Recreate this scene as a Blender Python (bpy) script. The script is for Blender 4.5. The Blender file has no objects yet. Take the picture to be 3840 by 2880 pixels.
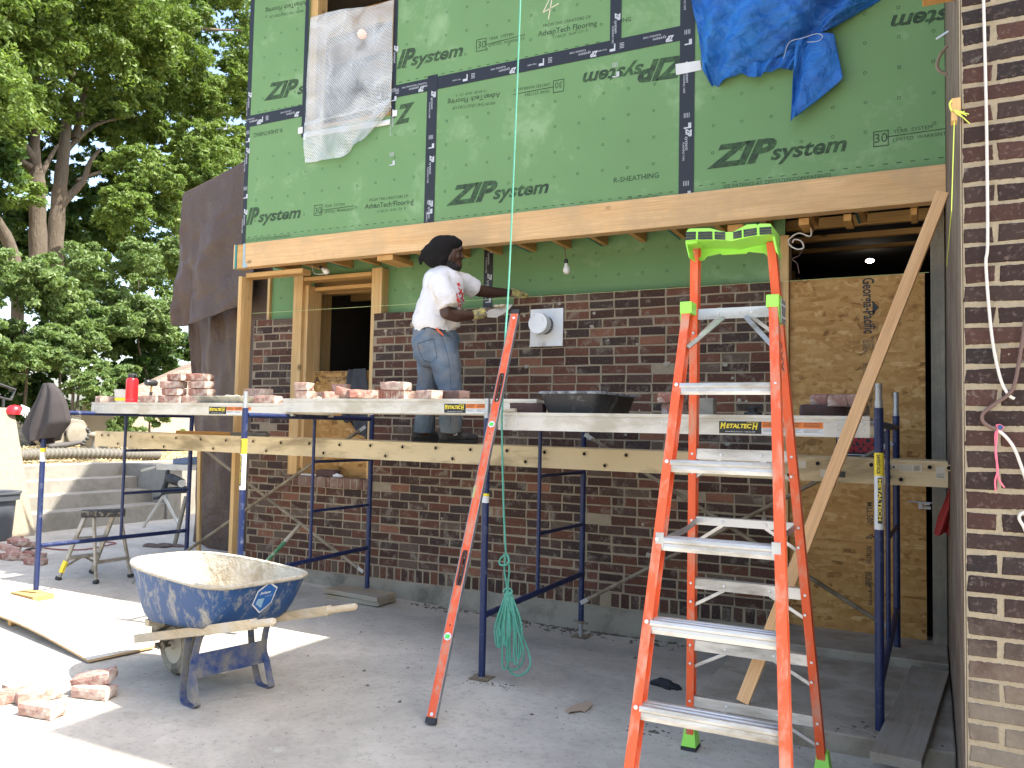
import bpy, math, random
import numpy as np
from mathutils import Vector, Matrix
R = math.radians
random.seed(7)
rng = np.random.default_rng(7)
scene = bpy.context.scene
COL = scene.collection

# ------------------------------------------------------------------ camera
CF = 3067.433                      # focal length in photo pixels (3840 x 2880)
YAW, PITCH, ROLL = -0.473173824, 0.0535058634, 0.0203719737
CAM = np.array([2.34655997, -4.38657994, 1.44231188])
def cam_axes(yaw, pitch, roll):
    cy, sy, cp, sp, cr, sr = math.cos(yaw), math.sin(yaw), math.cos(pitch), math.sin(pitch), math.cos(roll), math.sin(roll)
    right = np.array([cy, -sy, 0.]); fw = np.array([sy*cp, cy*cp, sp]); up = np.cross(right, fw)
    return np.array([cr*right+sr*up, sr*right-cr*up, fw])
CM = cam_axes(YAW, PITCH, ROLL)
cd = bpy.data.cameras.new("camera")
cam = bpy.data.objects.new("camera", cd); COL.objects.link(cam)
cd.sensor_width = 36; cd.lens = 36*CF/3840; cd.clip_start = 0.05; cd.clip_end = 500
mw = Matrix.Identity(4)
for i in range(3):
    mw[i][0] = CM[0][i]; mw[i][1] = -CM[1][i]; mw[i][2] = -CM[2][i]; mw[i][3] = CAM[i]
cam.matrix_world = mw
scene.camera = cam

# ------------------------------------------------------------------ light
SUN_AZ = math.atan2(0.118, 0.993)          # from +X, a little behind the facade line
SUN_EL = R(57.3)
world = bpy.data.worlds.new("World"); scene.world = world; world.use_nodes = True
wn = world.node_tree.nodes; wl = world.node_tree.links
bg = wn['Background']; bg.inputs[1].default_value = 0.15
sky = wn.new('ShaderNodeTexSky'); sky.sky_type = 'NISHITA'; sky.sun_disc = False
sky.sun_elevation = SUN_EL; sky.sun_rotation = math.pi/2 - SUN_AZ
sky.air_density = 1.0; sky.dust_density = 3.0; sky.ozone_density = .4
wl.new(sky.outputs[0], bg.inputs[0])
sd = bpy.data.lights.new("sun", 'SUN'); sd.energy = 4.0; sd.angle = R(0.53); sd.color = (1.0, 0.95, 0.87)
sun = bpy.data.objects.new("sun", sd); COL.objects.link(sun)
sv = Vector((math.cos(SUN_EL)*math.cos(SUN_AZ), math.cos(SUN_EL)*math.sin(SUN_AZ), math.sin(SUN_EL)))
sun.rotation_euler = sv.to_track_quat('Z', 'Y').to_euler(); sun.location = (6, 2, 20)
scene.view_settings.view_transform = 'Standard'; scene.view_settings.look = 'None'
scene.view_settings.exposure = 1.85; scene.view_settings.gamma = 1.0

# ------------------------------------------------------------------ pixel <-> place
def ray(u, v): return np.array([(u-1920)/CF, (v-1440)/CF, 1.]) @ CM
def PX(u, v, x): d = ray(u, v); return CAM + d*(x-CAM[0])/d[0]
def PY(u, v, y): d = ray(u, v); return CAM + d*(y-CAM[1])/d[1]
def PZ(u, v, z): d = ray(u, v); return CAM + d*(z-CAM[2])/d[2]
def PD(u, v, dep): return CAM + dep*ray(u, v)
def proj(P): q = CM@(np.array(P)-CAM); return 1920+CF*q[0]/q[2], 1440+CF*q[1]/q[2]
def depth(P): return (CM@(np.array(P)-CAM))[2]
def along_v(A, B, v):
    A = np.array(A); B = np.array(B); lo, hi = -.5, 1.5
    s = 1 if proj(B)[1] > proj(A)[1] else -1
    for _ in range(40):
        m = (lo+hi)/2
        if (proj(A+(B-A)*m)[1]-v)*s < 0: lo = m
        else: hi = m
    return A+(B-A)*lo

# ------------------------------------------------------------------ mesh building
V3 = lambda p: np.array(p, float)
def unit(a): a = V3(a); return a/np.linalg.norm(a)
class MB:
    def __init__(s): s.v = []; s.f = []; s.m = []
    def add(s, vs, fs, m=0):
        b = len(s.v); s.v += [tuple(float(c) for c in p) for p in vs]
        s.f += [tuple(b+i for i in f) for f in fs]; s.m += [m]*len(fs); return s
    def box(s, x0, x1, y0, y1, z0, z1, m=0):
        return s.obox(((x0+x1)/2, (y0+y1)/2, (z0+z1)/2), (abs(x1-x0)/2, 0, 0), (0, abs(y1-y0)/2, 0), (0, 0, abs(z1-z0)/2), m)
    def obox(s, c, a, b, d, m=0):
        c, a, b, d = V3(c), V3(a), V3(b), V3(d)
        vs = [c+i*a+j*b+k*d for i in (-1, 1) for j in (-1, 1) for k in (-1, 1)]
        fs = [(0, 1, 3, 2), (4, 6, 7, 5), (0, 4, 5, 1), (2, 3, 7, 6), (0, 2, 6, 4), (1, 5, 7, 3)]
        return s.add(vs, fs, m)
    def bar(s, p0, p1, w, h, up=(0, 0, 1), m=0):      # w across, h along 'up'
        p0, p1 = V3(p0), V3(p1); d = unit(p1-p0); x = unit(np.cross(d, up)); y = np.cross(x, d)
        return s.obox((p0+p1)/2, (p1-p0)/2, x*w/2, y*h/2, m)
    def tube(s, pts, r, n=10, cap=True, m=0, closed=False):
        pts = [V3(p) for p in pts]; N = len(pts); rr = r if hasattr(r, '__len__') else [r]*N
        prev = None; rings = []
        for i, p in enumerate(pts):
            if closed: d = pts[(i+1) % N]-pts[i-1]
            else: d = pts[min(i+1, N-1)]-pts[max(i-1, 0)]
            d = d/(np.linalg.norm(d)+1e-9)
            if prev is None:
                ref = np.array([0, 0, 1.]) if abs(d[2]) < .9 else np.array([1., 0, 0])
                x = unit(np.cross(d, ref))
            else:
                x = prev-d*(prev@d); x = x/(np.linalg.norm(x)+1e-9)
            prev = x; y = np.cross(d, x)
            rings.append([p+rr[i]*(math.cos(2*math.pi*k/n)*x+math.sin(2*math.pi*k/n)*y) for k in range(n)])
        vs = [q for rg in rings for q in rg]; fs = []
        M_ = N if closed else N-1
        for i in range(M_):
            j = (i+1) % N
            for k in range(n):
                k2 = (k+1) % n; fs.append((i*n+k, i*n+k2, j*n+k2, j*n+k))
        if cap and not closed:
            fs.append(tuple(range(n-1, -1, -1))); fs.append(tuple((N-1)*n+k for k in range(n)))
        return s.add(vs, fs, m)
    def prism(s, poly, vec, m=0):
        poly = [V3(p) for p in poly]; vec = V3(vec); n = len(poly)
        vs = poly+[p+vec for p in poly]
        fs = [tuple(range(n)), tuple(range(2*n-1, n-1, -1))]+[(i, n+i, n+(i+1) % n, (i+1) % n) for i in range(n)]
        return s.add(vs, fs, m)
    def lathe(s, c, prof, n=20, m=0, ax=(0, 0, 1), capb=True, capt=True):
        c = V3(c); z = unit(ax); ref = np.array([0, 0, 1.]) if abs(z[2]) < .9 else np.array([1., 0, 0])
        x = unit(np.cross(z, ref)); y = np.cross(z, x)
        vs = [c+h*z+r*(math.cos(2*math.pi*k/n)*x+math.sin(2*math.pi*k/n)*y) for r, h in prof for k in range(n)]
        fs = [(i*n+k, i*n+(k+1) % n, (i+1)*n+(k+1) % n, (i+1)*n+k) for i in range(len(prof)-1) for k in range(n)]
        if capb: fs.append(tuple(range(n-1, -1, -1)))
        if capt: fs.append(tuple((len(prof)-1)*n+k for k in range(n)))
        return s.add(vs, fs, m)
    def grid(s, fn, nu, nv, m=0):
        vs = [fn(i/(nu-1), j/(nv-1)) for i in range(nu) for j in range(nv)]
        fs = [(i*nv+j, (i+1)*nv+j, (i+1)*nv+j+1, i*nv+j+1) for i in range(nu-1) for j in range(nv-1)]
        return s.add(vs, fs, m)
    def ball(s, c, r, nu=14, nv=9, m=0):
        c = V3(c); r = V3(r if hasattr(r, '__len__') else (r, r, r))
        vs = [c+r*np.array([0, 0, -1])]
        for j in range(1, nv):
            t = math.pi*j/nv-math.pi/2
            vs += [c+r*np.array([math.cos(t)*math.cos(2*math.pi*k/nu), math.cos(t)*math.sin(2*math.pi*k/nu), math.sin(t)]) for k in range(nu)]
        vs.append(c+r*np.array([0, 0, 1])); T = len(vs)-1; fs = []
        for k in range(nu): fs.append((0, 1+(k+1) % nu, 1+k))
        for j in range(nv-2):
            for k in range(nu):
                a = 1+j*nu; fs.append((a+k, a+(k+1) % nu, a+nu+(k+1) % nu, a+nu+k))
        a = 1+(nv-2)*nu
        for k in range(nu): fs.append((a+k, a+(k+1) % nu, T))
        return s.add(vs, fs, m)
    def limb(s, pts, rads, n=14, m=0):     # closed capsule chain (round ends)
        for i in range(len(pts)-1):
            a, b = V3(pts[i]), V3(pts[i+1]); ra, rb = rads[i], rads[i+1]
            L = np.linalg.norm(b-a); d = (b-a)/L; P = []; Q = []
            for t in (-80, -50, -20): P.append(a+d*ra*math.sin(R(t))); Q.append(ra*math.cos(R(t)))
            P += [a+d*L*k/4 for k in range(5)]; Q += [ra+(rb-ra)*k/4 for k in range(5)]
            for t in (20, 50, 80): P.append(b+d*rb*math.sin(R(t))); Q.append(rb*math.cos(R(t)))
            s.tube(P, Q, n, True, m)
        return s

def wloc(o):
    p = np.zeros(3)
    while o is not None: p = p+np.array(o.location); o = o.parent
    return p
def build(name, mb, mats, parent=None, smooth=35, bevel=0, local=False, loc=None, rot=None):
    if not isinstance(mats, (list, tuple)): mats = [mats]
    me = bpy.data.meshes.new(name)
    v = np.array(mb.v, float)
    off = np.zeros(3)
    if not local:
        off = wloc(parent)
        if loc is not None: off = off+np.array(loc)
        v = v-off
    me.from_pydata([tuple(p) for p in v], [], mb.f)
    for m in mats: me.materials.append(m)
    if len(mats) > 1: me.polygons.foreach_set('material_index', mb.m)
    me.validate(); me.update()
    if smooth:
        me.polygons.foreach_set('use_smooth', [True]*len(me.polygons))
        me.set_sharp_from_angle(angle=R(smooth))
    o = bpy.data.objects.new(name, me); COL.objects.link(o)
    if parent is not None: o.parent = parent
    if loc is not None: o.location = loc
    if rot is not None: o.rotation_euler = rot
    if bevel:
        b = o.modifiers.new('bevel', 'BEVEL'); b.width = bevel; b.segments = 2; b.limit_method = 'ANGLE'; b.angle_limit = R(40)
        b.harden_normals = True
    return o
def tag(o, label, cat, group=None, kind=None):
    o['label'] = label
    if cat: o['category'] = cat
    if group: o['group'] = group
    if kind: o['kind'] = kind
    return o
def thing(name, label, cat, loc=(0, 0, 0), rot=None, group=None):
    o = bpy.data.objects.new(name, None); COL.objects.link(o); o.location = loc
    o.empty_display_size = .1
    if rot is not None: o.rotation_euler = rot
    return tag(o, label, cat, group)
def struct(name, mb, mats, **k):
    o = build(name, mb, mats, **k); o['kind'] = 'structure'; return o

# ------------------------------------------------------------------ lettering
_TC = {}
def glyphs(txt, shear=0., bold=0., space=1.):
    k = (txt, shear, bold, space)
    if k not in _TC:
        c = bpy.data.curves.new('t', 'FONT'); c.body = txt; c.size = 1; c.shear = shear; c.offset = bold; c.space_character = space
        c.resolution_u = 3
        o = bpy.data.objects.new('t', c); COL.objects.link(o)
        dg = bpy.context.evaluated_depsgraph_get(); me = bpy.data.meshes.new_from_object(o.evaluated_get(dg))
        vs = [(p.co.x, p.co.y) for p in me.vertices]; fs = [tuple(f.vertices) for f in me.polygons]
        bpy.data.objects.remove(o); bpy.data.curves.remove(c); bpy.data.meshes.remove(me)
        _TC[k] = (vs, fs)
    return _TC[k]
def text(mb, txt, A, B, nrm, lift=.0015, shear=0., bold=0., height=None, m=0, space=1.):
    """letters from A to B along their baseline; nrm = outward normal; height = cap height (else natural)"""
    vs, fs = glyphs(txt, shear, bold, space)
    A = V3(A); B = V3(B); nrm = unit(nrm); x = B-A; L = np.linalg.norm(x); x = x/L; y = unit(np.cross(nrm, x))
    x0 = min(p[0] for p in vs); x1 = max(p[0] for p in vs); sx = L/(x1-x0); sy = sx if height is None else height/.73
    if fs:
        a, b, c = fs[0][:3]
        ar = (vs[b][0]-vs[a][0])*(vs[c][1]-vs[a][1])-(vs[c][0]-vs[a][0])*(vs[b][1]-vs[a][1])
        if ar < 0: fs = [f[::-1] for f in fs]
    mb.add([A+x*(p[0]-x0)*sx+y*p[1]*sy+nrm*lift for p in vs], fs, m)

# ------------------------------------------------------------------ materials
def S(h):
    h = h.lstrip('#'); c = [int(h[i:i+2], 16)/255 for i in (0, 2, 4)]
    return tuple(((x+.055)/1.055)**2.4 if x > .04045 else x/12.92 for x in c)
class NT:
    def __init__(s, name):
        s.mat = bpy.data.materials.new(name); s.mat.use_nodes = True; s.t = s.mat.node_tree; s.n = s.t.nodes; s.l = s.t.links
        s.b = s.n['Principled BSDF']; s._c = None
    def node(s, t, **k):
        x = s.n.new(t)
        for a, v in k.items(): setattr(x, a, v)
        return x
    def link(s, a, b): s.l.new(a, b)
    def coord(s, scale=(1, 1, 1), rot=(0, 0, 0)):
        if s._c is None: s._c = s.node('ShaderNodeTexCoord')
        m = s.node('ShaderNodeMapping'); m.inputs['Scale'].default_value = scale; m.inputs['Rotation'].default_value = rot
        s.link(s._c.outputs['Object'], m.inputs[0]); return m.outputs[0]
    def noise(s, vec, scale, detail=4, rough=.55, dist=0.):
        x = s.node('ShaderNodeTexNoise'); x.inputs['Scale'].default_value = scale; x.inputs['Detail'].default_value = detail
        x.inputs['Roughness'].default_value = rough; x.inputs['Distortion'].default_value = dist
        s.link(vec, x.inputs['Vector']); return x.outputs['Fac']
    def ramp(s, fac, stops, interp='LINEAR'):
        x = s.node('ShaderNodeValToRGB'); e = x.color_ramp.elements; x.color_ramp.interpolation = interp
        while len(e) < len(stops): e.new(.5)
        for i, (p, c) in enumerate(stops):
            e[i].position = p; e[i].color = (*c, 1) if hasattr(c, '__len__') else (c, c, c, 1)
        s.link(fac, x.inputs[0]); return x.outputs[0]
    def mix(s, fac, a, b, mode='MIX'):
        x = s.node('ShaderNodeMix', data_type='RGBA', blend_type=mode)
        for sock, val in ((x.inputs[0], fac), (x.inputs[6], a), (x.inputs[7], b)):
            if hasattr(val, 'node'): s.link(val, sock)
            elif hasattr(val, '__len__'): sock.default_value = (*val[:3], 1)
            else: sock.default_value = val
        return x.outputs[2]
    def math(s, op, a, b=0.):
        x = s.node('ShaderNodeMath', operation=op)
        for i, val in enumerate((a, b)):
            if hasattr(val, 'node'): s.link(val, x.inputs[i])
            else: x.inputs[i].default_value = val
        return x.outputs[0]
    def bump(s, h, strength=.3, dist=.01, nrm=None):
        x = s.node('ShaderNodeBump'); x.inputs['Strength'].default_value = strength; x.inputs['Distance'].default_value = dist
        s.link(h, x.inputs['Height'])
        if nrm is not None: s.link(nrm, x.inputs['Normal'])
        return x.outputs[0]
    def out(s, col=None, rough=None, metal=None, nrm=None, **k):
        for nm, val in (('Base Color', col), ('Roughness', rough), ('Metallic', metal)):
            if val is None: continue
            if hasattr(val, 'node'): s.link(val, s.b.inputs[nm])
            elif hasattr(val, '__len__'): s.b.inputs[nm].default_value = (*val[:3], 1)
            else: s.b.inputs[nm].default_value = val
        if nrm is not None: s.link(nrm, s.b.inputs['Normal'])
        for a, v in k.items(): s.b.inputs[a].default_value = v
        return s.mat
def dim(c, f): return tuple(min(1, x*f) for x in c)
def MAT(name, col, rough=.6, metal=0., var=.15, scale=6, bump=.15, bscale=80, dirt=None, amt=.35, dscale=5, stretch=(1, 1, 1), spec=.5, bdist=.004):
    n = NT(name); v = n.coord(stretch)
    c = n.mix(n.noise(v, scale, 5), dim(col, 1-var), dim(col, 1+var))
    rg = rough
    if dirt is not None:
        d = n.ramp(n.noise(v, dscale, 8, .68, .3), [(max(0, .62-amt*.5), 0.), (min(1, .74-amt*.3), 1.)])
        c = n.mix(d, c, dirt); rg = n.math('ADD', n.math('MULTIPLY', d, .3), rough)
    nr = n.bump(n.noise(v, bscale, 4), bump, bdist) if bump else None
    m = n.out(c, rg, metal, nr); n.b.inputs['Specular IOR Level'].default_value = spec
    return m
def WOOD(name, c1, c2, axis=0, knots=True, grey=None, rough=.65, spec=.3):
    n = NT(name)
    sc = [9., 9., 9.]; sc[axis] = .55; fs = [150., 150., 150.]; fs[axis] = 4.
    g = n.noise(n.coord(sc), 1.6, 5, .6, 1.2)
    c = n.mix(n.ramp(g, [(.3, 0.), (.7, 1.)]), c1, c2)
    f = n.noise(n.coord(fs), 1., 3)
    c = n.mix(n.math('MULTIPLY', n.ramp(f, [(.35, 1.), (.6, 0.)]), .35), c, dim(c1, .55))
    c = n.mix(n.math('MULTIPLY', n.ramp(n.noise(n.coord(), 2.2, 6, .65), [(.5, 0.), (.75, 1.)]), .4), c, dim(c2, .62))
    if grey is not None: c = n.mix(n.ramp(n.noise(n.coord(), 3.5, 8, .7), [(.42, 0.), (.62, .8)]), c, grey)
    if knots:
        ks = [3.4, 3.4, 3.4]; ks[axis] = 2.1
        vo = n.node('ShaderNodeTexVoronoi'); vo.inputs['Scale'].default_value = 1.15; n.link(n.coord(ks), vo.inputs['Vector'])
        k = n.ramp(vo.outputs['Distance'], [(.035, 1.), (.075, .45), (.11, 0.)])
        c = n.mix(k, c, dim(c1, .28))
    return n.out(c, rough, 0., n.bump(f, .12, .002), **{'Specular IOR Level': spec})
def OSB(name, tint=1.):
    n = NT(name); cols = []; hs = []
    for rot, sc in (((0, .35, 0), (9, 30, 34)), ((0, 1.35, 0), (8, 30, 30)), ((0, -.75, 0), (10, 30, 38))):
        vec = n.coord(sc, rot); vo = n.node('ShaderNodeTexVoronoi'); vo.inputs['Scale'].default_value = .8; n.link(vec, vo.inputs['Vector'])
        sep = n.node('ShaderNodeSeparateColor'); n.link(vo.outputs['Color'], sep.inputs[0])
        cols.append(sep.outputs[0]); hs.append(vo.outputs['Distance'])
    pick = n.ramp(n.noise(n.coord(), 13, 3), [(.45, 0.), (.55, 1.)]); pick2 = n.ramp(n.noise(n.coord((1.3, 1.1, 1.2)), 11, 3), [(.46, 0.), (.56, 1.)])
    f = n.mix(pick2, n.mix(pick, cols[0], cols[1]), cols[2])
    c = n.ramp(f, [(0., dim(S('#7a5629'), tint)), (.10, dim(S('#a67a42'), tint)), (.5, dim(S('#b88c50'), tint)), (.88, dim(S('#c29a5f'), tint)), (1., dim(S('#d3ad76'), tint))])
    c = n.mix(n.math('MULTIPLY', n.noise(n.coord(), 2.5, 5), .3), c, dim(S('#7a5226'), tint))
    return n.out(c, .62, 0., n.bump(f, .25, .004), **{'Specular IOR Level': .3})
def BRICK(name, stops, mort, mamt=.35, rough=.9, low=None):
    n = NT(name); g = n.node('ShaderNodeNewGeometry'); v = n.coord()
    c = n.ramp(g.outputs['Random Per Island'], stops, 'CONSTANT')
    c = n.mix(n.math('MULTIPLY', n.ramp(n.noise(v, 14, 6, .65), [(.35, 0.), (.7, 1.)]), .55), c, n.mix(.5, c, (.02, .016, .016)))
    c = n.mix(n.math('MULTIPLY', n.ramp(n.noise(v, 60, 4, .7), [(.55, 0.), (.7, 1.)]), .35), c, S('#8d7a70'))
    d = n.ramp(n.noise(v, 9, 9, .74, .4), [(.66-mamt*.3, 0.), (.76-mamt*.2, 1.)])
    c = n.mix(n.math('MULTIPLY', d, .75), c, mort)
    if low is not None:
        s_ = n.node('ShaderNodeSeparateXYZ'); n.link(v, s_.inputs[0])
        h = n.math('ADD', s_.outputs[2], n.math('MULTIPLY', n.math('SUBTRACT', n.noise(v, 5, 6, .7), .5), 1.1))
        c = n.mix(n.ramp(h, [(.08, .82), (.95, 0.)]), c, low)
    return n.out(c, rough, 0., n.bump(n.noise(v, 120, 5, .7), .55, .004, ), **{'Specular IOR Level': .25})
m_sheath = MAT('green_sheathing', (.150, .275, .117), .62, var=.10, scale=2.2, bump=.08, bscale=150, dirt=(.24, .37, .20), amt=.12, dscale=2.2, spec=.25)
m_print = MAT('black_print', (.022, .040, .022), .75, var=.5, scale=40, bump=0, dirt=(.06, .12, .055), amt=.42, dscale=30)
m_tape = MAT('black_tape', (.012, .012, .014), .42, var=.3, bump=.35, bscale=25)
m_white_print = MAT('white_print', (.50, .52, .55), .6, bump=0)
m_blackgap = MAT('dark_void', (.006, .006, .007), .9, bump=0)
m_beam = WOOD('pine_beam', S('#cfa36e'), S('#e2bd8c'), 0, True, grey=S('#bf9f76'))
m_studv = WOOD('pine_stud', S('#c49a5f'), S('#d9b884'), 2, True)
m_studv_grey = WOOD('weathered_stud', S('#837a68'), S('#9c937f'), 2, False, grey=S('#6e6a60'))
m_joist = WOOD('pine_joist', S('#b98a4e'), S('#cfa468'), 1, True)
m_headx = WOOD('pine_header', S('#b68a52'), S('#d2a96c'), 0, True)
m_deck = OSB('subfloor_board', .85)
m_osb = OSB('strand_board', 1.0)
m_osb_pale = MAT('dusty_strand_board', (.22, .185, .13), .8, var=.35, scale=18, bump=.3, bscale=40, dirt=(.36, .28, .17), amt=.2, dscale=16)
m_metal_plate = MAT('galvanised_plate', (.40, .47, .46), .38, .85, var=.2, scale=30, bump=.05)
m_teal = MAT('teal_edge', (.02, .20, .20), .6)
m_stain = [(0.0, (0.0672, 0.0336, 0.0235)), (0.2, (0.1008, 0.0459, 0.0304)), (0.34, (0.0528, 0.0314, 0.0245)), (0.46, (0.1296, 0.0526, 0.0314)), (0.6, (0.0888, 0.0515, 0.0372)), (0.72, (0.1536, 0.0627, 0.0372)), (0.81, (0.126, 0.0862, 0.0608)), (0.89, (0.06, 0.0403, 0.0323)), (0.96, (0.24, 0.1064, 0.0608))]
m_brick = BRICK('reclaimed_brick', m_stain, S('#8f8676'), .42)
m_brick_sill = BRICK('sill_brick', [(0., (.15, .072, .055)), (.3, (.20, .11, .085)), (.55, (.13, .06, .045)), (.8, (.23, .15, .12))], S('#9a8e7c'), .5)
m_mortar = MAT('mortar_joint', (.30, .24, .158), .95, var=.3, scale=14, bump=.8, bscale=70, bdist=.01)
m_brick2 = BRICK('wing_brick', [(0., (.035, .021, .018)), (.25, (.047, .029, .024)), (.45, (.062, .030, .023)), (.62, (.028, .021, .020)), (.78, (.075, .036, .027)), (.9, (.04, .028, .025))], (.30, .27, .23), .2, .9, (.33, .275, .205))
m_mortar2 = MAT('cream_mortar', (.325, .265, .178), .95, var=.2, scale=16, bump=1., bscale=45, bdist=.012)
m_lbrick = None
m_conc_found = MAT('foundation_concrete', (.29, .26, .20), .92, var=.2, scale=4, bump=.5, bscale=60, dirt=(.15, .135, .105), amt=.3, dscale=2.5)
m_alu = MAT('aluminium', (.56, .55, .53), .40, .7, var=.12, scale=10, bump=.05, bscale=200, dirt=(.36, .33, .27), amt=.32, dscale=7, stretch=(.3, 1, 1))
m_alu2 = MAT('dusty_aluminium', (.62, .58, .50), .55, .35, var=.1, scale=8, bump=.08, dirt=(.50, .45, .35), amt=.3, dscale=6, stretch=(.4, 1, 1))
m_galv = MAT('galvanised_steel', (.42, .43, .43), .45, .7, var=.25, scale=18, bump=.1)
m_rust = MAT('weathered_brace', (.27, .225, .155), .6, .4, var=.3, scale=14, bump=.2, dirt=(.16, .12, .08), amt=.35)
m_blue = MAT('blue_scaffold_paint', (.010, .020, .078), .45, .0, var=.25, scale=9, bump=.12, dirt=(.10, .115, .16), amt=.13, dscale=14)
m_plank = MAT('stained_plank_metal', (.60, .475, .28), .6, .1, var=.13, scale=4, bump=.1, dirt=(.30, .23, .13), amt=.24, dscale=5, stretch=(.25, 1, 1))
m_orange = MAT('orange_fibreglass', (.70, .095, .022), .55, var=.14, scale=5, bump=.1, bscale=150, dirt=(.52, .25, .16), amt=.26, dscale=16, stretch=(1, 1, .3))
m_lime = MAT('lime_plastic', (.31, .72, .085), .42, var=.06, bump=.1)
m_black = MAT('black_plastic', (.022, .022, .023), .55, var=.3, bump=.2, dirt=(.09, .09, .085), amt=.16, dscale=9)
m_rubber = MAT('black_rubber', (.03, .03, .03), .8, bump=.2)
m_rivet = MAT('rivet', (.62, .62, .60), .4, .5)
m_white = MAT('white_metal', (.80, .81, .80), .42, bump=.05, dirt=(.45, .44, .40), amt=.16)
m_label_y = MAT('yellow_label', (.80, .62, .03), .5, bump=0)
m_label_k = MAT('black_label', (.012, .012, .012), .5, bump=0)
m_label_o = MAT('orange_label', (.80, .21, .03), .5, bump=0)
m_label_w = MAT('white_label', (.66, .66, .64), .5, bump=0)
m_red = MAT('red_paint', (.55, .015, .020), .3, bump=.02, var=.05)
m_signred = MAT('sign_red', (.33, .012, .014), .5, bump=0)
m_rope = MAT('green_rope', (.10, .34, .24), .8, var=.35, scale=60, bump=.5, bscale=200)
# ================================================================== SETTING
YF, YW, YS = 1.35, 1.75, 1.86          # upper storey face, brick face, lower sheathing face
XR = 2.445                             # side of the brick wing
def sm(t): t = max(0, min(1, t)); return t*t*(3-2*t)
def gz(x, y): return -.065-.085*sm(y/1.7)*sm((x+3.2)/3.2)+.004*math.sin(x*2.1+y)*math.sin(y*1.7)
# concrete courtyard
n = NT('courtyard_concrete'); v = n.coord()
c = n.mix(n.ramp(n.noise(v, .9, 9, .68, .3), [(.36, 0.), (.62, 1.)]), (.345, .315, .26), (.52, .475, .395))
c = n.mix(n.math('MULTIPLY', n.ramp(n.noise(v, 5, 9, .7, .4), [(.5, 0.), (.75, 1.)]), .5), c, (.32, .295, .25))
c = n.mix(n.math('MULTIPLY', n.ramp(n.noise(v, 26, 7, .75), [(.52, 0.), (.68, 1.)]), .55), c, (.235, .215, .18))
c = n.mix(n.math('MULTIPLY', n.ramp(n.noise(v, 2.6, 9, .75, .8), [(.58, 0.), (.7, 1.)]), .5), c, (.58, .55, .49))
c = n.mix(n.ramp(n.noise(v, 42, 4, .6), [(.665, 0.), (.71, 1.)]), c, (.11, .10, .085))
nb = n.bump(n.noise(v, 90, 6, .7), .35, .004); nb = n.bump(n.noise(v, 7, 5, .6), .25, .02, nb)
m_conc = n.out(c, .93, 0., nb, **{'Specular IOR Level': .2})
mb = MB()
xs = np.concatenate([np.linspace(-8.4, 3, 60), np.linspace(3.4, 12, 8)]); ys = np.concatenate([np.linspace(-14, -4, 12), np.linspace(-3.6, 5.4, 46)])
mb.add([(x, y, gz(x, y)) for x in xs for y in ys], [(i*len(ys)+j, (i+1)*len(ys)+j, (i+1)*len(ys)+j+1, i*len(ys)+j+1) for i in range(len(xs)-1) for j in range(len(ys)-1)])
struct('courtyard', mb, m_conc)
m_soil = MAT('straw_soil', (.40, .31, .165), .95, var=.35, scale=9, bump=1., bscale=50, bdist=.03, dirt=(.20, .15, .08), amt=.4, dscale=5)
mb = MB(); mb.box(-150, 150, -150, 150, -1.2, -.45); struct('ground', mb, m_soil)
XST = -8.1
def pz(u, v, x): return PX(u, v, x)[2]
ZT = pz(180, 1744, -9.05)              # top of the retaining wall
def bankz(x, y): return ZT-.02+.10*sm((-9.3-x)/3.5)+.05*math.sin(x*3.1)*math.sin(y*2.3)*sm((-9.5-x)/1)+.9*sm((-14-x)/9)
mb = MB()
def fb(a, b):
    x = -9.2-45*a**2.2; y = -20+55*b; return (x, y, bankz(x, y))
mb.grid(fb, 60, 110); struct('soil_bank', mb, m_soil)
# landing slab in front of the door
m_slab = MAT('landing_concrete', (.36, .315, .245), .93, var=.12, scale=3, bump=.4, bscale=90, dirt=(.24, .20, .145), amt=.4, dscale=4)
ld = MB(); ld.box(1.206, XR-.003, -.14, 1.24, -.3, .03); ld.box(1.30, XR-.006, 1.24, YW+.2, -.3, .085)
struct('landing_slab', ld, m_slab, bevel=.012)

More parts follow.
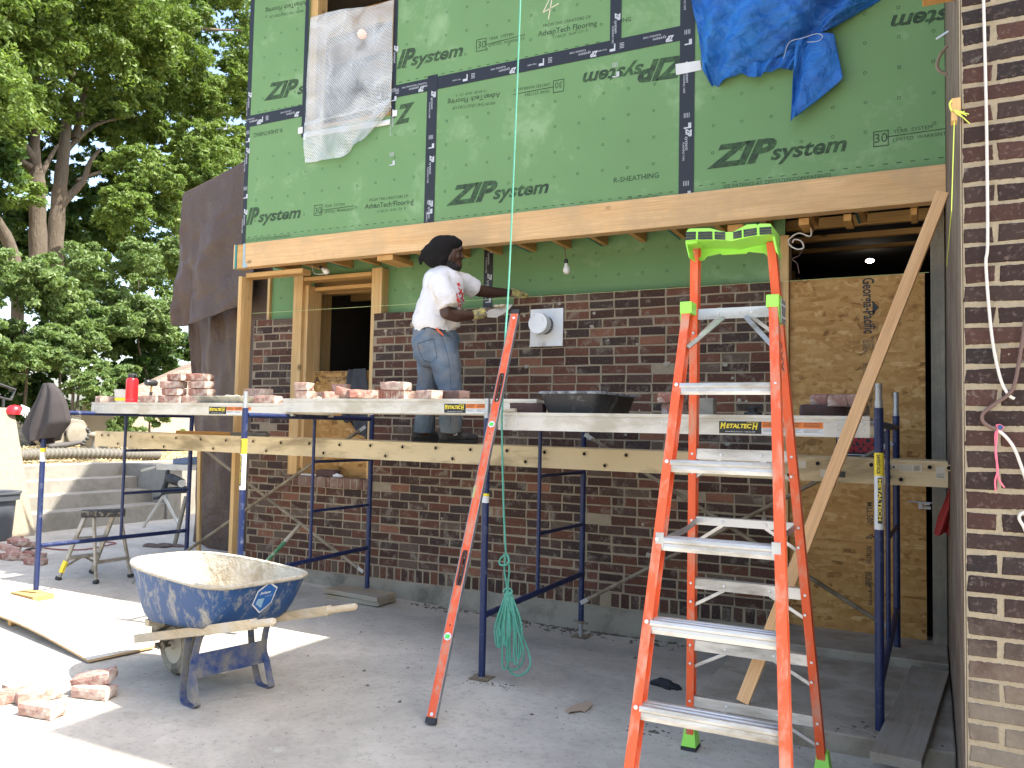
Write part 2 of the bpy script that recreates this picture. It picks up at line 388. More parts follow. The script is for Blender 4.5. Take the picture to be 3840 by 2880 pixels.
# ================================================================== UPPER STOREY + PORCH = one house
house = thing('unfinished_house', 'two storey house shell with green sheathing above a half laid dark brick wall', 'house', (-.5, 3., 0))
def X_(u, v, y=YF): return PY(u, v, y)[0]
def Z_(u, v, y=YF): return PY(u, v, y)[2]
XL = X_(908, 905); ZB = .5*(Z_(1615, 838)+Z_(2573, 731)); ZH = .5*(Z_(1617, 315)+Z_(2577, 121)); ZTOP = 6.0
T1 = .5*(X_(1617, 300)+X_(1615, 838)); T2 = .5*(X_(2577, 200)+X_(2574, 726))
WL = .5*(X_(1158, 30)+X_(1140, 470)); WR = .5*(X_(1485, 5)+X_(1470, 440)); WB = .5*(Z_(1142, 478)+Z_(1472, 448))
UV = X_(2310, 60); UB = X_(2585, 60)
TH = .03; HW = .055           # sheathing thickness, half tape width
def panel(poly, texts, grid, name='sheathing_panel'):
    mb = MB(); mb.prism([(x, YF, z) for x, z in poly], (0, TH, 0))
    o = build(name, mb, m_sheath, house, smooth=0)
    tb = MB(); NF = (0, -1, 0)
    def PT(p): q = PY(p[0], p[1], YF); q[1] = YF; return q
    for t in texts:
        txt, A, B = t[0], PT(t[1]), PT(t[2]); k = dict(t[3]) if len(t) > 3 else {}
        text(tb, txt, A, B, NF, .0012, **k)
    x0, x1, z0, z1 = grid
    if x1 > x0:
        i = 0; x = x0
        while x < x1:
            z = z0; j = 0
            while z < z1:
                sq = (i % 3 == 0); rr = .011
                if not any(a[0] <= x <= a[1] and a[2] <= z <= a[3] for a in HOLES):
                    k = 4 if sq else 12; ph = math.pi/4 if sq else 0; jx, jz = rng.normal(0, .002, 2); y = YF-.001
                    ro = rr*(1.25 if sq else 1.); ri = ro*.66
                    vs = [(x+jx+q*math.cos(2*math.pi*t/k+ph), y, z+jz+q*math.sin(2*math.pi*t/k+ph)) for q in (ro, ri) for t in range(k)]
                    tb.add(vs, [(t, (t+1) % k, k+(t+1) % k, k+t) for t in range(k)])
                z += .2; j += 1
            x += .2; i += 1
    return o, tb
def dashes(tb, A, B, n=16):
    A = PY(*A, YF); B = PY(*B, YF)
    for i in range(n):
        p = A+(B-A)*(i+.25)/n; q = A+(B-A)*(i+.62)/n
        tb.prism([(p[0], YF-.001, p[2]-.003), (q[0], YF-.001, q[2]-.003), (q[0], YF-.001, q[2]+.003), (p[0], YF-.001, p[2]+.003)], (0, .0005, 0))
def frame30(tb, c0, c1):
    a = PY(*c0, YF); b = PY(*c1, YF); w = .006
    x0, x1, z0, z1 = a[0], b[0], b[2], a[2]
    for bx in ((x0, x1, z0, z0+w), (x0, x1, z1-w, z1), (x0, x0+w, z0+w, z1-w), (x1-w, x1, z0+w, z1-w)):
        tb.box(bx[0], bx[1], YF-.0016, YF-.0004, bx[2], bx[3])
def rule(tb, A, B):
    a = PY(*A, YF); b = PY(*B, YF); tb.bar((a[0], YF-.001, a[2]), (b[0], YF-.001, b[2]), .001, .006)
def r2(x, y): return (900+x/1.659, y/1.659)
def r3(x, y): return (1800+x/1.659, y/1.659)
def r4(x, y): return (2700+x/1.659, y/1.659)
BI = dict(shear=.32, bold=.035); SI = dict(shear=.25, bold=.008); SQ = dict(space=1.)
HOLES = [(WL-.03, WR+.03, WB-.03, 9)]
def logo(A, B, zfrac=.40, flip=False):
    """big slanted trade lettering: heavy first word, lighter second word"""
    A = np.array(A, float); B = np.array(B, float); M_ = A+(B-A)*.50; N_ = A+(B-A)*.455
    return [('ZIP', A, M_, dict(shear=.35, bold=.05, height=.155)), ('system', N_, B, dict(shear=.25, bold=.03, height=.108))]
# lower left panel (notched round the window)
o, tb = panel([(XL+.002, ZB), (T1-.001, ZB), (T1-.001, ZH-.001), (WR, ZH-.001), (WR, WB), (WL, WB), (WL, ZH-.001), (XL+.002, ZH-.001)],
    [('IP', r2(38, 1395), r2(118, 1386), dict(shear=.35, bold=.05, height=.155)), ('system', r2(112, 1382), r2(378, 1352), dict(shear=.25, bold=.03, height=.108)),
     ('30', r2(466, 1331), r2(506, 1326)), ('YEAR  SYSTEM', r2(525, 1292), r2(652, 1279)), ('LIMITED  WARRANTY', r2(525, 1328), r2(710, 1308)),
     ('FROM THE CREATORS OF', r2(805, 1254), r2(1048, 1227)), ('AdvanTech Flooring', r2(777, 1300), r2(1080, 1268), dict(bold=.012)), ('11-20-20  16:34  CV  R', r2(852, 1325), r2(1033, 1303)),
     ('NTS AT ZIPSYSTEM.COM/PATENTS', r2(33, 1504), r2(315, 1474)), ('R-SHEATHING', r2(264, 797), r2(86, 829), dict(bold=.01)), ('Z', r2(1088, 640), r2(962, 668), dict(shear=.35, bold=.05, height=.16))],
    (XL+.16, T1-.1, ZB+.22, ZH-.25))
frame30(tb, r2(461, 1278), r2(511, 1338)); rule(tb, r2(512, 1308), r2(712, 1280)); dashes(tb, r2(40, 1478), r2(1110, 1362), 24)
build('printed_lettering', tb, m_print, o, smooth=0)
# lower middle panel
LG = logo(r2(1282, 1275), r3(428, 1196), .385)
o, tb = panel([(T1+.001, ZB), (T2-.001, ZB), (T2-.001, ZH-.001), (T1+.001, ZH-.001)],
    LG+[('R-SHEATHING', r3(832, 1138), r3(1113, 1104), dict(bold=.012)), ('ESR-1473 ESR-1474', r3(915, 1248), r3(1110, 1226)),
     ('ZIP', r3(1300, 345), r3(985, 392), dict(shear=.35, bold=.05, height=.155)), ('system', r3(1020, 398), r3(640, 458), dict(shear=.25, bold=.03, height=.108)),
     ('30', r3(512, 508), r3(468, 515)), ('YEAR SYSTEM', r3(436, 556), r3(280, 580)), ('LIMITED WARRANTY', r3(438, 514), r3(208, 552)),
     ('FROM THE CREATORS OF', r2(1588, 630), r2(1322, 664)), ('AdvanTech Flooring', r2(1620, 574), r2(1292, 624), dict(bold=.012)), ('11-20-20  16:34  CV  R', r2(1532, 557), r2(1340, 588))],
    (T1+.15, T2-.1, ZB+.26, ZH-.25))
frame30(tb, r3(455, 502), r3(523, 568)); rule(tb, r3(455, 541), r3(205, 588)); dashes(tb, r2(1240, 1362), r3(1225, 1190), 26); dashes(tb, r3(400, 412), r3(1180, 262), 12)
build('printed_lettering', tb, m_print, o, smooth=0)
# lower right panel
o, tb = panel([(T2+.001, ZB), (XR-.003, ZB), (XR-.003, ZTOP), (UB, ZTOP), (UB, ZH), (T2+.001, ZH)],
    logo(r3(1410, 1045), r4(790, 935), .385)+[('30', r4(962, 890), r4(1042, 880)), ('YEAR  SYSTEM', r4(1078, 832), r4(1320, 800)), ('LIMITED  WARRANTY', r4(1078, 882), r4(1430, 838)),
     ('SEE PATENTS AT ZIPSYSTEM.COM/PATENTS', r4(20, 1172), r4(690, 1100)), ('system', r4(1590, 28), r4(1065, 102), dict(shear=.25, bold=.03, height=.108))],
    (T2+.19, XR-.06, ZB+.28, ZH+1))
frame30(tb, r4(953, 820), r4(1050, 905)); rule(tb, r4(1050, 850), r4(1425, 797)); dashes(tb, r3(1345, 1157), r4(1425, 975), 20)
build('printed_lettering', tb, m_print, o, smooth=0)
# upper row
o, tb = panel([(XL+.002, ZH+.001), (WL, ZH+.001), (WL, ZTOP), (XL+.002, ZTOP)],
    [('ZIP', r2(147, 622), r2(360, 588), dict(shear=.35, bold=.05, height=.155)), ('s', r2(356, 586), r2(398, 580), dict(shear=.25, bold=.03, height=.108)),
     ('AdvanTech Flooring', r2(420, 2), r2(160, 56), dict(bold=.012)), ('FROM THE CREATORS OF', r2(395, 58), r2(186, 98))], (XL+.2, WL-.05, ZH+.2, 5.6))
dashes(tb, r2(100, 700), r2(395, 648), 7); build('printed_lettering', tb, m_print, o, smooth=0)
o, tb = panel([(WR, ZH+.001), (UV-.001, ZH+.001), (UV-.001, ZTOP), (WR, ZTOP)],
    [('IP', r2(975, 424), r2(1090, 402), dict(shear=.35, bold=.05, height=.155)), ('system', r2(1062, 408), r2(1388, 344), dict(shear=.25, bold=.03, height=.108)),
     ('30', r2(1478, 302), r2(1527, 294)), ('YEAR  SYSTEM', r3(55, 251), r3(208, 222)), ('LIMITED  WARRANTY', r3(55, 291), r3(278, 249)),
     ('FROM THE CREATORS OF', r3(394, 171), r3(690, 112)), ('AdvanTech Flooring', r3(360, 228), r3(728, 158), dict(bold=.012)), ('11-20-20  16:34  CV  R', r3(455, 241), r3(672, 196))],
    (WR+.13, UV-.05, ZH+.2, 5.6))
frame30(tb, r2(1470, 248), r2(1532, 310)); rule(tb, r2(1532, 277), r3(280, 215)); dashes(tb, r2(975, 515), r3(770, 255), 22)
build('printed_lettering', tb, m_print, o, smooth=0)
ch = MB()
for A, B in ((r3(440, -20), r3(392, 78)), (r3(392, 78), r3(490, 22)), (r3(448, -10), r3(426, 120))):
    a = PY(*A, YF); b = PY(*B, YF); ch.bar((a[0], YF-.001, a[2]), (b[0], YF-.001, b[2]), .001, .009)
build('chalk_mark', ch, MAT('chalk', (.62, .56, .42), .9, bump=0), o, smooth=0)
o, tb = panel([(UV+.001, ZH+.001), (UB-.002, ZH+.001), (UB-.002, ZTOP), (UV+.001, ZTOP)], [('ING', r3(880, 141), r3(940, 130), dict(bold=.012))], (0, 0, 0, 0))
build('printed_lettering', tb, m_print, o, smooth=0)
# flashing tape, each run its own strip with its white print
def tape(x0, x1, z0, z1, marks, lift=.003):
    mb = MB(); mb.box(x0, x1, YF-lift, YF-lift+.0015, z0, z1); o = build('flashing_tape', mb, m_tape, house, smooth=0)
    tb = MB(); N_ = (0, -1, 0); y = YF-lift
    for k in marks:
        if x1-x0 > z1-z0:        # horizontal: print upside down
            zc = (z0+z1)/2
            text(tb, 'ZIP', (k, y, zc-.006), (k-.062, y, zc-.006), N_, .0008, shear=.35, bold=.05, height=.042); text(tb, 'system', (k-.058, y, zc+.002), (k-.16, y, zc+.002), N_, .0008, shear=.2, height=.024)
            text(tb, 'FLASHING TAPE', (k-.10, y, zc+.026), (k-.235, y, zc+.026), N_, .0008, height=.015)
            for q in range(4): tb.box(k-.42, k-.385, y-.0008, y-.0004, zc-.022+q*.012, zc-.018+q*.012)
            tb.box(k-.50, k-.465, y-.0008, y-.0004, zc-.034, zc-.014); tb.box(k-.465, k-.455, y-.0008, y-.0004, zc-.034, zc+.022)
            text(tb, 'TILE HERE', (k-.52, y, zc-.004), (k-.60, y, zc-.004), N_, .0008, height=.012)
        else:
            xc = (x0+x1)/2
            text(tb, 'ZIP', (xc-.004, y, k), (xc-.004, y, k-.062), N_, .0008, shear=.35, bold=.05, height=.042); text(tb, 'system', (xc-.008, y, k-.058), (xc-.008, y, k-.16), N_, .0008, shear=.2, height=.024)
            text(tb, 'FLASHING TAPE', (xc-.028, y, k-.10), (xc-.028, y, k-.235), N_, .0008, height=.015)
            for q in range(4): tb.box(xc-.02+q*.012, xc-.016+q*.012, y-.0008, y-.0004, k-.42, k-.385)
            tb.box(xc+.012, xc+.034, y-.0008, y-.0004, k-.50, k-.46); tb.box(xc-.02, xc+.012, y-.0008, y-.0004, k-.50, k-.49)
    if marks: build('tape_print', tb, m_white_print, o, smooth=0)
tape(XL-.004, XL+.045, ZB, ZTOP, [ZB+.35, ZB+.95, ZB+1.5])
tape(XL+.045, WL-.03, ZH-HW, ZH+HW, [XL+.2, WL-.06])
tape(WR+.03, UB, ZH-HW, ZH+HW, [T1+.04, T1+.80, T1+1.5, T2-.1, WR+.33], .003)
tape(T1-.05, T1+.05, ZB+.002, ZH+.075, [ZH-.06, ZH-.62, ZH-1.0], .0055)
tape(T2-.055, T2+.055, ZB+.002, ZTOP, [ZH-.22, ZH-.72, ZH+.4], .0055)
tape(UV-.045, UV+.045, ZH+HW, ZTOP, [ZH+.26], .0055)
tape(WL-.03, WL+.012, WB-.05, ZTOP, [], .0052)
tape(WR-.012, WR+.03, WB-.03, ZTOP, [WB+.62, WB+.05], .0052)
# white tape tab and paper labels beside the openings
mb = MB(); a = PY(*r3(1222, 432), YF); mb.prism([(PY(*r3(*q), YF)[0], YF-.009, PY(*r3(*q), YF)[2]) for q in ((1218, 402), (1372, 378), (1380, 438), (1222, 470))], (0, .002, 0))
build('white_tape_tab', mb, m_label_w, house, smooth=0)
for q0, q1 in (((365, 796), (392, 830)), ((952, 690), (980, 722)), ((398, 834), (412, 870))):
    a = PY(*r2(*q0), YF); b = PY(*r2(*q1), YF); mb = MB(); mb.box(a[0], b[0], YF-.0075, YF-.006, b[2], a[2]); build('paper_label', mb, m_label_w, house, smooth=0)
# upper window: studs, dark room
mb = MB(); mb.box(WL, WL+.09, YF+TH, YF+.16, WB, ZTOP); mb.box(WR-.05, WR, YF+TH, YF+.16, WB, ZTOP); build('window_stud', mb, m_studv, house, smooth=0)
mb = MB(); mb.box(WL+.09, WR-.05, YF+.02, YF+.16, WB, WB+.045); build('window_sill', mb, m_headx, house, smooth=0)
for i in range(4):
    mb = MB(); y = 1.9+.5*i; mb.box(WL-1, WR+1.5, y, y+.04, 5.35, 5.55); build('ceiling_joist', mb, m_headx, house, smooth=0)
# beam across the porch and its hardware
ZBB = .5*(Z_(960, 1004)+Z_(3562, 753))
BX0 = X_(908, 990)
mb = MB(); mb.box(BX0+.06, XR-.002, YF-.045, YF+.055, ZBB, ZB-.002); beam = build('porch_beam', mb, m_beam, house, bevel=.004)
mb = MB(); mb.box(BX0-.04, BX0+.06, YF-.03, YF+.055, ZBB-.004, ZB-.004); build('beam_end_block', mb, m_headx, house, bevel=.003)
mb = MB(); mb.box(BX0-.062, BX0-.04, YF-.036, YF+.05, ZBB-.002, ZB-.006); build('teal_end_board', mb, m_teal, house, smooth=0)
mb = MB(); mb.box(BX0-.078, BX0-.062, YF-.036, YF+.05, ZBB-.004, ZB-.002); build('end_strip', mb, m_beam, house, smooth=0)
mb = MB(); sx = BX0+.055
mb.prism([(sx, YF-.048, ZB-.004), (sx+.026, YF-.048, ZB-.004), (sx+.026, YF-.048, ZBB+.06), (sx+.055, YF-.048, ZBB+.02), (sx+.06, YF-.048, ZBB-.004), (sx, YF-.048, ZBB-.004)], (0, .0022, 0))
build('strap_plate', mb, m_metal_plate, house, smooth=0)
# porch ceiling: deck, joists with teal edges
mb = MB(); mb.box(XL-.02, XR-.004, YF+.06, YS, ZB-.035, ZB-.012); build('porch_deck', mb, m_deck, house, smooth=0)
jx = XL+.25; i = 0
while jx < XR-.1:
    mb = MB(); mb.box(jx, jx+.045, YF+.056, YS-.002, ZBB+.035, ZB-.037)
    j = build('porch_joist', mb, m_joist, house, smooth=0)
    if i % 2 == 0:
        mb = MB(); mb.box(jx-.012, jx, YF+.056, YS-.002, ZBB+.03, ZBB+.05); build('teal_flange', mb, m_teal, j, smooth=0)
    jx += .325; i += 1
for u0, u1, y0, y1 in ((1420, 1478, YF-.02, YF+.30), (2720, 2780, YF+.06, YF+.22), (2990, 3030, YF+.06, YF+.3), (3160, 3190, YF+.06, YF+.3), (3415, 3440, YF+.06, YF+.3)):
    x0 = X_(u0, 960); x1 = X_(u1, 960); mb = MB(); mb.box(x0, x1, y0, y1, ZBB-.05, ZBB-.004); build('nailing_block', mb, m_joist, house, bevel=.002)
# corner post, header plank
a0 = PY(898, 1034, YF); xp = a0[0]
mb = MB(); mb.box(xp, xp+.045, YF-.01, YF+.13, -.2, ZBB-.075); build('corner_post', mb, m_studv, house, bevel=.003)
mb = MB(); mb.box(xp+.05, PY(1140, 1015, YF+.05)[0], YF+.03, YF+.15, ZBB-.085, ZBB-.04); build('post_header', mb, m_headx, house, bevel=.003)
# lower sheathing with the window and door openings
WX0, WX1 = PY(1140, 1250, YW)[0], PY(1392, 1250, YW)[0]      # window studs
ZSILL = PY(1210, 1790, YW)[2]; ZWT = PY(1420, 1030, YW)[2]
DX0, DX1 = PY(2956, 1200, YW)[0], PY(3490, 1200, YW)[0]; ZDT = PY(3200, 870, YW)[2]
XS0 = PY(1020, 1120, YS)[0]
sh = MB(); ZC = ZB-.036
sh.prism([(XS0, YS, ZSILL), (XS0, YS, ZC), (DX0-.04, YS, ZC), (DX0-.04, YS, 0), (WX1, YS, 0), (WX1, YS, ZWT), (WX0, YS, ZWT), (WX0, YS, ZSILL)], (0, .03, 0))
sp = build('sheathing_panel', sh, m_sheath, house, smooth=0)
tb = MB(); x = XS0+.12; i = 0
while x < DX0-.08:
    for z in (ZBB-.02, ZBB-.21):
        sq = i % 4 == 3; k = 4 if sq else 12; ph = math.pi/4 if sq else 0; ro = .0135 if sq else .0115
        if x < WX0-.02 or x > WX1+.05:
            tb.add([(x+q*math.cos(2*math.pi*t/k+ph), YS-.001, z+q*math.sin(2*math.pi*t/k+ph)) for q in (ro, ro*.66) for t in range(k)], [(t, (t+1) % k, k+(t+1) % k, k+t) for t in range(k)])
    x += .2; i += 1
build('printed_lettering', tb, m_print, sp, smooth=0)
YF_ = YF; YF = YS
tx = .5*(PY(1833, 1000, YS)[0]+PY(1828, 1140, YS)[0]); tape(tx-.045, tx+.045, 2.3, ZC, [ZBB-.12, ZBB+.12], .003)
tx = PY(1435, 1100, YS)[0]; tape(tx-.02, tx+.02, 2.2, ZC-.22, [], .003)
tx = PY(1088, 1700, YS)[0]; tape(tx-.03, tx+.04, ZSILL, 2.2, [1.35], .003)
YF = YF_
mb = MB(); mb.box(XS0-.035, XS0-.004, YS-.03, YS+.05, ZSILL, ZBB+.05); build('edge_stud', mb, m_studv, house, smooth=0)
# window studs and header
pa0, pa1 = PY(1103, 1030, YW-.01)[0], PY(1136, 1040, YW-.01)[0]
mb = MB(); mb.box(pa0, pa1, YW-.01, YS+.02, ZSILL, PY(1110, 1030, YW)[2]); build('window_stud', mb, m_studv, house, bevel=.002)
mb = MB(); mb.box(pa1+.001, pa1+.04, YW+.03, YS+.12, ZSILL, ZWT-.04); build('window_stud', mb, m_studv, house, bevel=.002)
pb0, pb1 = PY(1394, 1060, YW+.005)[0], PY(1432, 1060, YW+.005)[0]
mb = MB(); mb.box(pb0, pb1, YW+.005, YS+.03, ZSILL, PY(1400, 1005, YW)[2]); build('window_stud', mb, m_studv, house, bevel=.002)
mb = MB(); mb.box(pa1+.001, pb0-.001, YW+.0, YS+.02, ZWT-.002, ZWT+.035); build('window_header', mb, m_headx, house, bevel=.002)
mb = MB(); mb.box(pa1+.041, pb0-.001, YW+.12, YS+.16, ZWT-.085, ZWT-.05); build('window_header', mb, m_headx, house, bevel=.002)
q0 = PY(1180, 1200, 2.35)[0]; mb = MB(); mb.box(q0, q0+.14, 2.35, 2.45, 0, 3.0); build('room_stud', mb, m_studv, house, smooth=0)
# strand board blocking the lower half of the window, with mill stamp
ZO = PY(1180, 1393, YS+.05)[2]
mb = MB(); mb.box(pa1+.002, pb0+.03, YS+.05, YS+.062, ZSILL-.02, ZO); o = build('strand_board_infill', mb, m_osb, house, smooth=0)
tb = MB(); yy = YS+.05
def c6(x, y): return (860+x/2.676, 880+y/2.676)
for s_, A, B, h in (('RATED SHEATHING', c6(950, 1392), c6(1250, 1387), .018), ('APA', c6(765, 1482), c6(910, 1480), .055), ('SIZED FOR SPACING', c6(932, 1450), c6(1245, 1443), .022), ('EXPOSURE 1', c6(990, 1478), c6(1160, 1474), .022), ('40/20', c6(785, 1412), c6(915, 1408), .03)):
    text(tb, s_, PY(*A, yy), PY(*B, yy), (0, -1, 0), .001, bold=.02 if s_ == 'APA' else .004, height=h)
build('mill_stamp', tb, m_label_k, o, smooth=0)
# dark interior
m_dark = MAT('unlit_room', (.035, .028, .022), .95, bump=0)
rm = MB()
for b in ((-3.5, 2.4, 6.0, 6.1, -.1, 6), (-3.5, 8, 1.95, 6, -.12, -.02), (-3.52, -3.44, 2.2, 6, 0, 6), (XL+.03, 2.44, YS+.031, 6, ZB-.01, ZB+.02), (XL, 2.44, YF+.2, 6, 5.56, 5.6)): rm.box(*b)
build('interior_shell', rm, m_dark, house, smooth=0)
for i in range(8):
    y = 2.05+.4*i; mb = MB(); mb.box(-3.4, 1.1, y, y+.045, ZBB-.16 if i < 1 else ZBB-.10, ZB-.012); build('ceiling_joist', mb, m_headx, house, smooth=0)
# roof above the picture (throws the long shade)
mb = MB(); mb.box(XL-.35, 2.44, YF-.32, 7, ZTOP, ZTOP+.12); mb.prism([(XL-.35, YF-.32, ZTOP+.121), (XL-.35, 7, ZTOP+.121), (XL-.35, 4.75, 9.35), (XL-.35, 2.7, 6.3)], (6.2, 0, 0)); build('roof', mb, MAT('roof_shingle', (.10, .09, .085), .9), house, smooth=0)
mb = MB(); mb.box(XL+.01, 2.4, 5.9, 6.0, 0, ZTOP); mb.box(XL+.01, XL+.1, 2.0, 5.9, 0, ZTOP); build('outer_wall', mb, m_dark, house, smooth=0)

# ------------------------------------------------------------------ brickwork
def brick(mb, x0, x1, z0, z1, y, dep=.08, ch=.0045, jit=.002, m=0, yj=.0016):
    def J(): return rng.normal(0, jit)
    y0 = y+rng.normal(0, yj); r = [(x0+J(), z0+J()), (x1+J(), z0+J()), (x1+J(), z1+J()), (x0+J(), z1+J())]
    cx, cz = (x0+x1)/2, (z0+z1)/2
    inn = [(a+math.copysign(ch, cx-a), b+math.copysign(ch, cz-b)) for a, b in r]
    vs = [(a, y+dep, b) for a, b in r]+[(a, y0+ch, b) for a, b in r]+[(a, y0, b) for a, b in inn]
    fs = [(8, 9, 10, 11)]
    for i in range(4):
        j = (i+1) % 4; fs += [(i, j, 4+j, 4+i), (4+i, 4+j, 8+j, 8+i)]
    mb.add(vs, fs, m)
def bond(mb, x0, x1, z0, rows, h, L, y, jt=.011, start=0, **k):
    for r in range(rows):
        zz0 = z0+r*h+jt/2; zz1 = z0+(r+1)*h-jt/2
        x = math.floor(x0/L)*L+(L/2 if (r+start) % 2 else 0)+rng.uniform(-.008, .008)-L
        while x < x1:
            w = L
            if rng.random() < .05: w = L*.5
            a, b = max(x, x0)+jt/2, min(x+w, x1)-jt/2
            if b-a > .03: brick(mb, a, b, zz0, zz1, y, **k)
            x += w
def stand(mb, x0, x1, z0, z1, w, y, jt=.011):
    x = x0
    while x < x1-.03:
        brick(mb, x+jt/2, min(x+w, x1)-jt/2, z0+jt/2, z1-jt/2, y); x += w*rng.uniform(.92, 1.08)
XA = PY(948, 1300, YW)[0]; XB = PY(1096, 1300, YW)[0]; XC = PY(1397, 1300, YW)[0]; XD = PY(2929, 1300, YW)[0]
ZF = .5*(PY(1829, 2216, YW)[2]+PY(2390, 2284, YW)[2])-.012; ZSO = ZF+.118
ZSTR = .5*(PY(1981, 1111, YW)[2]+PY(2583, 1069, YW)[2]); BH = (ZSTR-ZSO)/32; BL = .212
r_s = int(round((ZSILL-.10-ZSO)/BH)); zs = ZSO+r_s*BH
rl = int(round((PY(1010, 1200, YW)[2]-zs)/BH)); rr_ = 32-r_s
bk = MB(); stand(bk, XA, XD, ZF, ZSO, .078, YW)
bond(bk, XA, XD, ZSO, r_s, BH, BL, YW)
bond(bk, XA, XB, zs, rl, BH, BL, YW, start=r_s); bond(bk, XC, XD, zs, rr_-1, BH, BL, YW, start=r_s)
bond(bk, PY(1922, 1120, YW)[0], XD, zs+(rr_-1)*BH, 1, BH, BL, YW, start=r_s+rr_-1)
bond(bk, DX1+.09, XR-.004, ZF, 34, BH, BL, YW+.02)
# return of the left pier beside the window
for r in range(rl+1):
    z0 = zs+(r-1)*BH; vs0 = MB(); brick(vs0, YW+.004, YW+.10, z0+.005, z0+BH-.005, 0)
    bk.add([(XB+.012+p[1]*(-1), p[0], p[2]) for p in vs0.v], [f[::-1] for f in vs0.f])
bw = build('brick_wall', bk, m_brick, house, smooth=0)
mo = MB(); g = .0035
mo.box(XA+.004, XD-.004, YW+g, YW+.09, ZF, zs); mo.box(XA+.004, XB-.002, YW+g, YW+.09, zs, zs+rl*BH-.006)
mo.box(XC+.003, XD-.004, YW+g, YW+.09, zs, zs+(rr_-1)*BH-.006); mo.box(PY(1925, 1120, YW)[0], XD-.004, YW+g, YW+.088, zs+(rr_-1)*BH-.006, zs+rr_*BH-.008)
mo.box(DX1+.093, XR-.007, YW+.02+g, YW+.1, ZF, 2.7)
build('mortar_bed', mo, m_mortar, bw, smooth=0)
sl = MB(); x = XB+.02
while x < XC+.0:
    brick(sl, x, x+.066, zs+.005, zs+.10, YW-.035, dep=.12); x += .077
sb = build('brick_sill', sl, m_brick_sill if 'm_brick_sill' in globals() else m_brick, house, smooth=0)
mb = MB(); mb.box(XB+.024, XC-.004, YW-.03, YW+.1, zs, zs+.094); build('mortar_bed', mb, m_mortar, sb, smooth=0)
# mortar splashes stuck on the courses
spm = MB()
for _ in range(46):
    x = rng.uniform(XC+.05, XD-.05); z = rng.uniform(1.4, ZSTR-.08) if rng.random() < .75 else rng.uniform(.4, 1.4)
    k = 9; a0 = rng.uniform(.006, .022); vs = [(x+a0*rng.uniform(.5, 1.3)*math.cos(2*math.pi*t/k)*1.3, YW-.003, z+a0*rng.uniform(.5, 1.3)*math.sin(2*math.pi*t/k)) for t in range(k)]
    spm.prism(vs, (0, .006, 0))
build('mortar_splash', spm, MAT('pale_mortar', (.34, .305, .24), .95, bump=.8), bw, smooth=0)
mb = MB(); mb.box(XL+.1, XD+.02, YW-.004, YW+.3, -.4, ZF); build('foundation', mb, m_conc_found, house, bevel=.006)
# door side: left post, grey right post, rough lintel
mb = MB(); mb.box(PY(2926, 1000, YW+.02)[0], DX0-.001, YW+.02, YW+.16, .09, PY(2940, 880, YW)[2]); build('door_post', mb, m_studv, house, bevel=.002)
mb = MB(); mb.box(DX1+.001, DX1+.085, YW-.03, YW+.12, .0, PY(3500, 790, YW)[2]); build('door_post', mb, m_studv_grey, house, bevel=.003)
for z0, z1, y0 in ((PY(3200, 845, 2.1)[2], PY(3200, 805, 2.1)[2], 2.1), (PY(3200, 893, 2.5)[2], PY(3200, 872, 2.5)[2], 2.5), (PY(3200, 935, 3.1)[2], PY(3200, 921, 3.1)[2], 3.1)):
    mb = MB(); mb.box(DX0-.6, 2.4, y0, y0+.05, z0, z1); build('room_header', mb, m_headx, house, smooth=0)
n = NT('lit_lamp'); n.b.inputs['Emission Color'].default_value = (1, .93, .8, 1); n.b.inputs['Emission Strength'].default_value = 9.0; m_lit = n.mat
n = NT('warm_lamp'); n.b.inputs['Emission Color'].default_value = (1, .28, .03, 1); n.b.inputs['Emission Strength'].default_value = .35; m_warm = n.mat
p = PY(3262, 978, 3.6); mb = MB(); mb.ball(p, (.035, .035, .02)); lm = build('room_lamp', mb, m_lit, house)
p = PY(1357, 128, YF+.35); mb = MB(); mb.ball(p, .045); build('room_lamp', mb, m_warm, house)
# wall vent
def c3_(x, y): return (1800+x/1.659, 1000+y/1.659)
vp0 = PY(*c3_(318, 268), YW); vp1 = PY(*c3_(517, 485), YW)
vent = None
mb = MB(); mb.box(vp0[0], vp1[0], YW-.012, YW-.002, vp1[2], vp0[2]); mb.box(vp0[0]-.004, vp1[0]+.004, YW-.02, YW-.003, vp1[2]-.012, vp1[2]-.001)
vent = build('wall_vent', mb, m_white, house, bevel=.002)
hc = PY(*c3_(362, 352), YW-.16); hr = .085
mb = MB(); mb.lathe((hc[0], YW-.012, hc[2]), [(hr*.86, 0), (hr*.86, .07), (hr*1.0, .085), (hr*1.0, .15), (hr*.98, .158)], 40, ax=(0, -1, 0)); build('vent_hood', mb, m_white, vent)
mb = MB()
for k in range(34):
    a = 2*math.pi*k/34; e = np.array([math.cos(a), 0, math.sin(a)]); t_ = np.array([-math.sin(a), 0, math.cos(a)]); c0 = np.array([hc[0], YW-.012-.037, hc[2]])+e*hr*.865
    mb.obox(c0, t_*.004, (0, .020, 0), e*.003)
build('vent_slot', mb, m_blackgap, vent, smooth=0)
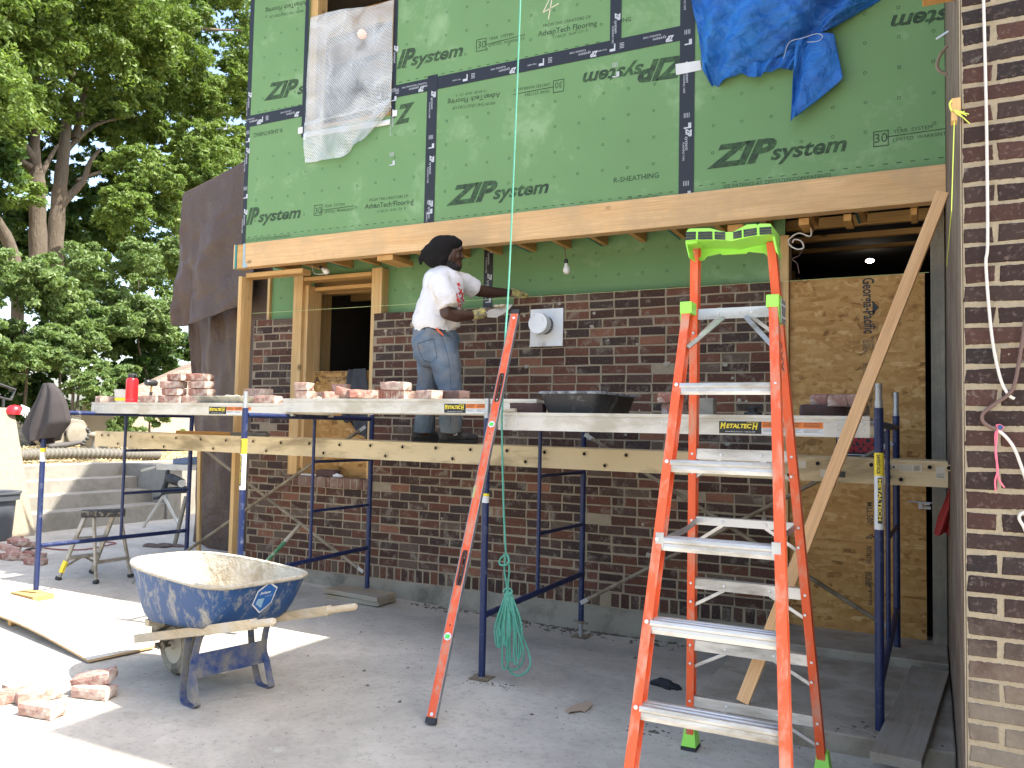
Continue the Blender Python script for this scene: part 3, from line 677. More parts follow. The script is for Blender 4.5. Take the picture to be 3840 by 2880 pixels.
# ================================================================== BRICK WING on the right
YP = -1.32
wing = thing('brick_wing', 'dark brown brick house corner with thick cream mortar joints at right edge', 'building', (3.5, 0, 0))
HWING = 5.95
bk = MB(); ph = .0672; z0 = -.15; r = 0
jz = PY(3600, 400, YP)[2]; z0 = jz-ph*math.ceil((jz+.15)/ph)
nrow = int(math.ceil((3.0-z0)/ph)); y = YP
for r in range(nrow):
    a = z0+r*ph; x = XR+.006; first = .098 if (r+int(1)) % 2 else .203
    while x < 3.9:
        w = first if x < XR+.02 else .203
        brick(bk, x, x+w-.014, a+.007, a+ph-.007, y, ch=.004, jit=.0024, yj=.0006); x += w
wb = build('brick_face', bk, m_brick2, wing, smooth=0)
mo = MB()
def fm(a, b):
    x = XR+.002+a*1.45; z = z0+b*(nrow*ph)
    return (x, YP+.0042+rng.normal(0, .0010)-.0010*max(0, math.sin(x*37+z*19)*math.sin(z*61-x*11)), z)
mo.grid(fm, 150, 300); build('mortar_face', mo, m_mortar2, wing, smooth=60)
m_trim = WOOD('weathered_trim', (.115, .078, .055), (.20, .145, .105), 2, False, grey=(.27, .22, .165), rough=.85)
mb = MB(); mb.box(XR, XR+.03, YP+.03, YF+.5, -.2, HWING); build('edge_board', mb, m_trim, wing, smooth=0)
mb = MB(); mb.box(XR-.004, XR-.0005, YP+.004, YP+.016, -.1, 3.0); build('corner_bead', mb, m_mortar2, wing, smooth=0)
mb = MB(); mb.box(XR+.035, 8.2, YP+.02, 7, -.2, HWING-.02); mb.box(XR+.035, 8.2, YP+.012, YP+.019, 3.0, HWING-.02); build('wing_core', mb, m_brick2, wing, smooth=0)
mb = MB(); mb.box(XR-.02, 8.4, YP-.03, 7.2, HWING, HWING+.1); build('wing_roof', mb, m_trim, wing, smooth=0)
# cables and cords on the wing face
def onface(p, d=.012): q = PY(p[0], p[1], YP-d); return q
def smooth_path(P, n=8):
    P = [V3(p) for p in P]; out = []
    for i in range(len(P)-1):
        a, b, c, d = P[max(i-1, 0)], P[i], P[i+1], P[min(i+2, len(P)-1)]
        for t in np.arange(n)/n: out.append(.5*((2*b)+(-a+c)*t+(2*a-5*b+4*c-d)*t*t+(-a+3*b-3*c+d)*t**3))
    out.append(P[-1]); return out
m_cable = MAT('white_cable', (.60, .56, .50), .5, bump=.05); m_cableb = MAT('brown_cable', (.13, .075, .06), .5, bump=.1)
def r4b(x, y): return (2700+x/1.659, 1000+y/1.659)
mb = MB(); mb.tube(smooth_path([onface(q) for q in [(3690, -80), r4(1640, 0), r4(1650, 400), r4(1660, 900), r4(1665, 1500), r4b(1655, 0), r4b(1690, 420), r4b(1740, 680), r4b(1790, 790), r4b(1832, 822)]]), .0048, 8)
tag(build('hanging_cable', mb, m_cable), 'white cable hanging straight down the brick wing face', 'cable')
mb = MB(); mb.tube(smooth_path([onface(q, .016) for q in [r4b(1900, 330), r4b(1885, 430), r4b(1840, 700), r4b(1800, 790), r4b(1700, 860), r4b(1640, 910), r4b(1630, 950), r4b(1660, 985), r4b(1720, 1015)]]), .0058, 8)
tag(build('bent_cable', mb, m_cableb), 'brown cable bent in a hook on the brick wing face', 'cable')
mb = MB(); mb.tube(smooth_path([onface(q, .014) for q in [r4b(1722, 1012), r4b(1780, 1060), r4b(1830, 1130), r4b(1870, 1230), r4b(1905, 1330)]]), .005, 8)
tag(build('bent_cable', mb, m_cable), 'pale cable end curving down from the screw on the brick wing', 'cable')
mb = MB(); mb.tube(smooth_path([onface(q, .012) for q in [r4b(1900, 1525), r4b(1870, 1540), r4b(1862, 1570), r4b(1890, 1620), r4b(1910, 1680), r4b(1905, 1760)]]), .005, 8)
tag(build('hanging_cable', mb, m_cable), 'white cable loop at the far right edge low on the brick wing', 'cable')
tw = thing('pink_string', 'pink mason string hanging from a blue screw on the brick wing', 'string', tuple(onface(r4b(1740, 1000))))
m_pink = MAT('pink_twine', (.75, .16, .22), .8, bump=.3, bscale=200); mb = MB()
mb.tube(smooth_path([onface(q, .014) for q in [r4b(1725, 995), r4b(1712, 1060), r4b(1720, 1180), r4b(1725, 1270), r4b(1740, 1330), r4b(1770, 1375)]]), .003, 6)
mb.tube(smooth_path([onface(q, .017) for q in [r4b(1728, 995), r4b(1722, 1070), r4b(1714, 1160), r4b(1728, 1260), r4b(1712, 1330), r4b(1715, 1395)]]), .003, 6)
mb.tube(smooth_path([onface(q, .012) for q in [r4b(1715, 990), r4b(1740, 985), r4b(1760, 1000), r4b(1740, 1018), r4b(1715, 1000)]]), .0035, 6)
build('strand', mb, m_pink, tw)
mb = MB(); c = onface(r4b(1742, 1000), .004); mb.lathe(c, [(.004, 0), (.004, .012), (.008, .013), (.0075, .017)], 12, ax=(0, -1, 0)); build('screw', mb, MAT('blue_screw', (.04, .09, .2), .4, .6), tw)
lb = thing('line_block', 'pine line block with yellow twine at the corner of the brick wing', 'line block', tuple(onface(r4(1466, 660))))
a = onface(r4(1437, 612), .03); b = onface(r4(1498, 688), .03); mb = MB(); mb.box(a[0], b[0], YP-.03, YP+.02, b[2], a[2]); mb.box(a[0], a[0]+.018, YP-.03, YP+.02, b[2]-.03, b[2]-.001); build('block', mb, m_studv, lb, bevel=.002)
m_ytw = MAT('yellow_twine', (.62, .75, .12), .7, bump=.2); mb = MB()
for k in range(8):
    e = r4(1500+rng.uniform(0, 55), 690+rng.uniform(0, 85)); mb.tube(smooth_path([onface(r4(1455, 685), .034), onface(r4(1480, 690+k*3), .04), onface(e, .03)], 4), .0016, 5)
mb.tube(smooth_path([onface(q, .035) for q in (r4(1440, 690), r4(1428, 650), r4(1440, 625))]), .003, 6); build('twine_tuft', mb, m_ytw, lb)
mb = MB(); mb.tube([onface(r4(1458, 730), .02), onface(r4b(1440, -350), .02), PY(*r4b(1410, 0), .0)], .0016, 5); tag(build('plumb_twine', mb, m_ytw), 'thin yellow twine running down along the wooden wing edge', 'string')
mb = MB(); a = PY(*c6(232, 790), YW-.02); b = PY(3484, 1021, YW-.02); mid = (a+b)/2-np.array([0, 0, .004]); mb.tube([a, mid, b], .0016, 5); tag(build('mason_line', mb, MAT('lime_line', (.62, .72, .30), .7, bump=0)), 'taut pale mason line stretched along the top brick course', 'string')
# odd bits on the wing edge above
mb = MB(); mb.bar(onface(r4(1422, 155), .0)+np.array([-.0, .05, 0]), onface(r4(1345, 205), .0)+np.array([0, .05, 0]), .006, .006); tag(build('metal_spike', mb, m_galv), 'small steel spike poking out from the wing edge near top', 'spike')
mb = MB(); q0, q1 = PY(*r4(1240, -30), -.9), PY(*r4(1400, 45), -.9); mb.box(q0[0]+.01, XR-.001, -.9, -.82, q1[2]+.055, q0[2]+.08); tag(build('wood_block_end', mb, m_joist, bevel=.004), 'pale broken wood block end jutting from the wing edge at the top of the picture', 'wood block')
mb = MB(); mb.tube(smooth_path([PY(*q, -.6) for q in (r4(1415, 285), r4(1385, 320), r4(1358, 370), r4(1352, 420), r4(1380, 450), r4(1415, 462))]), .007, 8); tag(build('frayed_strap', mb, m_trim), 'frayed brown strap looping out of the wing edge', 'strap')

# ================================================================== TARPS AND FILM
def cloth(name, fn, nu, nv, mats, label, cat, thick=.003, sub=1, parent=None):
    mb = MB(); mb.grid(fn, nu, nv); o = build(name, mb, mats, parent, smooth=60) 
    s = o.modifiers.new('solid', 'SOLIDIFY'); s.thickness = thick
    if sub: m = o.modifiers.new('sub', 'SUBSURF'); m.levels = sub; m.render_levels = sub
    return tag(o, label, cat) if parent is None else o
def wr(a, b, k=1.): return (math.sin(a*13*k+b*5)+.6*math.sin(a*29*k-b*11+1)+.4*math.sin(b*31*k+a*17+2)+.3*math.sin(a*53-b*47))/2
def interp(P, t):
    t = max(0, min(1, t))*(len(P)-1); i = min(int(t), len(P)-2); f = t-i
    return tuple(P[i][k]+(P[i+1][k]-P[i][k])*f for k in range(2))
n = NT('brown_tarp'); v = n.coord(); c = n.mix(n.noise(v, 4, 6), (.066, .040, .027), (.118, .072, .048))
nb = n.bump(n.noise(n.coord((1, 1, 1)), 5, 8, .65, 1.2), .9, .035); nb = n.bump(n.noise(n.coord((8, 8, 160)), 1, 2), .10, .002, nb)
m_btarp = n.out(c, .45, 0., nb)
YB = 2.55
top = [(685, 725), (800, 668), (985, 565)]; bot = [(668, 1228), (760, 1222), (960, 1128)]
def f_up(a, b):
    p = interp(top, a); q = interp(bot, a); u = p[0]+(q[0]-p[0])*b; w = p[1]+(q[1]-p[1])*b
    P = PY(u, w, YB); P[1] += (.035*wr(a*1.2, b)+.03*wr(a*.5+.2, b*2.1))*min(1, b*2)+.05*math.sin(a*9)*b-.10*b; return P
cloth('brown_tarp', f_up, 26, 30, m_btarp, 'upper brown tarp sheet hung over the side of the house with slanted top', 'tarp')
tl = [(700, 1190), (790, 1165), (880, 940), (1075, 925)]; bl = [(712, 2010), (780, 2050), (900, 2085), (1075, 2100)]
def f_lo(a, b):
    p = interp(tl, a); q = interp(bl, a); u = p[0]+(q[0]-p[0])*b; w = p[1]+(q[1]-p[1])*b
    P = PY(u, w, YB+.16); P[1] += .09*math.sin(a*8+b*2.2)*(.3+.7*b)+.05*wr(a, b*.6)+.1*max(0, math.sin(a*17+b*3))*.4; return P
cloth('brown_tarp', f_lo, 36, 40, m_btarp, 'lower brown tarp hanging in folds behind the corner post down to the ground', 'tarp')
n = NT('blue_tarp'); v = n.coord(); c = n.mix(n.ramp(n.noise(v, 3, 6, .6), [(.35, 0.), (.65, 1.)]), (.010, .085, .36), (.015, .17, .56)); c = n.mix(n.ramp(n.noise(v, 9, 8, .75, .5), [(.68, 0.), (.74, 1.)]), c, (.11, .09, .08))
nb = n.bump(n.noise(v, 9, 8, .65, 1.2), 1., .035)
m_bltarp = n.out(c, .45, 0., nb)
n.b.inputs['Transmission Weight'].default_value = 0
def r3p(x, y): return (1800+x/1.659, y/1.659)
tt = [(2585, -90), (2700, -90), (2900, -90), (3100, -90), (3340, -90)]
bb = [(2612, 210), (2690, 330), (2745, 325), (2870, 280), (3090, 112)]
bb = [(2640, 268), (2672, 332), (2760, 290), (2880, 240), (3000, 185), (3110, 125), (3340, -30)]
def f_bt(a, b):
    p = interp(tt, a); q = interp(bb, a); u = p[0]+(q[0]-p[0])*b; w = p[1]+(q[1]-p[1])*b
    bulge = .02+.16*math.sin(math.pi*min(1, b*.9+.1))*math.sin(math.pi*max(.04, min(.96, a*.95+.03)))
    P = PY(u, w, YF-.02); P = P+ (CAM-P)/np.linalg.norm(CAM-P)*0
    P[1] -= bulge+.030*math.sin(a*24+b*7)+.030*wr(a*1.3, b*1.4)+.016*wr(a*2.7+1, b*2.3); return P
BLT = cloth('blue_tarp', f_bt, 64, 50, m_bltarp, 'bulging bright blue tarp over the upper right window', 'tarp')
t2 = [(2760, 262), (2830, 235), (2900, 220), (2990, 180), (3060, 125)]; b2 = [(2760, 268), (2835, 295), (2870, 270), (2940, 258), (2965, 262)]
def f_b2(a, b):
    p = interp(t2, a); q = interp(b2, a); u = p[0]+(q[0]-p[0])*b; w = p[1]+(q[1]-p[1])*b
    P = PY(u, w, YF-.07); P[1] -= .02*math.sin(a*30)+.012*wr(a, b); return P
cloth('tarp_hem', f_b2, 30, 8, m_bltarp, '', '', parent=BLT)
t3 = [(2985, 160), (3040, 120), (3128, 128)]; b3 = [(2962, 452), (2985, 440), (3162, 292)]
def f_b3(a, b):
    p = interp(t3, a); q = interp(b3, a); u = p[0]+(q[0]-p[0])*b; w = p[1]+(q[1]-p[1])*b
    P = PY(u, w, YF-.09); P[1] -= .02*math.sin(a*9+b*4)+.014*wr(a, b); return P
cloth('tarp_corner', f_b3, 20, 24, m_bltarp, '', '', parent=BLT)
mb = MB(); mb.tube(smooth_path([PY(*q, YF-.14) for q in (r4(395, 365), r4(430, 265), r4(520, 235), r4(600, 210), r4(638, 225), r4(610, 255), r4(540, 262))]), .0022, 5); build('cord', mb, m_white_print, BLT)
# woven film over the upper left window
n = NT('woven_film'); v = n.coord()
br = n.node('ShaderNodeTexBrick'); br.inputs['Scale'].default_value = 1; br.inputs['Brick Width'].default_value = .022; br.inputs['Row Height'].default_value = .012; br.inputs['Mortar Size'].default_value = .0022; br.inputs['Mortar Smooth'].default_value = .3
mp = n.node('ShaderNodeCombineXYZ'); sp_ = n.node('ShaderNodeSeparateXYZ'); n.link(v, sp_.inputs[0]); n.link(sp_.outputs[0], mp.inputs[0]); n.link(sp_.outputs[2], mp.inputs[1]); n.link(mp.outputs[0], br.inputs['Vector'])
n.out((.80, .81, .80), .25, 0., n.bump(n.noise(v, 6, 8, .6, 1.5), .8, .03))
n.b.inputs['Coat Weight'].default_value = .3
tr = n.node('ShaderNodeBsdfTransparent'); tr.inputs[0].default_value = (.93, .95, .95, 1); ms = n.node('ShaderNodeMixShader')
fac = n.math('ADD', n.math('MULTIPLY', br.outputs['Fac'], .30), n.math('MULTIPLY', n.ramp(n.noise(v, 3.2, 6, .6, 1.), [(.3, .03), (.7, .38)]), 1.))
n.link(fac, ms.inputs[0]); n.link(tr.outputs[0], ms.inputs[1]); n.link(n.b.outputs[0], ms.inputs[2]); n.link(ms.outputs[0], n.n['Material Output'].inputs[0])
m_film = n.mat
ft = [r2(443, 112), r2(560, 90), r2(700, 62), r2(830, 40), r2(962, 0)]; fb_ = [r2(404, 790), r2(520, 765), r2(680, 735), r2(840, 690), r2(945, 635)]
def f_film(a, b):
    p = interp(ft, a); q = interp(fb_, a); u = p[0]+(q[0]-p[0])*b; w = p[1]+(q[1]-p[1])*b
    P = PY(u, w, YF-.012); P[1] -= .012+.022*(1+math.sin(a*6+b*5))*math.sin(math.pi*a)+.010*wr(a, b)*(.3+b); return P
FLM = cloth('window_film', f_film, 30, 40, m_film, 'translucent woven plastic film stretched over the upper left window, with a loose flap below', 'plastic film', .0012)
fb2 = [r2(406, 1015), r2(520, 1000), r2(655, 990), r2(705, 905), r2(790, 880), r2(940, 660)]
def f_flap(a, b):
    p = interp(fb_, a); q = interp(fb2, a); u = p[0]+(q[0]-p[0])*b; w = p[1]-16*(1-b)+(q[1]-p[1])*b
    P = PY(u, w, YF-.03); P[1] -= .012+.012*math.sin(math.pi*a)+(.02*math.sin(a*14+b*3)+.016*wr(a, b))*b; return P
cloth('loose_flap', f_flap, 30, 22, m_film, '', '', .0012, parent=FLM)
mb = MB(); mb.grid(lambda a, b: (PY(*r2(406+a*530, 822-a*80+b*34), YF-.012)+np.array([0, -.004*math.sin(a*20), 0])), 14, 3); o = tag(build('flashing_sheet', mb, m_label_w), 'white flashing strip under the upper left window film', 'flashing')
s = o.modifiers.new('solid', 'SOLIDIFY'); s.thickness = .002

# ================================================================== SCAFFOLD
def pole_x(pts, y): return sum(PY(u, v, y)[0] for u, v in pts)/len(pts)
FX = [(pole_x([(160, 1769), (132, 2210)], 0), pole_x([(716, 1697), (698, 2041)], 1.524)),
      (pole_x([(917, 1546), (902, 2072)], 0), pole_x([(1394, 1566), (1377, 2202)], 1.524)),
      (pole_x([(1824, 1580), (1810, 2535)], 0), pole_x([(2184, 1645), (2184, 2325)], 1.524)),
      (pole_x([(3290, 1540), (3305, 2774)], 0), pole_x([(3356, 1603), (3369, 2499)], 1.524))]
ZTB = 1.495
FZB = [(PY(132, 2212, 0)[2], -.04), (-.03, PY(1377, 2205, 1.524)[2]), (PY(1810, 2535, 0)[2], PY(2184, 2328, 1.524)[2]), (PY(3306, 2777, 0)[2], PY(3369, 2500, 1.524)[2])]
FZT = [(1.53, 1.53), (PY(919, 1530, 0)[2], 1.53), (PY(1822, 1568, 0)[2], 1.53), (PY(3288, 1530, 0)[2], PY(3352, 1560, 1.524)[2])]
LEG = [pole_x([(476, 1559), (451, 2005)], .80), pole_x([(1181, 1566), (1162, 2091)], .80), pole_x([(2022, 1630), (2020, 2200)], .80), pole_x([(3330, 1610), (3330, 2340)], .8)]
LBL = ['leftmost blue scaffold frame, half sunlit, with a jacket over its front post', 'blue scaffold frame behind the wheelbarrow with sun on its front post', 'blue scaffold frame next to the orange level and green rope', 'blue scaffold frame nearest the brick wing with yellow label on its front post']
frames = []
for i in range(4):
    (xf, xb), (zf, zb), (tf, tb_) = FX[i], FZB[i], FZT[i]
    fr = thing('scaffold_frame', LBL[i], 'scaffold frame', (xf, 0, zf), group='blue scaffold end frames')
    def P(t, z, xf=xf, xb=xb): return np.array([xf+(xb-xf)*t/1.524, t, z])
    mb = MB(); mb.tube([P(0, zf), P(0, tf)], .0215, 14); po = build('post', mb, m_blue, fr)
    mb = MB(); mb.tube([P(1.524, zb), P(1.524, tb_)], .0215, 14); build('post', mb, m_blue, fr)
    for t, z in ((0, tf), (1.524, tb_)):
        if i == 0 and t == 0: zz = .03
        mb = MB(); mb.tube([P(t, z-.02), P(t, z+.035)], .0195, 12); mb.tube([P(t, z+.0345), P(t, z+.035+(.085 if t == 0 else .12))], .0165, 12); build('coupling_pin', mb, m_galv, fr)
    mb = MB(); mb.tube([P(0.02, ZTB), P(1.50, ZTB)], .019, 12); build('top_bar', mb, m_blue, fr)
    zbar = .5*(zf+zb)+.26
    if i == 1: zb0, zb1 = PY(1041, 2129, .39)[2], PY(1376, 2055, 1.5)[2]
    elif i == 2: zb0, zb1 = PY(1824, 2307, .02)[2], PY(2178, 2155, 1.5)[2]
    elif i == 0: zb0, zb1 = PY(158, 2047, 0.02)[2], PY(696, 1990, 1.5)[2]
    else: zb0, zb1 = .24, PY(3360, 2290, 1.5)[2]
    s_ = (zb1-zb0)/(1.5-(.39 if i == 1 else .02)); z00 = zb0-s_*(.39 if i == 1 else .02)
    mb = MB(); mb.tube([P(.02, z00+s_*.02), P(1.50, z00+s_*1.5)], .019, 12); build('bottom_bar', mb, m_blue, fr)
    xl = LEG[i]; tl_ = .80
    mb = MB(); mb.tube([(xl, tl_, z00+s_*tl_), (xl, tl_, ZTB)], .0135, 10); build('inner_leg', mb, m_blue, fr)
    for q in ((1186, 1732) if i == 1 else (2027, 1785) if i == 2 else (475, 1690) if i == 0 else (3335, 1790), (1176, 1918) if i == 1 else (2027, 2003) if i == 2 else (468, 1851) if i == 0 else (3335, 2020)):
        z = PY(*q, tl_)[2]; mb = MB(); mb.tube([(xl, tl_, z), P(1.505, z)], .0125, 10); build('rung', mb, m_blue, fr)
    # printed stickers wrapped on the front post
    if i in (0, 1, 3):
        zs_ = {0: (PY(168, 1730, 0)[2], PY(166, 1680, 0)[2]), 1: (PY(915, 1837, 0)[2], PY(916, 1645, 0)[2]), 3: (PY(3294, 1985, 0)[2], PY(3294, 1698, 0)[2])}[i]
    else: zs_ = (PY(1825, 1885, 0)[2], PY(1828, 1850, 0)[2])
    za, zt_ = zs_; zm = za+(zt_-za)*.70
    mb = MB(); mb.tube([P(0, zm), P(0, zt_)], .0219, 16, False, 0); mb.tube([P(0, za), P(0, zm)], .0219, 16, False, 1)
    f = np.array([-.30, -.95, 0]) if i < 3 else np.array([-.02, -1, 0]); f = unit(f); sdv = unit(np.cross((0, 0, 1), f))
    if i == 3 or i == 1:
        def TX(tx, zA, zB, h, off=0.):
            c0 = P(0, zA)+f*.0222-sdv*(off+h*.5); c1 = P(0, zB)+f*.0222-sdv*(off+h*.5)
            k = len(mb.v); text(mb, tx, c0, c1, f, .0012, bold=.025, height=h, m=2 if tx != 'METALTECH' else 3)
        mb.prism([P(0, za+.03)+f*.0222-sdv*.004, P(0, zm-.01)+f*.0222-sdv*.004, P(0, zm-.01)+f*.0222+sdv*.016, P(0, za+.03)+f*.0222+sdv*.016], f*.0006, 2)
        TX('SAFERSTACK', zt_-.008, zm+.008, .016); TX('METALTECH', zm-.016, za+.045, .015, -.006)
    so = build('sticker', mb, [m_label_y, m_label_w, m_label_k, m_label_y], fr)
    frames.append((fr, P, zf, zb))
# feet: jacks and plates
def jack(i, t, zlow, label, plate=True):
    fr, P, zf, zb = frames[i]; z = zf if t == 0 else zb; p = P(t, z)
    jk = thing('screw_jack', label, 'screw jack', tuple(P(t, zlow)))
    mb = MB(); mb.tube([P(t, zlow+.006), P(t, z+.0)], .0155, 12); build('screw', mb, m_galv, jk)
    mb = MB(); mb.lathe(P(t, z-.02), [(.03, 0), (.03, .018)], 10); d = np.array([.9, -.35, 0])
    mb.bar(P(t, z-.011)-d*.075, P(t, z-.011)+d*.07, .014, .016); build('wing_nut', mb, m_rust, jk, bevel=.002)
    if plate:
        mb = MB(); mb.box(p[0]-.06, p[0]+.06, p[1]-.06, p[1]+.06, zlow, zlow+.006); build('base_plate', mb, m_rust, jk)
jack(2, 0, gz(0, 0)+.002, 'galvanised screw jack under the front post beside the orange level')
jack(2, 1.524, gz(0, 1.5)+.002, 'galvanised screw jack under the back post close to the foundation')
jack(3, 0, gz(2.1, -.2)+.002, 'galvanised screw jack under the post beside the landing slab edge', True)
# cross braces
def brace(A, B, label):
    A, B = V3(A), V3(B); d = unit(B-A); br_ = thing('cross_brace', label, 'brace', tuple(A), group='scaffold cross braces')
    mb = MB(); mb.tube([A+d*.07, B-d*.07], .015, 10); build('tube', mb, m_rust, br_)
    for p, q in ((A, A+d*.09), (B, B-d*.09)):
        mb = MB(); mb.bar(p, q, .006, .032, (0, 0, 1)); build('flat_end', mb, m_galv, br_, bevel=.002)
yb = 1.49
b2 = frames[1][1](1.524, 0)[0]; b1 = frames[0][1](1.524, 0)[0]; b3 = frames[2][1](1.524, 0)[0]; b4 = frames[3][1](1.524, 0)[0]
brace((b2-.02, yb, PY(1372, 2146, yb)[2]), (b1+.02, yb, 1.12+.15), 'brace rising left from the foot of the back post near the wood pads')
brace((b2-.02, yb-.03, PY(1393, 1600, yb)[2]), (b1+.02, yb-.03, .12), 'brace falling left from below the grey jacket past the tarp')
brace((b3+.02, yb, PY(2168, 1628, yb)[2]), (b4-.02, yb, PY(3290, 2358, yb)[2]), 'brace falling right behind the step ladder to the door')
brace((b3+.02, yb-.03, PY(2176, 2258, yb)[2]), (b4-.02, yb-.03, PY(3350, 1660, yb)[2]), 'brace rising right from the low back post toward the no smoking sign')
# aluminium walk boards
def board(x0, x1, y0, y1, zt, zb, label, stickers, rivets):
    o = thing('walk_board', label, 'scaffold plank', (x0, y0, zb), group='aluminium scaffold walk boards')
    mb = MB(); mb.box(x0+.012, x1-.012, y0+.024, y1-.024, zt-.018, zt-.004); build('deck', mb, m_alu2, o, smooth=0)
    for ya, s in ((y0, 1), (y1, -1)):
        h = zt-zb; pr = [(0, 0), (0, h*.70), (.004, h*.74), (.004, h*.80), (.0, h*.83), (0, h), (.03, h), (.03, h-.004), (.006, h-.004), (.006, .006), (.028, .006), (.028, 0)]
        mb = MB(); mb.prism([(x0, ya+s*a, zb+b) for a, b in (pr if s > 0 else pr[::-1])], (x1-x0, 0, 0)); rail = build('side_rail', mb, m_alu2, o, smooth=0)
        if s > 0:
            for rx, rz in rivets: mb = MB(); mb.lathe((rx, ya, zb+rz*h), [(.006, 0), (.005, .003), (.001, .0042)], 8, ax=(0, -1, 0)); build('rivet', mb, m_rivet, rail)
            if stickers:
                sx, ex = stickers; mb = MB(); yy = ya-.001; z1 = zb+h*.68; z0_ = zb+h*.08; L = ex-sx; xa = sx+L*.42
                mb.prism([(sx, yy, z0_), (xa, yy, z0_), (xa, yy, z1), (sx, yy, z1)], (0, .0006, 0), 0)
                text(mb, 'M', (sx+L*.012, yy, z0_+h*.24), (sx+L*.068, yy, z0_+h*.24), (0, -1, 0), .001, shear=.2, bold=.04, height=h*.30, m=1)
                text(mb, 'ETALTEC', (sx+L*.072, yy, z0_+h*.27), (sx+L*.325, yy, z0_+h*.27), (0, -1, 0), .001, shear=.2, bold=.04, height=h*.21, m=1)
                text(mb, 'H', (sx+L*.33, yy, z0_+h*.22), (sx+L*.385, yy, z0_+h*.22), (0, -1, 0), .001, shear=.2, bold=.04, height=h*.30, m=1)
                for k in range(5):
                    a = sx+L*(.275+.022*k); mb.prism([(a, yy-.0006, z0_+h*.52), (a+L*.008, yy-.0006, z0_+h*.52), (a+L*.030, yy-.0006, z0_+h*.58), (a+L*.022, yy-.0006, z0_+h*.58)], (0, .0004, 0), 1)
                text(mb, 'WWW.METALTECH.CO  1 800 363-7587', (sx+L*.06, yy, z0_+h*.06), (sx+L*.36, yy, z0_+h*.06), (0, -1, 0), .001, height=h*.06, m=2)
                xm = xa+.001; zc = z0_+(z1-z0_)*.5
                mb.prism([(xm, yy, zc), (ex, yy, zc), (ex, yy, z1), (xm, yy, z1)], (0, .0006, 0), 3); mb.prism([(xm, yy, z0_), (ex, yy, z0_), (ex, yy, zc-.001), (xm, yy, zc-.001)], (0, .0006, 0), 2)
                for k in range(3):
                    a = xm+(ex-xm)*(k+.06)/3; b = xm+(ex-xm)*(k+.94)/3
                    text(mb, ('WARNING', 'AVERTISSEMENT', 'ADVERTENCIA')[k], (a, yy, z1-h*.085), (b, yy, z1-h*.085), (0, -1, 0), .001, bold=.02, height=h*.055, m=0)
                    for q in range(4): mb.box(a, b-(q % 2)*.01, yy-.0009, yy-.0004, z1-h*(.115+.035*q)-.0014, z1-h*(.115+.035*q), 0)
                    for q in range(4): mb.box(a, b-(q % 3)*.012, yy-.0009, yy-.0004, zc-h*(.05+.045*q)-.0012, zc-h*(.05+.045*q), 0)
                build('warning_sticker', mb, [m_label_k, m_label_y, m_label_w, m_label_o], rail, smooth=0)
    for xe, s in ((x0, -1), (x1, 1)):
        for ya in (y0+.05, y1-.05):
            mb = MB(); zz = zt-.045; mb.tube([(xe-s*.01, ya, zz), (xe+s*.012, ya, zz+.012), (xe+s*.035, ya, zz+.012), (xe+s*.05, ya, zz-.006), (xe+s*.05, ya, zz-.022)], .008, 8); build('hook', mb, m_galv, o)
    return o
zp1t, zp1b = PY(342, 1508, .45)[2], PY(342, 1549, .45)[2]
zp2t, zp2b = PY(1060, 1494, .42)[2], PY(1060, 1545, .42)[2]
Y3 = .045
zp3t, zp3b = PY(1871, 1546, Y3)[2], PY(1871, 1612, Y3)[2]
xr = [PY(u, 1530, .45)[0] for u in (350, 362, 388)]
def rv(us, y, zs=(.35, .6)): return [(PY(u, 1530, y)[0], z) for u in us for z in zs]
x1a, x1b = PY(342, 1530, .45)[0], PY(1100, 1530, .45)[0]
board(x1a, x1b, .45, .93, zp1t, zp1b, 'aluminium walk board at left carrying the red bottle and brick stacks', (PY(783, 1560, .45)[0], PY(940, 1560, .45)[0]), rv((350, 362, 388, 664), .45))
x2a, x2b = PY(1058, 1530, .42)[0], PY(2012, 1530, .42)[0]
board(x2a, x2b, .42, .90, zp2t, zp2b, "aluminium walk board in the middle, before the worker's legs", (PY(1666, 1530, .42)[0], PY(1862, 1530, .42)[0]), rv((1066, 1090, 1120, 1505), .42))
x3a, x3b = PY(1868, 1570, Y3)[0], PY(3262, 1570, Y3)[0]
board(x3a, x3b, Y3, .55, zp3t, zp3b, 'aluminium walk board at right carrying the black mortar tub', (PY(2697, 1590, Y3)[0], PY(3087, 1590, Y3)[0]), rv((1898, 1940, 2485, 3138), Y3)+[(x3b-.03, .35), (x3b-.03, .62)])
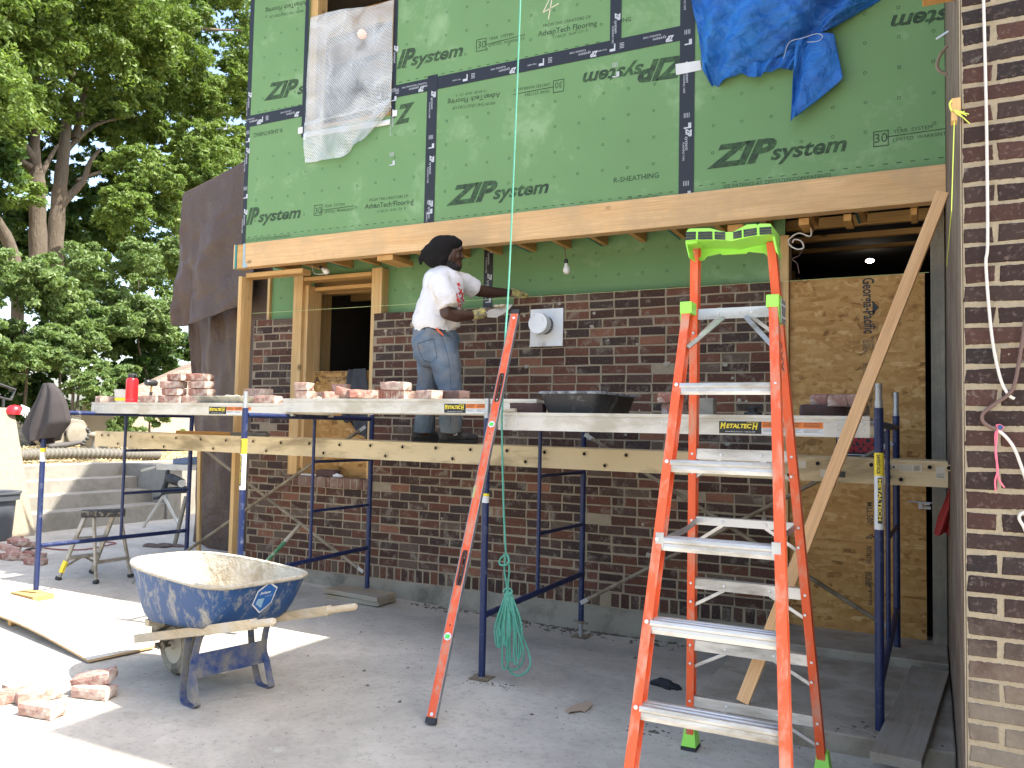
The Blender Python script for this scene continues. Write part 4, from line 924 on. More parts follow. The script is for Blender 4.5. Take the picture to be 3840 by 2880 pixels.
# long stage plank the mason stands on
YL = .86
za0, za1 = PY(362, 1616, YL)[2], PY(3585, 1732, YL)[2]; zc0, zc1 = PY(352, 1672, YL)[2], PY(3585, 1830, YL)[2]
xa, xb = PY(356, 1640, YL)[0], XR-.012
st = thing('stage_plank', 'long stained metal stage plank with round rung ends under the worker', 'scaffold plank', (xa, YL, zc0))
def zt(x): return za0+(za1-za0)*(x-xa)/(xb-xa)
def zb_(x): return zc0+(zc1-zc0)*(x-xa)/(xb-xa)
for ya, s in ((YL, 1), (YL+.36, -1)):
    mb = MB()
    pr0 = [(0, zb_(xa)), (0, zt(xa)), (.032, zt(xa)), (.032, zt(xa)-.006), (.007, zt(xa)-.006), (.007, zb_(xa)+.006), (.032, zb_(xa)+.006), (.032, zb_(xa))]
    pr1 = [(0, zb_(xb)), (0, zt(xb)), (.032, zt(xb)), (.032, zt(xb)-.006), (.007, zt(xb)-.006), (.007, zb_(xb)+.006), (.032, zb_(xb)+.006), (.032, zb_(xb))]
    vs = [(xa, ya+s*a, z) for a, z in pr0]+[(xb, ya+s*a, z) for a, z in pr1]; k = len(pr0)
    fs = [tuple(range(k)), tuple(range(2*k-1, k-1, -1))]+[(i, k+i, k+(i+1) % k, (i+1) % k) for i in range(k)]
    mb.add(vs, fs); rail = build('side_rail', mb, m_plank, st, smooth=0)
    if s > 0:
        up = [(383, 1632), (407, 1632), (491, 1638), (573, 1639), (661, 1643), (753, 1648), (848, 1652), (950, 1655), (1054, 1660), (1161, 1663), (1274, 1668), (1390, 1671), (1510, 1676), (1635, 1680), (1765, 1686), (1902, 1690), (2043, 1696), (2192, 1702), (2349, 1707), (2510, 1714), (3067, 1738), (3268, 1743), (3487, 1752), (3560, 1755)]
        lo = [(443, 1664), (615, 1675), (800, 1682), (999, 1691), (1214, 1699), (1446, 1710), (1698, 1720), (1971, 1732), (2269, 1746), (2590, 1760), (2960, 1780), (3379, 1798)]
        for q in up+lo:
            P_ = PY(*q, YL); ring = MB(); ring.lathe((P_[0], YL-.0005, P_[2]), [(.0155, -.002), (.0185, .002), (.0185, .004), (.0145, .0065), (.0115, .004), (.0115, -.0005)], 18, ax=(0, -1, 0), capb=False, capt=False); build('rung_end', ring, m_plank, rail, smooth=50)
            hole = MB(); hole.lathe((P_[0], YL-.0012, P_[2]), [(.0118, 0), (.0118, .0008)], 16, ax=(0, -1, 0)); build('rung_bore', hole, m_blackgap, rail, smooth=0)
mb = MB(); mb.add([(xa+.02, YL+.033, zt(xa)-.004), (xb, YL+.033, zt(xb)-.004), (xb, YL+.327, zt(xb)-.004), (xa+.02, YL+.327, zt(xa)-.004)]+[(xa+.02, YL+.033, zt(xa)-.022), (xb, YL+.033, zt(xb)-.022), (xb, YL+.327, zt(xb)-.022), (xa+.02, YL+.327, zt(xa)-.022)], [(0, 1, 2, 3), (7, 6, 5, 4), (0, 4, 5, 1), (1, 5, 6, 2), (2, 6, 7, 3), (3, 7, 4, 0)]); build('deck', mb, m_plank, st, smooth=0)
m_aged = MAT('aged_label', (.55, .50, .40), .8, bump=0)
def newlab():
    global mb
    if mb.v: build('paper_label', mb, [m_aged, m_label_k], st, smooth=0)
    mb = MB()
mb = MB()
def lab(q0, q1, m=0):
    a = PY(*q0, YL); b = PY(*q1, YL); mb.prism([(a[0], YL-.0014, b[2]), (b[0], YL-.0014, b[2]), (b[0], YL-.0014, a[2]), (a[0], YL-.0014, a[2])], (0, .001, 0), m); return a, b
def d4(x, y): return (3100+x/2.37, 1350+y/2.37)
lab(d4(495, 922), d4(632, 970)); text(mb, '2224', PY(*d4(508, 965), YL-.0014), PY(*d4(606, 968), YL-.0014), (0, -1, 0), .0008, bold=.02, m=1)
newlab(); lab(d4(970, 950), d4(1052, 1060)); text(mb, 'U.S.A.', PY(*d4(978, 1042), YL-.0014), PY(*d4(1044, 1046), YL-.0014), (0, -1, 0), .0008, bold=.02, m=1); text(mb, 'MADE IN', PY(*d4(978, 1020), YL-.0014), PY(*d4(1044, 1022), YL-.0014), (0, -1, 0), .0008, m=1)
newlab(); lab(r4b(625, 1262), r4b(720, 1312)); newlab(); lab(r4b(734, 1272), r4b(780, 1312), 1); newlab(); lab(r4b(485, 1205), r4b(535, 1255)); newlab(); lab(d4(640, 925), d4(845, 995))
for k in range(6): lab(d4(650, 935+9*k), d4(760, 938+9*k), 1)
for k in range(9): lab(d4(775+6*k, 940), d4(778+6*k, 985), 1)
newlab()
# ================================================================== ORANGE STEP LADDER
def sweep(mb, A, B, prof, xdir, m=0):
    A, B = V3(A), V3(B); d = unit(B-A); x = V3(xdir); x = unit(x-d*(x@d)); y = np.cross(d, x); k = len(prof)
    vs = [A+x*a+y*b for a, b in prof]+[B+x*a+y*b for a, b in prof]
    mb.add(vs, [tuple(range(k-1, -1, -1)), tuple(range(k, 2*k))]+[(i, (i+1) % k, k+(i+1) % k, k+i) for i in range(k)], m)
def ext_z(A, B, z): A, B = V3(A), V3(B); return A+(B-A)*(z-A[2])/(B[2]-A[2])
FLt, FRt = PY(2581, 1165, -.93), PY(2903, 1140, -.93)
FLb, FRb = ext_z(PY(2372, 2845, -1.55), FLt, -.055), ext_z(PY(2948, 2845, -1.55), FRt, -.055)
RLt, RRt = PY(2609, 915, -.80), PY(2893, 908, -.80)
RLb, RRb = ext_z(PY(2590, 2790, -.43), RLt, -.05), ext_z(PY(3082, 2850, -.45), RRt, -.05)
lad = thing('step_ladder', 'tall orange fibreglass step ladder with lime green top cap and aluminium steps', 'ladder', (1.55, -1.0, -.065))
def chan(w, t, s):   # C channel, web on the outside
    return [(0, -w/2), (.036, -w/2), (.036, -w/2+t), (t, -w/2+t), (t, w/2-t), (.036, w/2-t), (.036, w/2), (0, w/2)]
for A, B, s, w in ((FLb, FLt, 1, .062), (FRb, FRt, -1, .062)):
    mb = MB(); pr = [(s*(a-.018), b) for a, b in chan(w, .005, s)]; sweep(mb, A, B, pr if s > 0 else pr[::-1], (1, 0, 0)); build('front_rail', mb, m_orange, lad, smooth=0, bevel=.0015)
for A, B, s, w in ((RLb, RLt, 1, .052), (RRb, RRt, -1, .052)):
    mb = MB(); pr = [(s*(a-.018), b) for a, b in chan(w, .005, s)]; sweep(mb, A, B, pr if s > 0 else pr[::-1], (1, 0, 0)); rr = build('rear_rail', mb, m_orange, lad, smooth=0, bevel=.0015)
    if s < 0:
        tb = MB(); d = unit(V3(B)-V3(A)); q = along_v(A, B, 1370); nx = np.array([-1, 0, 0]) if s > 0 else np.array([1, 0, 0])
        text(tb, 'PROXX', along_v(A, B, 1215)+np.array([-.012, -.0275, 0]), along_v(A, B, 1400)+np.array([-.012, -.0275, 0]), (0, -1, 0), .001, bold=.02, height=.018); build('rail_lettering', tb, m_black, rr, smooth=0)
for A, B, s in ((FLb, FLt, 1), (FRb, FRt, -1)):
    pass
sv = [1458, 1744, 2033, 2340, 2659, 2992]
for v in sv:
    a = along_v(FLb, FLt, v); b = along_v(FRb, FRt, proj(a)[1]+(proj(FRb)[0]-proj(FLb)[0])*0); b = FRb+(FRt-FRb)*((a[2]-FRb[2])/(FRt[2]-FRb[2]))
    y0 = a[1]-.03; z = a[2]; x0, x1 = a[0]+.012, b[0]-.012
    pr = [(0, -.026), (.004, -.026), (.004, .012), (.078, .012), (.078, -.02), (.082, -.02), (.082, .022), (.066, .022), (.062, .0165), (.054, .0165), (.050, .022), (.036, .022), (.032, .0165), (.022, .0165), (.018, .022), (.0, .022), (-.003, .012), (-.003, .004), (0, .0), (-.002, -.012)]
    mb = MB(); mb.prism([(x0, y0+p, z+q) for p, q in pr], (x1-x0, 0, 0)); stp = build('step', mb, m_alu, lad, smooth=0)
    for p, s in ((a, 1), (b, -1)):
        for dz in (.016, -.018): mb = MB(); mb.lathe((p[0], y0-.003, z+dz), [(.0085, 0), (.0075, .004), (.003, .0055)], 12, ax=(0, -1, 0)); build('rivet', mb, m_rivet, stp)
def rail_at(A, B, z): return A+(B-A)*((z-A[2])/(B[2]-A[2]))
for i, v in enumerate((1182, 1701, 1949, 2183, 2414, 2623)):
    a = along_v(RLb, RLt, v); b = rail_at(RRb, RRt, a[2]); y0 = a[1]-.02
    mb = MB(); h = .024 if i != 2 else .018
    mb.prism([(a[0]+.012, y0+p, a[2]+q) for p, q in ((0, -h), (.003, -h), (.003, h-.003), (.04, h-.003), (.04, h), (0, h))], (b[0]-a[0]-.024, 0, 0)); ho = build('rear_rung', mb, m_alu, lad, smooth=0)
    for t in (.30, .70): mb = MB(); mb.lathe((a[0]+(b[0]-a[0])*t, y0, a[2]), [(.008, 0), (.006, .004), (.002, .005)], 12, ax=(0, -1, 0)); build('rivet', mb, m_rivet, ho)
    for p, s in ((a, 1), (b, -1)):
        for dz in (0, .085): mb = MB(); mb.lathe((p[0], p[1]-.026, a[2]-dz), [(.007, 0), (.005, .004)], 10, ax=(0, -1, 0)); build('rivet', mb, m_rivet, ho)
    for t, p, s in ((.30, a, 1), (.70, b, -1)):
        c = np.array([a[0]+(b[0]-a[0])*t, y0+.004, a[2]-h+.004]); A_, B_ = (RLb, RLt) if s > 0 else (RRb, RRt); e = rail_at(A_, B_, a[2]-.105)
        mb = MB(); mb.bar(c, (e[0]+s*.012, e[1]-.01, e[2]), .016, .010, (0, 1, 0)); build('diagonal_brace', mb, m_alu, ho, smooth=0, bevel=.002)
        if i == 0:
            A_, B_ = (FLb, FLt) if s > 0 else (FRb, FRt); e = rail_at(A_, B_, a[2]-.17)
            mb = MB(); mb.bar(c+np.array([s*.025, -.01, 0]), (e[0]+s*.014, e[1]+.01, e[2]), .02, .010, (0, 1, 0)); build('diagonal_brace', mb, m_alu, ho, smooth=0, bevel=.002)
# spreader arms
for A, B, A2, B2, s in ((FLb, FLt, RLb, RLt, 1), (FRb, FRt, RRb, RRt, -1)):
    z = along_v(RLb, RLt, 1955)[2]; f0 = rail_at(A, B, z-.005); r0 = rail_at(A2, B2, z+.005); ins = .018*s
    mb = MB(); mid = (f0+r0)/2+np.array([s*.035, 0, .0])
    mb.bar(f0+(ins, 0, 0), mid, .004, .026); mb.bar(mid, r0+(ins, 0, 0), .004, .026); mb.obox(f0+(s*.01, -.034, 0), (.016, 0, 0), (0, .003, 0), (0, 0, .032)); build('spreader', mb, m_galv, lad, smooth=0, bevel=.001)
# knuckles, boots
for p, q, s in ((FLt, RLt, 1), (FRt, RRt, -1)):
    mb = MB(); d = unit(FLt-FLb); c = p-d*.004
    mb.obox(c+(0, 0, .012), (.026, 0, 0), (0, .042, 0), (0, 0, .026)); mb.obox(c+(-s*.020, .01, -.03), (.005, 0, 0), (0, .045, 0), (0, 0, .05)); build('hinge_cover', mb, m_lime, lad, bevel=.009)
    mb = MB(); mb.obox(c+(-s*.028, .05, -.025), (.002, 0, 0), (0, .05, 0), (0, 0, .05))
    for k in range(6): mb.lathe(c+(-s*.030, .02+.03*(k % 3), .0-.05*(k//3)), [(.006, 0), (.004, .004)], 8, ax=(-s, 0, 0))
    build('hinge_plate', mb, m_galv, lad, bevel=.001)
for p, s in ((RLb, 1), (RRb, -1), (FLb, 1), (FRb, -1)):
    mb = MB(); zb = gz(p[0], p[1])+.002; b0 = [(p[0]+a*.036, p[1]+b*.045, zb+.016) for a, b in ((-1, -1), (1, -1), (1, 1), (-1, 1))]; t0 = [(p[0]+a*.024, p[1]+b*.031, zb+.10) for a, b in ((-1, -1), (1, -1), (1, 1), (-1, 1))]
    mb.add(b0+t0, [(3, 2, 1, 0), (4, 5, 6, 7)]+[(i, (i+1) % 4, 4+(i+1) % 4, 4+i) for i in range(4)]); bo = build('foot', mb, m_lime, lad, bevel=.004)
    mb = MB(); mb.box(p[0]-.037, p[0]+.037, p[1]-.046, p[1]+.046, zb, zb+.0155); build('rubber_pad', mb, m_rubber, bo, bevel=.002)
# cap
def cL(x, y, yy): P = PY(2420+x/3.687, 800+y/3.687, yy); return P
cap_out = [(555, 385), (700, 372), (1100, 372), (1180, 388), (1250, 372), (1500, 318), (1752, 292), (1750, 190), (1735, 140), (1570, 138), (1550, 160), (1530, 142), (1400, 152), (1300, 205), (1210, 252), (1110, 256), (1000, 232), (890, 202), (600, 208), (560, 250)]
mb = MB(); mb.prism([cL(x, y, -.945) for x, y in cap_out][::-1], (0, .20, 0)); cap = build('top_cap', mb, m_lime, lad, bevel=.007)
mb = MB(); mb.prism([cL(x, y, -.77) for x, y in [(640, 390), (770, 378), (1690, 300), (1760, 300), (1700, 600), (1640, 550), (1420, 530), (1400, 555), (1060, 575), (1035, 555), (850, 595), (800, 655), (740, 655)]][::-1], (0, .012, 0)); build('cap_apron', mb, m_lime, cap, bevel=.003)
mb = MB(); mb.prism([cL(x, y, -.93) for x, y in [(552, 380), (720, 372), (715, 405), (620, 420), (575, 430), (615, 620), (600, 610), (560, 440)]][::-1], (0, .10, 0)); mb.prism([cL(x, y, -.90) for x, y in [(1748, 290), (1760, 350), (1800, 520), (1842, 585), (1838, 560), (1790, 330), (1755, 200)]][::-1], (0, .10, 0)); build('cap_cheek', mb, m_lime, cap, bevel=.002)
for poly in ([(558, 252), (700, 250), (695, 362), (556, 374)], [(728, 250), (925, 246), (928, 362), (724, 364)], [(955, 248), (1104, 256), (1106, 366), (958, 362)],
             [(1212, 256), (1330, 226), (1332, 336), (1214, 356)], [(1356, 222), (1540, 196), (1542, 300), (1358, 330)], [(1575, 192), (1744, 180), (1746, 290), (1578, 298)]):
    a = [cL(x, y, -.948) for x, y in poly]; mb = MB()
    for k in range(3):
        f0, f1 = k/3+.02, (k+1)/3-.02; P_ = lambda c, d, f: a[c]+(a[d]-a[c])*f
        mb.prism([P_(0, 3, f1), P_(1, 2, f1), P_(1, 2, f0), P_(0, 3, f0)], (0, .012, 0))
    build('rubber_strip', mb, m_black, cap, smooth=0, bevel=.001)

# ================================================================== ORANGE LEVEL
Bt = PZ(1618, 2715, gz(.1, -.8)+.004); dz = PY(1937, 1168, .20)
d = unit(dz-Bt); L = np.linalg.norm(dz-Bt); nn = np.array([.10, -1, 0]); nn = unit(nn-d*(nn@d)); ww = np.cross(d, nn); ww = ww if ww[0] > 0 else -ww
lev = thing('spirit_level', 'long orange box level leaning against the right walk board', 'level', tuple(Bt))
def LP(t, w, n): return Bt+d*t*L+ww*w+nn*n
mb = MB(); W2 = .027
def lbar(mb, t0, t1, w0, w1, n0, n1, m=0): mb.add([LP(t, w, n) for t in (t0, t1) for w in (w0, w1) for n in (n0, n1)], [(0, 2, 3, 1), (4, 5, 7, 6), (0, 1, 5, 4), (2, 6, 7, 3), (0, 4, 6, 2), (1, 3, 7, 5)], m)
holes = [(.285, .365), (.735, .815)]
seg = [0.012, holes[0][0], holes[0][1], holes[1][0], holes[1][1], .988]
for i in (0, 2, 4): lbar(mb, seg[i], seg[i+1], -W2+.0035, W2-.0035, 0, .022)
for a, b in holes: lbar(mb, a, b, -W2+.0035, -.014, 0, .022); lbar(mb, a, b, .014, W2-.0035, 0, .022)
build('box_body', mb, m_orange, lev, smooth=0)
m_we = MAT('worn_edge', (.33, .32, .31), .5, .5, var=.3, scale=30)
for a, b in ((-W2, -W2+.0034), (W2-.0034, W2)): mb = MB(); lbar(mb, .012, .988, a, b, -.002, .024); build('milled_edge', mb, m_we, lev, smooth=0)
for a, b in holes:
    mb = MB(); pts = []
    for k in range(24):
        an = 2*math.pi*k/24; t = (a+b)/2+(b-a)/2*.93*max(-1, min(1, 1.25*math.sin(an))); w = .0125*max(-1, min(1, 1.3*math.cos(an))); pts.append(LP(t, w, .022))
    mb.tube(pts, .0045, 6, closed=True); build('grip_rim', mb, m_black, lev)
for t in (.175, .675):
    mb = MB(); mb.lathe(LP(t, 0, .0222), [(.0205, 0), (.0205, .003), (.017, .0035)], 24, ax=nn); vl = build('vial_ring', mb, m_label_w, lev)
    mb = MB(); lbar(mb, t-.004, t+.004, -.012, .012, .0255, .029); build('vial', mb, MAT('green_vial', (.10, .62, .08), .15), vl, bevel=.001)
    mb = MB(); mb.lathe(LP(t-.024 if t > .5 else t+.024, 0, .0222), [(.004, 0), (.004, .0006)], 10, ax=nn); build('peg_hole', mb, m_blackgap, lev, smooth=0)
mb = MB(); lbar(mb, .488, .518, -W2-.004, -W2+.012, .002, .0235); build('plumb_vial', mb, MAT('amber_vial', (.45, .42, .14), .25), lev, bevel=.002)
for t0, t1 in ((0, .012), (.988, 1.)):
    mb = MB(); lbar(mb, t0, t1, -W2-.001, W2+.001, -.003, .025); build('end_cap', mb, m_black, lev, bevel=.002)
for t in (.018, .975): mb = MB(); mb.lathe(LP(t, 0, .0222), [(.009, 0), (.009, .0006)], 12, ax=nn); build('oval_sticker', mb, m_label_w, lev, smooth=0)

# ================================================================== GREEN ROPE
m_rp = m_rope; yr = -.02
rp = thing('coiled_rope', 'green rope hanging from above with a looped coil near the ground', 'rope', tuple(PY(1897, 2080, yr)))
mb = MB(); mb.tube(smooth_path([PY(u, v, y) for u, v, y in ((1956, -120, .55), (1938, 350, .52), (1911, 1000, .45), (1893, 1290, .30), (1884, 1525, .03), (1882, 1600, .015), (1888, 1880, -.015), (1897, 2075, yr))]), .0062, 8); build('standing_line', mb, m_rp, rp)
mb = MB()
def c6b(x, y): return (1800+x/1.693, 1900+y/1.693)
loops = [[(165, 300), (130, 330), (125, 365), (160, 372), (185, 345), (170, 300)], [(162, 310), (155, 400), (165, 470), (172, 530)], [(178, 310), (186, 400), (180, 470), (180, 530)], [(150, 545), (160, 522), (190, 522), (203, 540), (190, 560), (155, 558)]]
for k in range(9):
    bx = 90+k*17+rng.uniform(-6, 6); by = rng.uniform(820, 900) if k < 6 else rng.uniform(900, 1010); dx = rng.uniform(14, 34)
    loops.append([(172+k, 530), (140+k*6, 620), (bx, 760), (bx+4, by-40), (bx+dx*.5, by), (bx+dx, by-40), (bx+dx*1.1, 740), (175+k*2, 540)])
loops.append([(180, 540), (150, 760), (140, 960), (150, 1030), (178, 1000), (175, 900), (180, 700)]); loops.append([(200, 550), (250, 760), (310, 930), (318, 1010), (280, 1060), (230, 1072), (190, 1040), (170, 960), (175, 850)])
loops.append([(195, 550), (235, 760), (275, 900), (270, 980), (235, 1030), (190, 1035)])
for P_ in loops:
    o_ = rng.uniform(-.02, .02); mb.tube(smooth_path([PY(*c6b(*q), yr+o_*math.sin(i*1.3)) for i, q in enumerate(P_)], 6), .0058, 7)
build('coil', mb, m_rp, rp)

# ================================================================== WHEELBARROW (local frame: +X to the handles)
wbo = np.array([-1.27, -.95, -.065]); wa = R(-13)
wbr = thing('wheelbarrow', 'blue mortar caked wheelbarrow with wooden handles in the sun', 'wheelbarrow', tuple(wbo), (0, 0, wa))
def W(P): P = V3(P)-wbo; c, s = math.cos(-wa), math.sin(-wa); return np.array([c*P[0]-s*P[1], s*P[0]+c*P[1], P[2]])
def cW(x, y): return (480+x/2.458, 2020+y/2.458)
n = NT('caked_blue_tub'); v = n.coord(); g = n.node('ShaderNodeNewGeometry')
cb = n.mix(n.noise(v, 3, 5), (.009, .048, .145), (.014, .07, .20))
cb = n.mix(n.ramp(n.noise(n.coord((7, 7, 4)), 1.5, 9, .78, .3), [(.50, 0.), (.66, .85)]), cb, (.42, .38, .27))
n.out(cb, .6, 0., n.bump(n.noise(v, 30, 6, .7), .3, .006)); m_tub = n.mat
m_caked = MAT('dried_mortar', (.50, .455, .36), .95, var=.25, scale=7, bump=1., bscale=28, bdist=.02, dirt=(.33, .27, .18), amt=.35, dscale=5)
# tub: stacked rounded outlines
def outline(x0, x1, hw, rx, n=40, nose=1.):
    P = []; cx = (x0+x1)/2; a = (x1-x0)/2
    for k in range(n):
        t = 2*math.pi*k/n; c, s = math.cos(t), math.sin(t); e = .50 if c < 0 else .36
        x = cx+a*math.copysign(abs(c)**e, c); y = hw*math.copysign(abs(s)**e, s)
        fr_ = max(0, (cx-x)/a); y *= 1-.32*nose*fr_**1.5
        P.append((x, y))
    return P
nose = np.array([-.64, 0, .675]); rear = np.array([.50, 0, .665])
def rimz(x): t = (x-nose[0])/(rear[0]-nose[0]); return nose[2]+(rear[2]-nose[2])*t
xb0, xb1 = -.50, .36
def botz(x): return .345+.085*(x-xb0)/(xb1-xb0)
NL = 9; outl = []
for i in range(NL):
    f = i/(NL-1); e = f**.62
    o_ = outline(xb0+(nose[0]-xb0)*e, xb1+(rear[0]-xb1)*e, .245+.075*e, .1, 44, .62)
    outl.append([(x, y, botz(x)*(1-f)+rimz(x)*f) for x, y in o_])
mb = MB(); vs = [p for L_ in outl for p in L_]; K = 44
fs = [(i*K+k, i*K+(k+1) % K, (i+1)*K+(k+1) % K, (i+1)*K+k) for i in range(NL-1) for k in range(K)]; fs.append(tuple(range(K-1, -1, -1))); mb.add(vs, fs)
tub = build('tub', mb, m_tub, wbr, smooth=60, local=True)
ins = []; ctr = np.array([(xb0+xb1)/2, 0, 0])
for i in range(NL):
    ins.append([(p[0]*.985+ctr[0]*.015, p[1]*.975, p[2]+(.012 if i < NL-1 else 0)+(.05 if i == 0 else .02 if i == 1 else 0)) for p in outl[i]])
mb = MB(); vs = [p for L_ in ins for p in L_]; c0 = len(vs); vs.append((ctr[0]-.1, 0, botz(ctr[0])+.05))
mb.add(vs, [f[::-1] for f in fs[:-1]]+[(k, (k+1) % K, c0) for k in range(K)]); build('mortar_crust', mb, m_caked, tub, smooth=60, local=True)
mb = MB(); mb.tube([(p[0]*1.006-ctr[0]*.006, p[1]*1.01, p[2]) for p in outl[-1]], .0125, 8, closed=True); build('rolled_rim', mb, m_caked, tub, smooth=60, local=True)
# handles
m_hand = WOOD('worn_handle_wood', (.46, .35, .21), (.60, .48, .32), 0, False, grey=(.50, .45, .36))
hn0, hn1 = W(PY(*cW(85, 920), -.91)), W(PY(*cW(1345, 765), -1.44))
hf1 = W(PY(*cW(2105, 625), -.86)); hf0 = np.array([hn0[0], -hn0[1], hn0[2]])
for a, b in ((hn0, hn1), (hf0, hf1)):
    dd = unit(b-a); mb = MB(); g0 = b-dd*.20; mb.bar(a, g0, .040, .050); mb.tube([g0-dd*.01, g0+dd*.02, b-dd*.01, b], [.022, .0185, .0185, .012], 12); build('handle', mb, m_hand, wbr, local=True, bevel=.003)
# wheel
wc = np.array([-.40, 0, .180]); wr_ = .178
wh = thing('wheel', '', None, (wc[0], wc[1], wc[2])); del wh['label']; wh.parent = wbr
m_tyre = MAT('muddy_tyre', (.085, .075, .06), .9, var=.3, scale=10, bump=.4, bscale=60, dirt=(.33, .29, .21), amt=.45, dscale=6)
mb = MB(); mb.lathe((0, -.04, 0), [(wr_*.60, 0), (wr_*.80, -.006), (wr_*.95, .010), (wr_, .03), (wr_, .05), (wr_*.95, .07), (wr_*.80, .086), (wr_*.60, .08)], 36, ax=(0, 1, 0), capb=False, capt=False); build('tyre', mb, m_tyre, wh, local=True)
mb = MB(); mb.lathe((0, -.034, 0), [(.025, -.02), (.028, .0), (wr_*.35, .012), (wr_*.52, .004), (wr_*.62, -.004), (wr_*.62, .07), (wr_*.35, .055), (.028, .068), (.025, .09)], 30, ax=(0, 1, 0)); build('rim', mb, MAT('dusty_rim', (.46, .41, .31), .75, .2), wh, local=True)
mb = MB(); mb.tube([(wc[0], -.13, wc[2]), (wc[0], .13, wc[2])], .009, 8)
for s in (-1, 1): mb.bar((wc[0], s*.105, wc[2]), (wc[0]+.03, s*.105, hn0[2]+.02), .012, .04, (1, 0, 0))
mb.bar((wc[0]-.05, -.12, hn0[2]+.0), (wc[0]-.05, .12, hn0[2]+.0), .02, .03); build('axle_bracket', mb, m_rust, wbr, local=True, bevel=.002)
mb = MB(); mb.prism([(xb0-.06, -.09, .13+.1), (xb0+.1, -.09, .30), (xb0-.02, -.09, .40), (xb0-.07, -.09, .36)], (0, .18, 0)); build('nose_guard', mb, m_rust, wbr, local=True)
# legs: bent flat straps
m_strap = MAT('worn_blue_strap', (.018, .050, .17), .6, var=.3, scale=14, bump=.2, dirt=(.22, .20, .16), amt=.5, dscale=7)
lx = np.array([.225, 0, 0])
def strap(mb, P, w=.040, t=.0045):
    P = [V3(p) for p in P]; Y = np.array([0, w/2, 0]); N = len(P); vs = []
    for i in range(N):
        dd = unit(P[min(i+1, N-1)]-P[max(i-1, 0)]); nn_ = unit(np.cross(dd, (0, 1, 0)))*t/2
        vs += [P[i]-Y-nn_, P[i]+Y-nn_, P[i]+Y+nn_, P[i]-Y+nn_]
    fs_ = [(0, 1, 2, 3), tuple(4*(N-1)+k for k in (3, 2, 1, 0))]
    for i in range(N-1):
        for k in range(4): fs_.append((4*i+k, 4*(i+1)+k, 4*(i+1)+(k+1) % 4, 4*i+(k+1) % 4))
    mb.add(vs, fs_)
for s, hb, hy in ((-1, hn0, hn1), (1, hf0, hf1)):
    yl = s*.225
    def hz(x): t = (x-hb[0])/(hy[0]-hb[0]); return hb[2]+(hy[2]-hb[2])*t-.027, hb[1]+(hy[1]-hb[1])*t
    xf, xm_, xr_ = lx[0]-.20, lx[0]-.05, lx[0]+.0
    mb = MB(); strap(mb, smooth_path([(xf+.02, hz(xf)[1], hz(xf)[0]), (xf+.035, yl*.92, .17), (xf+.06, yl, .045), (xf+.095, yl, .004), (lx[0]-.02, yl, .004), (lx[0]+.008, yl, .018), (lx[0]-.012, yl, .06), (lx[0]-.05, yl, .15), (xm_-.015, yl*.95, .22), (xm_+.01, hz(xm_)[1], hz(xm_)[0]-.012), (xm_+.06, hz(xm_)[1], hz(xm_+.06)[0])], 7))
    build('leg', mb, m_strap, wbr, local=True, smooth=40)
mb = MB(); xm_ = lx[0]-.06; mb.bar((xm_-.0, -.22, .20), (xm_-.0, .22, .20), .006, .13); build('cross_panel', mb, m_strap, wbr, local=True, bevel=.002)
for x in (xb0+.1, xb1-.12):
    mb = MB(); mb.bar((x, -.2, botz(x)-.02), (x, .2, botz(x)-.02), .05, .035); build('riser_block', mb, m_hand, wbr, local=True)
# sticker and faded print, on the near flank
def flank(x, zf):
    f = zf; best = None
    k = max(0, min(NL-2, int(f*(NL-1)))); fr_ = f*(NL-1)-k; A_ = outl[k]; B_ = outl[k+1]
    L_ = [tuple(A_[q][c]+(B_[q][c]-A_[q][c])*fr_ for c in range(3)) for q in range(K)]
    c_ = [(abs(p[0]-x), p) for p in L_ if p[1] < -.02]; c_.sort(key=lambda t: t[0]); p, q = c_[0][1], c_[1][1]
    t = (x-p[0])/(q[0]-p[0]+1e-9); t = max(-.5, min(1.5, t)); return np.array([p[c]+(q[c]-p[c])*t for c in range(3)])
def skin(k, i=5): A_ = np.array(outl[i][k % K]); return A_
def frame_at(k, i=5):
    ux = unit(skin(k+1, i)-skin(k-1, i)); uz = unit(skin(k, i+1)-skin(k, i-1)); return skin(k, i), ux, uz, unit(np.cross(ux, uz))
C0, ux, uz, un = frame_at(0)
if un@np.array([.5, -1, 0]) < 0: un = -un
hexp = [(-.058, -.03), (-.048, .045), (.005, .088), (.058, .05), (.05, -.035), (-.002, -.085)]
mb = MB(); mb.prism([C0+un*.006+ux*a*1.12+uz*b*1.12 for a, b in hexp], un*.0008, 1); mb.prism([C0+un*.0072+ux*a+uz*b for a, b in hexp], un*.0008, 0)
mb.prism([C0+un*.0085+ux*a+uz*b for a, b in ((-.045, -.03), (-.04, .0), (.0, .0), (-.005, -.06))], un*.0006, 2)
text(mb, 'Jackson', C0+un*.0085-ux*.036+uz*.028, C0+un*.0085+ux*.026+uz*.03, un, .001, shear=.2, bold=.03, height=.016, m=1); text(mb, '6 CU. FT.', C0+un*.0085+ux*.002+uz*.008, C0+un*.0085+ux*.045+uz*.009, un, .001, m=1)
build('hexagon_sticker', mb, [MAT('sticker_blue', (.012, .10, .32), .4, bump=0), m_label_w, MAT('sticker_grey', (.25, .40, .52), .4, bump=0)], wbr, local=True, smooth=0)
C0, ux, uz, un = frame_at(27)
if un@np.array([0, -1, 0]) < 0: un = -un
mb = MB(); text(mb, 'Jackson', C0+un*.014-ux*.075, C0+un*.014+ux*.055, un, .002, shear=.1, bold=.02, height=.024); build('faded_print', mb, MAT('faded_cream', (.52, .47, .30), .8, bump=0), wbr, local=True, smooth=0)
